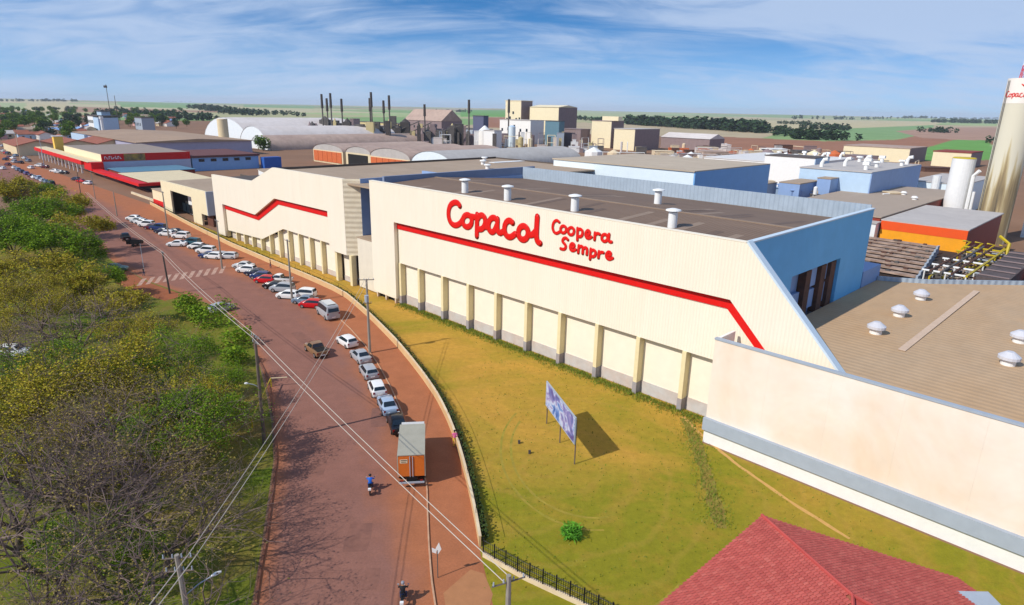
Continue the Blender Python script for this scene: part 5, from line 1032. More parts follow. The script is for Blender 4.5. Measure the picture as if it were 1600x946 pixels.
# stations: x, z bottom, z belt, z top, half width at belt, half width at top
KIND = {
 'hatch': ([(-1.98, .45, .80, .86, .70, .66), (-1.93, .30, .93, 1.02, .81, .68), (-1.62, .22, .95, 1.40, .84, .58), (-.9, .20, .94, 1.48, .85, .60), (0, .20, .93, 1.49, .85, .60), (.42, .20, .92, 1.43, .85, .58), (1.08, .20, .92, .97, .84, .74), (1.66, .25, .82, .86, .82, .70), (1.92, .33, .66, .70, .74, .62), (2.0, .42, .55, .57, .60, .52)], 2, 5, 6, 1, 1.22),
 'sedan': ([(-2.25, .45, .82, .88, .68, .62), (-2.18, .30, .95, 1.0, .80, .68), (-1.62, .22, .96, 1.03, .83, .70), (-1.02, .20, .95, 1.42, .85, .58), (-.3, .20, .94, 1.47, .85, .60), (.3, .20, .93, 1.42, .85, .58), (.98, .20, .92, .97, .84, .74), (1.75, .25, .82, .86, .82, .70), (2.08, .33, .66, .70, .74, .62), (2.17, .42, .55, .57, .60, .52)], 3, 5, 6, 2, 1.32),
 'suv': ([(-2.2, .50, .95, 1.0, .76, .70), (-2.15, .36, 1.05, 1.15, .86, .72), (-1.95, .28, 1.08, 1.66, .90, .68), (-1.0, .28, 1.06, 1.76, .91, .70), (0, .28, 1.05, 1.77, .91, .70), (.4, .28, 1.04, 1.68, .91, .66), (1.0, .28, 1.04, 1.1, .90, .78), (1.75, .30, .98, 1.03, .88, .76), (2.1, .40, .82, .86, .82, .68), (2.2, .48, .66, .68, .66, .56)], 2, 5, 6, 1, 1.34),
 'pickup': ([(-2.5, .55, .98, 1.0, .84, .80), (-2.45, .45, 1.0, 1.04, .88, .84), (-.75, .36, 1.02, 1.05, .89, .84), (-.62, .30, 1.03, 1.62, .90, .66), (.1, .30, 1.03, 1.70, .90, .68), (.5, .30, 1.02, 1.62, .90, .65), (1.1, .30, 1.02, 1.08, .89, .77), (1.9, .34, .96, 1.0, .87, .75), (2.35, .42, .8, .84, .80, .68), (2.45, .5, .65, .67, .66, .56)], 3, 5, 6, 2, 1.55),
 'van': ([(-2.55, .50, 1.1, 1.25, .90, .84), (-2.5, .32, 1.22, 1.9, .96, .82), (-2.3, .28, 1.25, 2.2, .98, .82), (-1, .28, 1.25, 2.28, .98, .84), (.8, .28, 1.22, 2.26, .98, .83), (1.25, .28, 1.2, 2.1, .98, .8), (1.95, .28, 1.15, 1.25, .96, .8), (2.35, .32, .98, 1.04, .9, .74), (2.55, .42, .8, .84, .82, .68), (2.6, .5, .65, .67, .66, .56)], 2, 5, 6, 1, 1.55)}
def car_proto(kind):
    S, ia, ib, iw, ir, wb = KIND[kind]
    t = thing('parked_car', '', 'car'); ORG[t.name] = (0, 0, 0)
    b = MB(); rows = []
    for x, zb, zl, zt, hw, ht in S:
        half = [(0.0, zb), (hw * .94, zb + .02), (hw, zb + (zl - zb) * .45), (hw * .985, zl), (ht, zt - .03), (ht * .8, zt), (0, zt + .025)]
        ring = half + [(-a, z) for a, z in reversed(half[1:-1])]
        rows.append([(x, a, z) for a, z in ring])
    n = len(rows[0]); vs = [p for r_ in rows for p in r_]
    fs = [(i * n + j, i * n + (j + 1) % n, (i + 1) * n + (j + 1) % n, (i + 1) * n + j) for i in range(len(rows) - 1) for j in range(n)] + [tuple(range(n - 1, -1, -1)), tuple((len(rows) - 1) * n + j for j in range(n))]
    b.add(vs, fs); body = b.build('body', M_PAINT, t, smooth=True)
    me = body.data
    try:
        for e in me.edges: pass
        me.set_sharp_from_angle(angle=R(38))
    except Exception: pass
    def lerp(p, q, f_): return [p[i] + (q[i] - p[i]) * f_ for i in range(len(p))]
    def quadglass(name, A, B_, wA, wB, out, f0=.08, f1=.92):
        # glass between two stations' tops
        pa = Vector((A[0], 0, A[3])); pb = Vector((B_[0], 0, B_[3]))
        q0 = pa.lerp(pb, f0); q1 = pa.lerp(pb, f1); w0 = wA + (wB - wA) * f0; w1 = wA + (wB - wA) * f1
        o = Vector(out)
        g = MB(); g.face([Vector((q0.x, -w0, q0.z)) + o, Vector((q0.x, w0, q0.z)) + o, Vector((q1.x, w1, q1.z)) + o, Vector((q1.x, -w1, q1.z)) + o]); g.build(name, M_GLASS, t, fix=False)
    quadglass('windscreen', S[ib], S[iw], S[ib][5] * .92, S[iw][5] * .95, (.03, 0, .045))
    if kind == 'van':
        quadglass('rear_window', (S[2][0], 0, 0, 2.0), (S[1][0] - .03, 0, 0, 1.35), .72, .78, (-.16, 0, .0), .05, .95)
    else:
        quadglass('rear_window', S[ia], S[ir], S[ia][5] * .92, S[ir][5] * .95, (-.03, 0, .045))
    for side in (-1, 1):
        g = MB(); N_ = []
        for i in range(ia, ib + 1):
            x, zb, zl, zt, hw, ht = S[i]
            lo = lerp((hw * .985, zl), (ht, zt - .03), .12); hi = lerp((hw * .985, zl), (ht, zt - .03), .86)
            N_.append(((x, side * (lo[0] + .012), lo[1] + .004), (x, side * (hi[0] + .012), hi[1] + .004)))
        for (a0, a1), (c0, c1) in zip(N_[:-1], N_[1:]): g.face([a0, c0, c1, a1])
        x, zb, zl, zt, hw, ht = S[ib]; x2, _, zl2, zt2, hw2, ht2 = S[iw]
        g.face([N_[-1][0], (x + (x2 - x) * .72, side * (hw2 * .985 + .005), zl2 + .035), N_[-1][1]])
        g.build('side_window', M_GLASS, t, fix=False)
    wr_ = .32 if kind in ('hatch', 'sedan') else .38
    hw = S[4][4]
    for sx_ in (-1, 1):
        for sy_ in (-1, 1):
            x = sx_ * wb; y = sy_ * (hw - .09)
            k = 14; vs = []
            for yy, rr_ in ((-.1, wr_ * .9), (-.07, wr_), (.07, wr_), (.1, wr_ * .9)):
                vs += [(x + rr_ * math.cos(2 * math.pi * i / k), y + yy, wr_ + rr_ * math.sin(2 * math.pi * i / k)) for i in range(k)]
            g = MB(); g.add(vs, [(r_ * k + i, r_ * k + (i + 1) % k, (r_ + 1) * k + (i + 1) % k, (r_ + 1) * k + i) for r_ in range(3) for i in range(k)] + [tuple(range(k)), tuple(3 * k + i for i in range(k))])
            w_ = g.build('wheel', M_TYRE, t)
            g = MB(); yo = y + sy_ * .105
            g.face([(x + wr_ * .62 * math.cos(2 * math.pi * i / 10), yo, wr_ + wr_ * .62 * math.sin(2 * math.pi * i / 10)) for i in range(10)]); g.build('rim', M_RIM, w_, fix=False)
    xf = S[-3][0]; xr = S[1][0]
    for side in (-1, 1):
        g = MB(); z = S[-3][2] - .06; w0 = S[-3][4]; g.box(xf - .06, xf + .19, side * w0 * .62 - .12, side * w0 * .62 + .12, z - .08, z + .06); g.build('headlight', M_LAMP, t)
        g = MB(); z = S[1][2] - .12; w0 = S[1][4]; g.box(xr - .07, xr + .1, side * (w0 - .13) - .1, side * (w0 - .13) + .1, z - .12, z + .1); g.build('tail_light', M_TAIL, t)
    g = MB(); g.box(S[0][0] - .03, S[0][0] + .05, -.26, .26, .52, .64); g.build('number_plate', M_WHITE, t)
    if kind == 'pickup':
        g = MB(); g.face([(S[1][0] + .08, -.72, 1.075), (S[2][0] - .02, -.72, 1.085), (S[2][0] - .02, .72, 1.085), (S[1][0] + .08, .72, 1.075)]); g.build('load_bed', M_DARK, t, fix=False)
    if kind == 'van':
        g = MB(); g.box(-2.0, .6, -.62, .62, 2.33, 2.38); g.build('roof_panel', mat('van_roof', '#cfd0cc', .5, .04, 2), t)
    return t
PROTO = {}
def place_car(kind, colour, x, y, h, label, group=None, scale=1.0):
    if kind not in PROTO: o = PROTO[kind] = car_proto(kind)
    else: o = copy_tree(PROTO[kind])
    o.location = (x, y, .012); o.rotation_euler = (0, 0, R(h)); o.scale = (scale,) * 3
    o.name = {'van': 'passenger_van', 'pickup': 'pickup_truck'}.get(kind, 'parked_car')
    o['label'] = label; o['category'] = {'van': 'van', 'pickup': 'pickup'}.get(kind, 'car')
    if group: o['group'] = group
    for ch in o.children:
        if ch.data and ch.data.materials and ch.data.materials[0] == M_PAINT: ch.color = lin(PAINT[colour]) + (1,)
    return o
bpy.context.view_layer.update()
ORD = ['first', 'second', 'third', 'fourth', 'fifth', 'sixth', 'seventh', 'eighth', 'ninth', 'tenth', 'eleventh', 'twelfth', 'thirteenth', 'fourteenth', 'fifteenth', 'sixteenth', 'seventeenth', 'eighteenth', 'nineteenth', 'twentieth', 'twenty-first', 'twenty-second', 'twenty-third', 'twenty-fourth', 'twenty-fifth', 'twenty-sixth', 'twenty-seventh', 'twenty-eighth', 'twenty-ninth']
cn = lambda c: CNAME.get(c, c)
for i, (k, c, x, y, h) in enumerate(ROW_A): place_car(k, c, x, y, h, '%s %s parked at the kerb, %s ahead of the box truck' % (cn(c), KNAME[k], ORD[5 - i]), 'cars in line ahead of the box truck')
for i, (k, c, x, y, h) in enumerate(ROW_B):
    if i == 0: place_car(k, c, x, y, h, 'silver passenger van parked at the near end of the angled row', 'cars in the near angled row', 1.08)
    else: place_car(k, c, x, y, h, '%s %s in the angled row, %s beyond the silver van' % (cn(c), KNAME[k], ORD[i - 1]), 'cars in the near angled row')
for i, (k, c, x, y, h) in enumerate(ROW_C): place_car(k, c, x, y, h, '%s %s beyond the crossing, %s from the far row end' % (cn(c), KNAME[k].replace('sport utility car', 'tall car'), ORD[i]), 'cars in the far angled row')
for i, (k, c, x, y, h) in enumerate(LOT_CARS): place_car(k, c, x, y, h, '%s %s, %s' % (cn(c), KNAME[k], ('%s in the long row before the supermarket' % ORD[i]) if i < 10 else (('%s in the row by the red canopy' % ORD[i - 10]) if i < 15 else (('%s of three by the annex wall' % ORD[i - 15]) if i < 18 else '%s in the farthest lot' % ORD[i - 18]))), 'cars around the supermarket')
for (k, c, x, y, h), lab in zip(ROAD_CARS, ('black pickup truck driving on the street above the crossing', 'dusty brown pickup truck driving on the street near the silver van', 'silver hatchback half hidden by bushes at the park edge')): place_car(k, c, x, y, h, lab)
for (k, c, x, y, h), lab in zip(PARK_CARS, ('blue-grey hatchback under the dark park trees', 'white hatchback beside the street at the park tree edge', 'green sedan on the grass left of the zebra crossing', 'white van behind the far olive park trees', 'white hatchback far left between the bare park trees')): place_car(k, c, x, y, h, lab)

# ------------------------------------------------------------------ box truck
TR0 = Vector((-8.45, 49.0, .012)); tdir = Vector((-.13, .9915, 0))
tr = thing('box_truck', 'box truck with orange rear doors and pale grey cargo roof at the kerb', 'truck', TR0, math.atan2(tdir.y, tdir.x)); ORG[tr.name] = (0, 0, 0)
M_BOX = mat('orange_box_side', '#c8702c', .55, .12, .9, col2='#b05a22', scale2=.8, amt2=.4); M_BOXR = mat('cargo_roof', '#aaa696', .6, .08, .7, col2='#95917e', scale2=.5, amt2=.4)
L_ = 5.6
b = MB(); b.box(.05, L_, -1.15, 1.15, .98, 3.04); box_ = b.build('cargo_box', M_BOX, tr)
b = MB(); b.box(.0, L_ + .05, -1.19, 1.19, 3.045, 3.12); b.build('cargo_roof', M_BOXR, box_)
for y0 in (-1.12, .03):
    b = MB(); b.box(-.02, .045, y0, y0 + 1.09, 1.05, 2.96); d_ = b.build('rear_door', mat('orange_door', '#d9742a', .5, .1, 1.2, col2='#c26224', scale2=1.2, amt2=.4), box_)
for y in (-.12, .12):
    b = MB(); b.tube([(-.06, y, 1.0), (-.06, y, 2.98)], .035, 5); b.build('lock_bar', M_LEDGE, box_)
b = MB(); b.box(-.045, -.025, .32, .98, 2.35, 2.72); b.build('door_notice', M_COPE, box_)
b = MB(); b.box(-.052, -.046, .38, .9, 2.60, 2.66); b.box(-.052, -.046, .42, .86, 2.45, 2.5); b.build('notice_lines', M_BLACK, box_)
for y in (-1.16, 1.16):
    b = MB(); b.box(0, .12, y - .05, y + .05, .98, 3.04); b.build('corner_post', M_BOXR, box_)
b = MB(); b.box(-.1, 7.2, -.45, .45, .62, .95); b.box(-.25, -.1, -1.05, 1.05, .5, .68); b.build('chassis', M_BLACK, tr)
b = MB(); b.box(-.33, -.26, -1.1, 1.1, .5, .66); b.build('rear_bumper', M_LEDGE, tr)
b = MB(); b.prism([(5.8, .7), (7.55, .7), (7.6, 1.5), (7.35, 2.45), (7.1, 2.6), (5.85, 2.65)], -1.08, 1.08, 'y'); cab = b.build('cab', mat('truck_cab_paint', '#c9c9c6', .35, .04, 1), tr)
b = MB(); b.face([(7.61, -.95, 1.56), (7.61, .95, 1.56), (7.39, .9, 2.36), (7.39, -.9, 2.36)]); b.build('windscreen', M_GLASS, cab, fix=False)
for y in (-1.09, 1.09):
    b = MB(); b.face([(6.3, y, 1.6), (7.3, y, 1.6), (7.15, y, 2.3), (6.3, y, 2.3)]); b.build('side_window', M_GLASS, cab, fix=False)
def wheel(parent, x, y, r_, w, mname='wheel'):
    k = 16; g = MB(); vs = []
    for yy, rr_ in ((-w / 2, r_ * .9), (-w * .35, r_), (w * .35, r_), (w / 2, r_ * .9)): vs += [(x + rr_ * math.cos(2 * math.pi * i / k), y + yy, r_ + rr_ * math.sin(2 * math.pi * i / k)) for i in range(k)]
    g.add(vs, [(a * k + i, a * k + (i + 1) % k, (a + 1) * k + (i + 1) % k, (a + 1) * k + i) for a in range(3) for i in range(k)] + [tuple(range(k)), tuple(3 * k + i for i in range(k))])
    return g.build(mname, M_TYRE, parent)
for x, w in ((1.5, .5), (6.5, .28)):
    for s in (-1, 1): wheel(tr, x, s * (.95 if x < 2 else 1.0), .48, w)
for s in (-1, 1):
    b = MB(); b.box(-.28, -.24, s * .85 - .12, s * .85 + .12, .7, .82); b.build('tail_light', M_TAIL, tr)
# low trailer parked alone
tl = thing('cargo_trailer', 'small dark empty trailer standing alone left of the parked cars', 'trailer', (-86.5, 143.5, 0), R(5)); ORG[tl.name] = (0, 0, 0)
b = MB(); b.box(-1.5, 1.5, -.9, .9, .55, .65); b.box(-1.5, -1.42, -.9, .9, .65, 1.3); b.box(1.42, 1.5, -.9, .9, .65, 1.3); b.box(-1.42, 1.42, .84, .9, .65, 1.3); b.box(-1.42, 1.42, -.9, -.84, .65, 1.3); b.build('trailer_body', M_BLACK, tl)
for s in (-1, 1): wheel(tl, 0, s * 1.0, .35, .2)
b = MB(); b.tube([(1.5, 0, .55), (2.6, 0, .5)], .05, 5); b.build('drawbar', M_STEEL, tl)

# ------------------------------------------------------------------ people
def person_mesh(J, name, mats_fn, loc, rz, label, extra=None):
    """J: joint dict name -> (x, y, z, radius). One continuous skinned body with separate fingers."""
    t = thing('person', label, 'person', loc, rz); ORG[t.name] = (0, 0, 0)
    names = list(J); V_ = [J[k][:3] for k in names]; rad = [J[k][3] for k in names]; idx = {k: i for i, k in enumerate(names)}
    E_ = [('pelvis', 'belly'), ('belly', 'chest'), ('chest', 'neck'), ('neck', 'headb'), ('headb', 'headm'), ('headm', 'headt')]
    for s in 'LR':
        E_ += [('chest', 'sh' + s), ('sh' + s, 'el' + s), ('el' + s, 'wr' + s), ('wr' + s, 'pa' + s), ('pelvis', 'hip' + s), ('hip' + s, 'kn' + s), ('kn' + s, 'an' + s), ('an' + s, 'toe' + s)]
    edges = [(idx[a], idx[b_]) for a, b_ in E_]
    for s, sg in (('L', 1), ('R', -1)):
        pa = Vector(J['pa' + s][:3]); d = (pa - Vector(J['wr' + s][:3])).normalized(); side = d.orthogonal().normalized()
        for q in range(5):
            o = side * (q - 1.6) * .02; ln = (.05, .07, .08, .07, .055)[q]
            base = len(V_); V_.append(tuple(pa + o * .9 + d * .01)); V_.append(tuple(pa + o * 1.1 + d * ln * .55)); V_.append(tuple(pa + o + d * ln + Vector((0, 0, -.018))))
            rad += [.011, .010, .008]; edges += [(idx['pa' + s], base), (base, base + 1), (base + 1, base + 2)]
    me = bpy.data.meshes.new(name); me.from_pydata(V_, edges, []); o = bpy.data.objects.new('body', me); C.objects.link(o)
    md = o.modifiers.new('skin', 'SKIN'); md.use_smooth_shade = True
    for i, sv in enumerate(me.skin_vertices[0].data): sv.radius = (rad[i], rad[i]); sv.use_root = (i == idx['pelvis'])
    sb = o.modifiers.new('sub', 'SUBSURF'); sb.levels = 1; sb.render_levels = 1
    bpy.context.view_layer.update()
    ev = o.evaluated_get(bpy.context.evaluated_depsgraph_get()); m2 = bpy.data.meshes.new_from_object(ev)
    o.modifiers.clear(); o.data = m2
    mats_, pick = mats_fn
    m2.materials.clear()
    for q in mats_: m2.materials.append(q)
    for p in m2.polygons: p.material_index = pick(p.center); p.use_smooth = True
    o.parent = t
    # face: nose, eyes, ears on the head
    hm = Vector(J['headm'][:3]); fdir = Vector(J.get('face', (0, 1, 0, 0))[:3]).normalized(); sdv = Vector((fdir.y, -fdir.x, 0)).normalized()
    b_ = MB(); p0 = hm + fdir * .098; b_.add([p0 + Vector((0, 0, .03)), p0 + sdv * .015 - Vector((0, 0, .012)), p0 - sdv * .015 - Vector((0, 0, .012)), p0 + fdir * .022 - Vector((0, 0, .006))], [(0, 1, 3), (0, 3, 2), (1, 2, 3)])
    for e_ in (-1, 1):
        c_ = hm + sdv * .1 * e_; b_.add([c_ + Vector((0, 0, .03)), c_ + fdir * .02, c_ - Vector((0, 0, .03)), c_ + sdv * .02 * e_], [(0, 1, 3), (1, 2, 3), (0, 3, 2)])
    b_.build('nose_and_ears', mat('skin', '#a9764f', .6, .05, 5), t)
    b_ = MB()
    for e_ in (-1, 1): c_ = hm + fdir * .099 + sdv * .032 * e_ + Vector((0, 0, .022)); b_.box(c_.x - .012, c_.x + .012, c_.y - .01, c_.y + .01, c_.z - .007, c_.z + .007)
    b_.build('eyes', M_BLACK, t)
    return t
M_SKIN = mat('skin', '#a9764f', .6, .05, 5); M_JEAN = mat('blue_denim', '#2b3a5c', .85, .1, 4); M_BLUEJ = mat('bright_blue_jacket', '#1f63c4', .7, .08, 4); M_BLKJ = mat('black_jacket', '#17181c', .7, .1, 4)
M_PINK = mat('pink_cloth', '#d9659a', .8, .08, 4); M_YELC = mat('yellow_cloth', '#e0c23c', .8, .08, 4); M_SHOE = mat('dark_shoe', '#201c1a', .7, .1, 4); M_HAIR = mat('dark_hair', '#241a14', .6, .1, 6)
M_HELM = mat('helmet_shell', '#1a1c22', .25, .02, 4); M_HELW = mat('pale_helmet', '#8d8f96', .3, .02, 4)
STAND = dict(pelvis=(0, 0, .92, .135), belly=(0, .0, 1.08, .125), chest=(0, 0, 1.32, .14), neck=(0, .01, 1.46, .055), headb=(0, .03, 1.53, .075), headm=(0, .03, 1.62, .10), headt=(0, .02, 1.70, .075),
    shL=(.19, 0, 1.38, .062), elL=(.25, -.06, 1.12, .045), wrL=(.25, .04, .90, .03), paL=(.25, .07, .83, .03), shR=(-.19, 0, 1.38, .062), elR=(-.25, -.02, 1.12, .045), wrR=(-.25, .12, .92, .03), paR=(-.25, .16, .86, .03),
    hipL=(.1, 0, .86, .095), knL=(.1, .14, .48, .062), anL=(.1, .04, .09, .042), toeL=(.1, .2, .04, .035), hipR=(-.1, 0, .86, .095), knR=(-.1, -.02, .48, .062), anR=(-.1, -.22, .12, .042), toeR=(-.1, -.08, .04, .035))
def pick_stand(c): return 3 if c.z < .1 else (1 if c.z < .92 else (0 if c.z < 1.44 and abs(c.x) < .235 or (c.z > 1.12 and c.z < 1.44) else 2))
def hair(t, J, m_, helmet=False):
    hm = Vector(J['headm'][:3]); b_ = MB(); k = 12
    rings = [(.118 if helmet else .108, -.05 if helmet else -.01), (.128 if helmet else .112, .03), (.11 if helmet else .098, .08), (.06, .115)]
    vs = []
    for r_, dz in rings: vs += [(hm.x + r_ * math.cos(2 * math.pi * i / k), hm.y - .012 + r_ * 1.08 * math.sin(2 * math.pi * i / k), hm.z + dz) for i in range(k)]
    vs.append((hm.x, hm.y - .01, hm.z + .125))
    b_.add(vs, [(r_ * k + i, r_ * k + (i + 1) % k, (r_ + 1) * k + (i + 1) % k, (r_ + 1) * k + i) for r_ in range(3) for i in range(k)] + [(3 * k + i, 3 * k + (i + 1) % k, 4 * k) for i in range(k)])
    b_.build('helmet' if helmet else 'hair', m_, t, smooth=True)
t = person_mesh(STAND, 'person_body', ([M_PINK, M_YELC, M_SKIN, M_SHOE], pick_stand), (-5.35, 56.2, .0), R(10), 'person in pink top and yellow trousers walking beside the lawn wall'); hair(t, STAND, M_HAIR)
t = person_mesh(STAND, 'person_body', ([mat('maroon_shirt', '#5a2a2c', .8, .08, 4), M_JEAN, M_SKIN, M_SHOE], pick_stand), (-48.8, 125.3, .012), R(120), 'person in dark red shirt standing behind the angled parked cars'); hair(t, STAND, M_HAIR)
t = person_mesh(STAND, 'person_body', ([M_BLKJ, M_JEAN, M_SKIN, M_SHOE], pick_stand), (-70.0, 117.4, .012), R(-40), 'person in dark clothes waiting at the left end of the crossing'); hair(t, STAND, M_HAIR)
RIDE = dict(pelvis=(0, -.18, .86, .135), belly=(0, -.14, 1.0, .125), chest=(0, -.02, 1.22, .14), neck=(0, .04, 1.36, .055), headb=(0, .08, 1.42, .075), headm=(0, .09, 1.51, .10), headt=(0, .08, 1.59, .075),
    shL=(.19, .0, 1.28, .062), elL=(.31, .16, 1.07, .045), wrL=(.3, .40, 1.02, .03), paL=(.3, .45, 1.02, .03), shR=(-.19, .0, 1.28, .062), elR=(-.31, .16, 1.07, .045), wrR=(-.3, .40, 1.02, .03), paR=(-.3, .45, 1.02, .03),
    hipL=(.11, -.14, .82, .095), knL=(.2, .26, .68, .065), anL=(.19, .06, .32, .042), toeL=(.19, .22, .28, .035), hipR=(-.11, -.14, .82, .095), knR=(-.2, .26, .68, .065), anR=(-.19, .06, .32, .042), toeR=(-.19, .22, .28, .035))
def pick_ride(c): return 3 if c.z < .36 else (1 if c.z < .86 and c.y > -.4 and abs(c.x) < .29 else (0 if c.z < 1.36 and c.y < .36 else 2))
def motorbike(label, loc, rz, paint):
    t = thing('motorcycle', label, 'motorcycle', loc, rz); ORG[t.name] = (0, 0, 0)
    for y in (-.62, .64):
        k = 18; g = MB(); vs = []
        for xx, rr_ in ((-.05, .25), (-.03, .3), (.03, .3), (.05, .25)): vs += [(xx, y + rr_ * math.cos(2 * math.pi * i / k), .3 + rr_ * math.sin(2 * math.pi * i / k)) for i in range(k)]
        g.add(vs, [(a * k + i, a * k + (i + 1) % k, (a + 1) * k + (i + 1) % k, (a + 1) * k + i) for a in range(3) for i in range(k)] + [tuple(range(k)), tuple(3 * k + i for i in range(k))]); g.build('wheel', M_TYRE, t)
    g = MB(); g.tube([(0, -.62, .3), (0, -.1, .42), (0, .2, .4), (0, .38, .78), (0, .64, .3)], .04, 6); g.tube([(0, .38, .78), (0, .34, .98)], .035, 6); g.build('frame', M_STEEL, t)
    g = MB(); g.box(-.13, .13, -.1, .2, .32, .58); g.build('engine', M_STACK, t)
    g = MB(); g.tube([(0, -.02, .72), (0, .12, .78), (0, .3, .76)], [.1, .15, .09], 8); g.build('fuel_tank', paint, t)
    g = MB(); g.tube([(0, -.75, .72), (0, -.5, .74), (0, -.1, .70)], [.07, .12, .09], 8, flat=(1, 1, .55)); g.build('seat', M_BLACK, t)
    g = MB(); g.tube([(-.36, .38, 1.0), (-.15, .36, 1.0), (.15, .36, 1.0), (.36, .38, 1.0)], .018, 6); g.build('handlebar', M_STEEL, t)
    g = MB(); g.box(-.12, .12, -.98, -.78, .66, .8); g.build('tail_box', M_WHITE, t)
    g = MB(); g.cyl(0, .5, .78, .95, .09, .07, 10); g.build('headlight', M_LAMP, t)
    for s in (-1, 1):
        g = MB(); g.tube([(s * .3, .36, 1.0), (s * .34, .34, 1.16)], .012, 5); g.box(s * .34 - .06, s * .34 + .06, .33, .35, 1.14, 1.22); g.build('mirror', M_LEDGE, t)
    return t
motorbike('motorcycle under the rider in blue, left of the box truck', (-11.9, 48.2, .012), R(8), M_BLUEJ)
t = person_mesh(RIDE, 'rider_body', ([M_BLUEJ, M_JEAN, M_SKIN, M_SHOE], pick_ride), (-11.9, 48.2, .012), R(8), 'person in bright blue jacket and dark helmet riding the motorcycle'); hair(t, RIDE, M_HELM, True)
motorbike('motorcycle under the rider in black at the bottom edge', (-6.9, 35.3, .012), R(4), M_BLACK)
t = person_mesh(RIDE, 'rider_body', ([M_BLKJ, M_JEAN, M_SKIN, M_SHOE], pick_ride), (-6.9, 35.3, .012), R(4), 'person in black jacket riding a motorcycle at the bottom edge'); hair(t, RIDE, M_HELW, True)

# ------------------------------------------------------------------ billboard, signs, poles, cables
ba, bb_ = Vector((3.8, 61.3, 0)), Vector((6.1, 53.1, 0)); bd = (bb_ - ba).normalized(); bn = Vector((bd.y, -bd.x, 0))
bl = thing('billboard', 'blue and white printed billboard on three thin legs in the lawn', 'billboard', ba, math.atan2(bd.y, bd.x)); ORG[bl.name] = (0, 0, 0)
BL = (bb_ - ba).length
b = MB(); b.box(0, BL, -.06, .06, 2.15, 4.9); b.build('panel', M_LEDGE, bl)
mt_p = bpy.data.materials.new('billboard_print'); mt_p.use_nodes = True
n_ = mt_p.node_tree.nodes; l_ = mt_p.node_tree.links; bs = n_['Principled BSDF']; bs.inputs['Roughness'].default_value = .5
tco = n_.new('ShaderNodeTexCoord'); no = n_.new('ShaderNodeTexNoise'); no.inputs['Scale'].default_value = .62; no.inputs['Detail'].default_value = 5; no.inputs['Distortion'].default_value = .8; l_.new(tco.outputs['Object'], no.inputs['Vector'])
rp_ = n_.new('ShaderNodeValToRGB'); l_.new(no.outputs[0], rp_.inputs[0]); e_ = rp_.color_ramp.elements
e_[0].position = .3; e_[0].color = lin('#26458c') + (1,); e_[1].position = .7; e_[1].color = lin('#5b4a86') + (1,)
for p_, h_ in ((.40, '#5a83c6'), (.48, '#c3cbe0'), (.54, '#8f84b8'), (.63, '#5d68a6')):
    q_ = e_.new(p_); q_.color = lin(h_) + (1,)
l_.new(rp_.outputs[0], bs.inputs['Base Color'])
b = MB(); b.face([(.12, -.065, 2.27), (BL - .12, -.065, 2.27), (BL - .12, -.065, 4.78), (.12, -.065, 4.78)]); b.build('printed_face', mt_p, bl, fix=False)
for u in (.1, BL / 2, BL - .1):
    b = MB(); b.tube([(u, .12, 0), (u, .12, 4.6)], .06, 6); b.build('leg', M_WOOD, bl)
sg = thing('road_sign', 'pair of small white leaf-shaped sign plates on a thin post', 'road sign', (-4.86, 37.71, 0)); ORG[sg.name] = (0, 0, 0)
b = MB(); b.tube([(0, 0, 0), (0, 0, 2.35)], .035, 6); b.build('post', M_STEEL, sg)
for (x0, z0, x1, z1, w) in ((.05, 2.0, .12, 2.95, .2), (-.08, 2.05, -.38, 2.5, .17)):
    d = Vector((x1 - x0, 0, z1 - z0)); n0 = Vector((-d.z, 0, d.x)).normalized() * w; p = Vector((x0, 0, z0)); q = Vector((x1, 0, z1)); mdl = p.lerp(q, .45)
    b = MB(); vs = [p, mdl + n0, q, mdl - n0]; b.prism([(a.x, a.z) for a in vs], -.02, .02, 'y'); b.build('sign_plate', M_WHITE, sg)
def pole(label, x, y, h, r0_, m_, arms=(), lamp=None, name='utility_pole', tilt=0, box=False):
    t = thing(name, label, 'utility pole', (x, y, 0)); ORG[t.name] = (0, 0, 0)
    b = MB(); b.tube([(0, 0, 0), (tilt * .5, 0, h * .5), (tilt, 0, h)], [r0_, r0_ * .85, r0_ * .65], 8); b.build('shaft', m_, t)
    for z, ln, ang_ in arms:
        dx, dy = math.cos(R(ang_)) * ln, math.sin(R(ang_)) * ln; zx = tilt * z / h
        b = MB(); b.tube([(zx - dx, -dy, z), (zx + dx, dy, z)], .055, 4); a_ = b.build('crossarm', M_WOOD, t)
        for s in (-.9, -.3, .3, .9):
            b = MB(); b.cyl(zx + dx * s, dy * s, z + .05, z + .25, .05, .03, 6); b.build('insulator', M_LEDGE, a_)
    if lamp:
        z, ln, ang_ = lamp; dx, dy = math.cos(R(ang_)) * ln, math.sin(R(ang_)) * ln; zx = tilt * z / h
        b = MB(); b.tube([(zx, 0, z), (zx + dx * .5, dy * .5, z + .35), (zx + dx, dy, z + .5)], .035, 5); a_ = b.build('lamp_arm', M_LEDGE, t)
        b = MB(); b.tube([(zx + dx * .95, dy * .95, z + .5), (zx + dx * 1.1, dy * 1.1, z + .53), (zx + dx * 1.3, dy * 1.3, z + .53)], [.06, .11, .06], 6); b.build('lamp_head', M_WHITE, a_)
    if box:
        b = MB(); b.cyl(zx if arms else 0, -.35, h - 3.0, h - 2.1, .28, n=10); b.build('transformer', M_LEDGE, t)
    return t
pole('grey concrete pole with lamp arm at the bottom left beside the park', -16.9, 27.8, 9.5, .19, M_CONC, ((9.3, .75, 8), (8.5, .7, 8)), (6.9, 1.5, 42), tilt=-.2)
pole('grey concrete pole with single bracket at the bottom right of the street', .12, 26.2, 10.0, .19, M_CONC, ((9.6, .9, 205),))
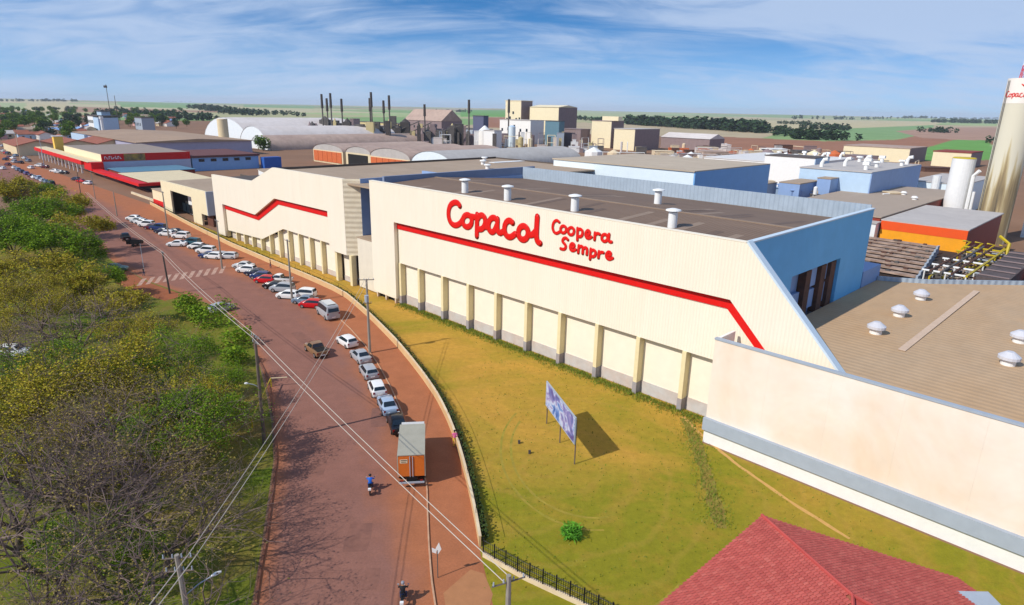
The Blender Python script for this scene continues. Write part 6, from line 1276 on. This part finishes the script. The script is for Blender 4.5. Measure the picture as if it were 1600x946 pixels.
pole('tall concrete pole standing at the lawn wall beside the white parked hatchback', -19.0, 80.4, 10.3, .2, M_CONC, ((10.2, 1.0, 8), (7, .5, 8)), box=True)
pole('tall leaning wooden pole on the park kerb, cables crossing at its top', -24.0, 55.9, 11.3, .2, M_WOOD, ((11.1, .8, -45), (10.5, .6, -45)), (6.0, 1.0, 195), tilt=.15)
pole('short dark leaning pole at the park side of the zebra crossing', -59.3, 106.2, 7.4, .17, M_STACK, ((7.2, .7, -45),), tilt=-.3)
pole('concrete pole behind the red hatchback in the angled row', -36.7, 102.1, 10.8, .19, M_CONC, ((10.6, .9, -45),))
pole('concrete pole at the parking end of the zebra crossing', -58.2, 124.3, 9.8, .19, M_CONC, ((9.6, .9, -45),))
pole('concrete pole among the far row of parked cars', -83.9, 153.2, 11.2, .19, M_CONC, ((11, .9, -45),))
pole('concrete pole on the traffic island above the far row of cars', -113.7, 182.1, 7, .16, M_CONC, ())
pole('thin lamp post before the supermarket annex', -140, 214, 9, .12, M_CONC, ())
pole('dark post beside the long row of supermarket cars', -150, 222, 8, .13, M_STACK, ())
pole('tall light mast near the red canopy end', -226, 312, 14, .16, M_LEDGE, ())
pole('pinkish light mast in the farthest car lot', -262, 345, 15, .16, M_COPE, ())
pole('thin sign pole left of the zebra crossing', -70.8, 119.0, 6, .06, M_LEDGE, (), name='sign_pole')
def cable(label, P, Q, sag, r_=.035, off=0.0):
    P = Vector(P); Q = Vector(Q); d = Q - P; s = Vector((d.y, -d.x, 0)).normalized() * off
    pts = [P.lerp(Q, k / 18) + s - Vector((0, 0, 4 * sag * (k / 18) * (1 - k / 18))) for k in range(19)]
    b = MB(); b.tube(pts, r_, 5); o = b.build('overhead_cable', M_WIRE); tag(o, label, 'cable', 'overhead cables along the street'); return o
T2 = (-23.85, 55.9, 11.1); TC = (.12, 26.2, 9.65); T3 = (-59.6, 106.2, 7.25); TA = (-16.4, 27.9, 9.35); T1 = (-19, 80.4, 10.2)
for o_, nm_ in ((-.22, 'left'), (.22, 'right')):
    cable('pale overhead cable from the leaning wooden pole to the bottom right pole, %s strand' % nm_, T2, TC, .25, .026, o_)
    cable('overhead cable from the crossing pole to the leaning wooden pole, %s strand' % nm_, T3, T2, .5, .026, o_)
    cable('overhead cable from the bottom left pole to the lawn wall pole, %s strand' % nm_, TA, T1, .7, .022, o_)
    cable('overhead cable beyond the crossing pole towards the town, %s strand' % nm_, (-110, 165, 9), T3, .6, .026, o_)
    cable('overhead cable leaving the bottom left pole towards the viewer, %s strand' % nm_, (-17.8, 8, 9.2), TA, .3, .028, o_)
yb = thing('yellow_barrier', 'yellow metal hoop rail at the park edge beside the wooden pole', 'railing', (-25.5, 57, 0)); ORG[yb.name] = (0, 0, 0)
b = MB(); b.tube([(-2.6, 12, 0), (-2.6, 12, 1.1), (-.9, 2, 1.1), (-.9, 2, 0)], .07, 6); b.build('rail', M_YELP, yb)
b = MB(); b.tube([(-2.6, 12, 1.1), (-.8, 12.4, 1.1)], .07, 6); b.build('top_bar', M_COPE, yb)
for k, (x, y, lab) in enumerate(((-55.5, 125.4, 'white bollard beside the concrete pole at the crossing'), (-54.9, 124.2, 'white bollard nearest the first angled car at the crossing'))):
    o = thing('bollard', lab, 'bollard', (x, y, .012)); ORG[o.name] = (0, 0, 0)
    b = MB(); b.cyl(0, 0, 0, .85, .13, .12, 10); b.build('shaft', M_WHITE, o); b = MB(); b.cyl(0, 0, .86, .95, .12, .04, 10); b.build('cap', M_WHITE, o)

# ------------------------------------------------------------------ trees
M_LEAFO = mat('olive_leaves', '#6b6420', .8, 0, 1, island=('#857c1c', '#a39a26', '#bca832', '#8a8a20', '#a8922e', '#74632c'), trans=.14, spec=.15)
M_LEAFG = mat('green_leaves', '#4b5f16', .8, 0, 1, island=('#4f7012', '#6f921c', '#8ea626', '#587818', '#7d9626', '#44600f'), trans=.25, spec=.15)
M_LEAFB = mat('dry_leaves', '#7a6634', .8, 0, 1, island=('#8a7450', '#968242', '#857c36', '#a39250', '#77644a'), trans=.2, spec=.15)
def leaf_add(V_, F_, p, s, rg):
    a = rg.uniform(0, 6.283); tl_ = rg.uniform(-.9, .9); d = Vector((math.cos(a), math.sin(a), tl_ * .6)).normalized(); u = d.orthogonal().normalized()
    if rg.random() < .5: u = d.cross(u)
    i = len(V_); V_ += [p - d * s, p + u * s * .55, p + d * s, p - u * s * .55]; F_.append((i, i + 1, i + 2, i + 3))
def park_tree(seed, leaves, lm, H=8.6, spread=7.0, leafsz=.2):
    rg = random.Random(seed); tk = MB(); tw_ = MB(); tips = []
    def grow(p, d, ln, r_, lev):
        k = 3 if lev < 3 else 2
        pts = [p]; dd = d.copy()
        for i in range(k):
            dd = (dd + Vector((rg.uniform(-.22, .22), rg.uniform(-.22, .22), rg.uniform(-.10, .12)))).normalized(); pts.append(pts[-1] + dd * ln / k)
        r1 = r_ * .62
        tgt = tk if lev < 3 else tw_
        tgt.tube(pts, [r_ + (r1 - r_) * i / k for i in range(k + 1)], (7, 6, 5, 4, 3, 3)[lev], caps=False)
        end = pts[-1]
        if lev == 5: tips.append((end, dd)); return
        if lev >= 4: tips.append((pts[-2], dd))
        nb = (5, 3, 3, 3, 3)[lev]
        for q in range(nb):
            az = 2 * math.pi * (q + rg.uniform(-.3, .3)) / nb + lev * .7
            t = dd.orthogonal().normalized(); t2 = dd.cross(t)
            out = t * math.cos(az) + t2 * math.sin(az); a = R(rg.uniform(34, 62) if lev == 0 else rg.uniform(22, 50))
            nd = (dd * math.cos(a) + out * math.sin(a)).normalized()
            nd.z = nd.z * (.85 if lev > 0 else 1) + (.10 if end.z < H * .75 else -.16); nd.normalize()
            st_ = end if q or lev == 0 else end
            if lev > 1 and q == 0: st_ = pts[-2]
            grow(st_, nd, ln * rg.uniform(.62, .84) if lev else spread * rg.uniform(.40, .54), r1 * rg.uniform(.7, .95), lev + 1)
    grow(Vector((0, 0, -.1)), Vector((0, 0, 1)), H * .25, .34, 0)
    t = thing('park_tree', '', 'tree'); ORG[t.name] = (0, 0, 0)
    for e, d in tips:
        if rg.random() < .8:
            for q in range(2):
                dd = (d + Vector((rg.uniform(-.7, .7), rg.uniform(-.7, .7), rg.uniform(-.3, .6)))).normalized()
                tw_.tube([e, e + dd * rg.uniform(.4, 1.1)], [.010, .004], 3, caps=False)
    tk.build('trunk', M_BARK, t, smooth=True, fix=False)
    tw_.build('twigs', M_TWIG, t, fix=False, kind='stuff')
    V_ = []; F_ = []
    # leaves gather in clumps: some boughs carry many, others few
    clump = [(Vector((rg.uniform(-spread, spread), rg.uniform(-spread, spread), rg.uniform(H * .5, H))), rg.uniform(.4, 2.2)) for _ in range(24)]
    wts = []
    for e, d in tips: wts.append(max((w for c, w in clump if (c - e).length < 2.4), default=.10))
    sw_ = sum(wts)
    for (e, d), w in zip(tips, wts):
        n = leaves * w / sw_; n = int(n) + (rg.random() < n - int(n))
        for _ in range(n):
            leaf_add(V_, F_, e + Vector((rg.gauss(0, .42), rg.gauss(0, .42), rg.gauss(.05, .30))), leafsz * rg.uniform(.6, 1.3), rg)
    b = MB(); b.v = [tuple(p) for p in V_]; b.f = F_; b.mi = [0] * len(F_); b.build('crown', lm, t, fix=False, kind='stuff')
    return t
TP = {'bare': [park_tree(1, 2600, M_LEAFB, leafsz=.08), park_tree(2, 700, M_LEAFB, leafsz=.08)], 'olive': [park_tree(3, 14000, M_LEAFO, leafsz=.11), park_tree(4, 12000, M_LEAFO, leafsz=.11)], 'green': [park_tree(5, 19000, M_LEAFG, leafsz=.12), park_tree(6, 17000, M_LEAFG, leafsz=.12)],
      'denseolive': [park_tree(7, 15000, M_LEAFO, leafsz=.2), park_tree(8, 13000, M_LEAFO, leafsz=.2)], 'densegreen': [park_tree(9, 17000, M_LEAFG, leafsz=.2), park_tree(10, 15000, M_LEAFG, leafsz=.2)]}
bpy.context.view_layer.update()
used = set(); rgt = random.Random(77)
DESC = {'denseolive': 'full olive-leaved tree', 'densegreen': 'full green-leaved tree', 'bare': 'bare brown tree', 'olive': 'sparse olive tree', 'green': 'leafy green tree'}
WHERE = ['in the upper left clump by the far street', 'at the far left of the upper clump', 'on the street side of the upper clump', 'at the left picture edge of the upper clump', 'at the near side of the upper clump', 'beside the cars at the lower end of the upper clump',
 'at the left edge below the upper clump', 'in the middle of the park, above the centre', 'at the left edge above the park centre', 'small one between centre and crossing', 'in the middle of the park', 'right of the park middle, near the street', 'rounded one at the street edge of the park', 'at the left edge in the park centre',
 'large one right of the park middle', 'at the street edge above the yellow rail', 'left of the lower park middle', 'at the left edge below the park centre', 'in the lower park middle', 'in the lower left of the park', 'in the lower park nearest the lamp pole', 'in the bottom left corner', 'at the bottom of the park', 'at the street edge in the lower park',
 'between the park middle and the street', 'small one above the park middle', 'between park middle and lower park', 'beside the rounded green tree at the street edge', 'at the left edge between upper clump and park middle', 'just below the upper clump', 'left of the soil patch at the crossing', 'small one left of the green sedan', 'at the left edge in the lower half of the park', 'low one left of the lamp pole', 'at the far end of the upper clump']
for i, (x, y, k, d) in enumerate(PARK_TREES):
    pr = TP[k][i % 2]
    if pr.name in used: o = copy_tree(pr)
    else: o = pr; used.add(pr.name)
    s = d / 14.5; o.location = (x, y, 0); o.rotation_euler = (0, 0, rgt.uniform(0, 6.28)); o.scale = (s, s, s * rgt.uniform(.9, 1.08))
    tag(o, '%s %s' % (DESC[k], WHERE[min(i, len(WHERE) - 1)]), 'tree', 'park trees left of the street')
for k in TP:
    for pr in TP[k]:
        if pr.name not in used: pr.location = (-75, 60, 0); tag(pr, '%s at the far left of the park out of the way' % DESC[k], 'tree')
# foliage crowns of broadleaf trees in town
def leaf_crown(seed, n, H, Rr, s, lumps=7):
    rg = random.Random(seed); V_ = []; F_ = []
    L = [(Vector((rg.uniform(-.55, .55) * Rr, rg.uniform(-.55, .55) * Rr, H * rg.uniform(.45, .85))), Rr * rg.uniform(.38, .62)) for _ in range(lumps)]
    for _ in range(n):
        c, q = rg.choice(L); d = Vector((rg.gauss(0, 1), rg.gauss(0, 1), rg.gauss(0, 1))).normalized()
        leaf_add(V_, F_, c + d * q * rg.uniform(.55, 1.05), s * rg.uniform(.6, 1.3), rg)
    return V_, F_
M_LEAFT = mat('town_leaves', '#3d5420', .85, 0, 1, island=('#38521c', '#527526', '#6f8c2e', '#425c20', '#7f9038'), trans=.15, spec=.1)
M_LEAFD = mat('dark_wood_leaves', '#2f4230', .85, 0, 1, island=('#22322a', '#30452f', '#3f5634', '#2a3a2c'), trans=.1, spec=.1)
def town_tree(seed, H, Rr, m_):
    t = thing('town_tree', '', 'tree'); ORG[t.name] = (0, 0, 0)
    b = MB(); b.tube([(0, 0, -.1), (.1, 0, H * .3), (0, .1, H * .6)], [.3, .22, .12], 6); b.build('trunk', M_BARK, t)
    V_, F_ = leaf_crown(seed, 900, H, Rr, .5); b = MB(); b.v = [tuple(p) for p in V_]; b.f = F_; b.mi = [0] * len(F_); b.build('crown', m_, t, fix=False, kind='stuff'); return t
TT = [town_tree(11, 8, 4, M_LEAFT), town_tree(12, 10, 5, M_LEAFT), town_tree(13, 9, 4.5, M_LEAFD)]
bpy.context.view_layer.update()
for i, (x, y) in enumerate(TOWN_TREES):
    o = TT[i] if i < 3 else copy_tree(TT[i % 3])
    o.location = (x, y, 0); o.rotation_euler = (0, 0, rgt.uniform(0, 6.28)); s = rgt.uniform(.9, 1.6); o.scale = (s, s, s)
    tag(o, 'small green tree among the houses of the distant town', 'tree', 'trees among the town houses')
# the single round tree and the shrub on the lawn
V_, F_ = leaf_crown(21, 1600, 8.5, 6, .6, 12); b = MB(); b.v = [tuple(p) for p in V_]; b.f = F_; b.mi = [0] * len(F_); b.build('crown', M_LEAFT, None, fix=False, kind='stuff')
o = bpy.data.objects['crown'] if 'crown' in bpy.data.objects and bpy.data.objects['crown'].parent is None else [q for q in C.objects if q.name.startswith('crown') and q.parent is None][0]
o.parent = gtr
b = MB(); b.tube([(0, 0, -.1), (0, 0, 4)], [.35, .2], 6); o = b.build('trunk', M_BARK); o.parent = gtr
sh = thing('lawn_shrub', 'bright green feathery shrub standing alone on the lawn', 'shrub', (5.0, 42.6, .016)); ORG[sh.name] = (0, 0, 0)
rg = random.Random(9); b = MB()
for k in range(90):
    a = rg.uniform(0, 6.283); e = rg.uniform(.15, 1.25); ln = rg.uniform(.7, 1.35); d = Vector((math.cos(a) * math.cos(e), math.sin(a) * math.cos(e), math.sin(e))); s = Vector((-math.sin(a), math.cos(a), 0)) * .06
    p0 = d * .15; p1 = d * ln * .6 + Vector((0, 0, .12)); p2 = d * ln - Vector((0, 0, .12 * ln))
    b.add([p0 - s * .4, p0 + s * .4, p1 + s, p1 - s, p2], [(0, 1, 2, 3), (3, 2, 4)])
for k in range(420):
    d = Vector((rg.gauss(0, 1), rg.gauss(0, 1), rg.gauss(0, 1))).normalized(); p0 = Vector((d.x * .85, d.y * .85, .55 + d.z * .5)) * rg.uniform(.7, 1.05); d2 = Vector((rg.gauss(0, 1), rg.gauss(0, 1), rg.gauss(.4, .6))).normalized(); s = d2.orthogonal().normalized() * .05
    b.add([p0 - s, p0 + s, p0 + d2 * .28], [(0, 1, 2)])
b.build('fronds', mat('shrub_green', '#4d8a1a', .7, 0, 1, island=('#3a7014', '#5a9a22', '#6aae2c', '#467c18'), trans=.25), sh, fix=False)
b = MB(); b.cyl(0, 0, 0, .3, .1, .06, 8); b.build('stem', M_BARK, sh)
for k, (x, y) in enumerate(((2.2, 58.4), (3.2, 56.5))):
    o = thing('lawn_lamp', 'small dark ground lamp in the grass, %s of the two left of the billboard' % ('farther', 'nearer')[k], 'lamp', (x - 1.2, y - 1.5, .016)); ORG[o.name] = (0, 0, 0)
    b = MB(); b.cyl(0, 0, 0, .18, .13, .1, 8); b.box(-.12, .12, -.1, .1, .18, .34); b.build('housing', M_STACK, o)
# bushes at the park edge
for k, (x, y, s) in enumerate(((-43, 92.5, 1.5), (-46.5, 95, 1.1), (-36.5, 84, 1.2), (-49.5, 98, 1.3), (-33.5, 77, 1.0))):
    o = thing('park_bush', 'low green bush on the park edge, %s from the crossing' % ('third', 'second', 'fourth', 'first', 'fifth')[k], 'bush', (x - 1.5, y - 1.5, 0), k, 'bushes along the park edge'); ORG[o.name] = (0, 0, 0)
    V_, F_ = leaf_crown(30 + k, 700, 2.4 * s, 2.2 * s, .22, 6); b = MB(); b.v = [(p.x, p.y, max(.05, p.z - .5 * s)) for p in V_]; b.f = F_; b.mi = [0] * len(F_); b.build('foliage', M_LEAFG, o, fix=False, kind='stuff')
    b = MB(); b.cyl(0, 0, 0, .8, .08, .05, 6); b.build('stem', M_BARK, o)
# far woods and hedgerows
for k, (p, q, h, n) in enumerate(WOODS):
    rg = random.Random(100 + k); V_ = []; F_ = []; P = Vector(p); Q = Vector(q)
    ln = (Q - P).length
    for i in range(int(n * 1.3)):
        a = rg.random(); c = P.lerp(Q, a); c = Vector((c.x + rg.gauss(0, 14), c.y + rg.gauss(0, 30 if ln > 200 else 8), 0))
        h_ = h * 1.5; zb_ = float(hills(np.array(c.x), np.array(c.y))); hh = h_ * rg.uniform(.55, 1.1); rr_ = hh * rg.uniform(.35, .6)
        for _ in range(34):
            d = Vector((rg.gauss(0, 1), rg.gauss(0, 1), rg.gauss(0, 1))).normalized() * rg.uniform(.5, 1)
            leaf_add(V_, F_, Vector((c.x + d.x * rr_, c.y + d.y * rr_, zb_ + hh * .5 + d.z * hh * .5)), hh * .22, rg)
    b = MB(); b.v = [tuple(p_) for p_ in V_]; b.f = F_; b.mi = [0] * len(F_); o = b.build('distant_wood', M_LEAFD, None, fix=False)
    tag(o, 'dark belt of trees far off among the fields', 'wood', 'far woods and hedgerows', 'stuff')

# ------------------------------------------------------------------ houses of the town
def house_proto(k):
    t = thing('town_house', '', 'house'); ORG[t.name] = (0, 0, 0); rg = random.Random(50 + k)
    w, d, h = rg.uniform(9, 14), rg.uniform(7, 10), rg.uniform(2.9, 3.6)
    b = MB(); b.prism([(-d / 2, 0), (-d / 2, h), (0, h + d * .19), (d / 2, h), (d / 2, 0)], -w / 2, w / 2, 'x'); b.build('wall', (M_WHITEW, M_TAN, M_PALEB2, mat('pink_render', '#c99a92', .8, .08, .6), M_COPE)[k % 5], t)
    b = MB()
    for s in (-1, 1): b.prism([(s * (d / 2 + .7), h - .2), (0, h + d * .2 + .03), (0, h + d * .2 + .22), (s * (d / 2 + .7), h)], -w / 2 - .5, w / 2 + .5, 'x')
    b.build('roof', (M_TILEH, M_ROOFG, M_TILEH, M_STEELB, M_ROOFT)[k % 5], t)
    for x in (-w * .3, w * .3):
        b = MB(); b.box(x - .7, x + .7, -d / 2 - .06, -d / 2 - .01, 1.0, 2.2); b.build('window', M_GLASS, t)
    b = MB(); b.box(-.5, .5, -d / 2 - .06, -d / 2 - .01, 0, 2.1); b.build('door', M_WOOD, t)
    return t
HP = [house_proto(k) for k in range(5)]; bpy.context.view_layer.update()
HC = ['white walled house with clay tile roof', 'beige house with grey roof', 'pale blue house with clay tile roof', 'pinkish house with blue-grey roof', 'cream house with tan roof']
for i, (x, y) in enumerate(HOUSES):
    o = HP[i] if i < 5 else copy_tree(HP[i % 5])
    o.location = (x, y, 0); o.rotation_euler = (0, 0, GRID + (math.pi / 2 if rgt.random() < .4 else 0) + rgt.uniform(-.05, .05)); s = rgt.uniform(.9, 1.3); o.scale = (s, s, s)
    tag(o, HC[i % 5] + ' in the distant town', 'house', 'houses of the town: ' + HC[i % 5])
tb_ = thing('town_block', 'white and blue flat-roofed block in the distant town under the mast', 'building', (-430, 690, 0), GRID); ORG[tb_.name] = (0, 0, 0)
b = MB(); b.box(-24, -2, -8, 8, 0, 15); b.build('white_wing', M_WHITE, tb_); b = MB(); b.box(-1.98, 18, -8, 10, 0, 14); b.build('blue_wing', M_PALEB2, tb_)
b = MB(); b.box(-25, 19, -8.6, 10.6, 15.02, 16); b.build('roof', M_ROOFDK, tb_); b = MB(); b.box(-10, 8, -2, 6, 16.01, 20); b.build('penthouse', M_PALEB2, tb_); b = MB(); b.box(-11, 10, -3, 7, 20.01, 21); b.build('penthouse_roof', M_ROOFDK, tb_)
for k in range(6):
    b = MB(); b.box(-23 + k * 3.6, -21 + k * 3.6, -8.1, -8.01, 8, 11); b.build('window', M_GLASS, tb_)
tb2 = thing('town_block', 'grey flat-roofed block right of the white town block', 'building', (-392, 700, 0), GRID); ORG[tb2.name] = (0, 0, 0)
b = MB(); b.box(-12, 12, -6, 6, 0, 14); b.build('wall', M_LEDGE, tb2); b = MB(); b.box(-12.4, 12.4, -6.4, 6.4, 14.01, 14.8); b.build('roof', M_ROOFDK, tb2)
for k in range(4):
    b = MB(); b.box(-10 + k * 5, -8 + k * 5, -6.1, -6.01, 6, 9); b.build('window', M_GLASS, tb2)
for nm, x, y, h in (('tall thin radio mast with dishes above the town block', -430, 705, 47), ('shorter thin mast just right of the radio mast', -424, 707, 36)):
    t = thing('radio_mast', nm, 'mast', (x, y, 0)); ORG[t.name] = (0, 0, 0)
    b = MB(); b.tube([(0, 0, 0), (0, 0, h)], [.5, .25], 5); b.build('shaft', M_STEEL, t)
    if h > 40: b = MB(); b.box(-2.2, .6, -.8, .8, h - 3.5, h - 1.2); b.build('dish', M_STACK, t)
wp_ = thing('white_water_pipe', 'slim white standpipe tower among the town trees', 'water tower', (-350, 560, 0)); ORG[wp_.name] = (0, 0, 0)
b = MB(); b.cyl(0, 0, 0, 16, 1.1, n=10); b.build('shaft', M_WHITE, wp_); b = MB(); b.cyl(0, 0, 16, 18, 1.6, n=10); b.build('tank_head', M_WHITE, wp_)

# ------------------------------------------------------------------ haze over the plain
HAZE = 6.5e-5
b = MB(); b.box(-13200, 13200, -13200, 13200, -14, 80)
mh = bpy.data.materials.new('haze_air'); mh.use_nodes = True
n_ = mh.node_tree.nodes; n_.clear(); ou = n_.new('ShaderNodeOutputMaterial'); pv = n_.new('ShaderNodeVolumePrincipled')
pv.inputs['Color'].default_value = (.86, .92, 1, 1); pv.inputs['Density'].default_value = HAZE; mh.node_tree.links.new(pv.outputs[0], ou.inputs['Volume'])
o = b.build('haze', mh); tag(o, kind='stuff', label='thin blue haze over the plain')
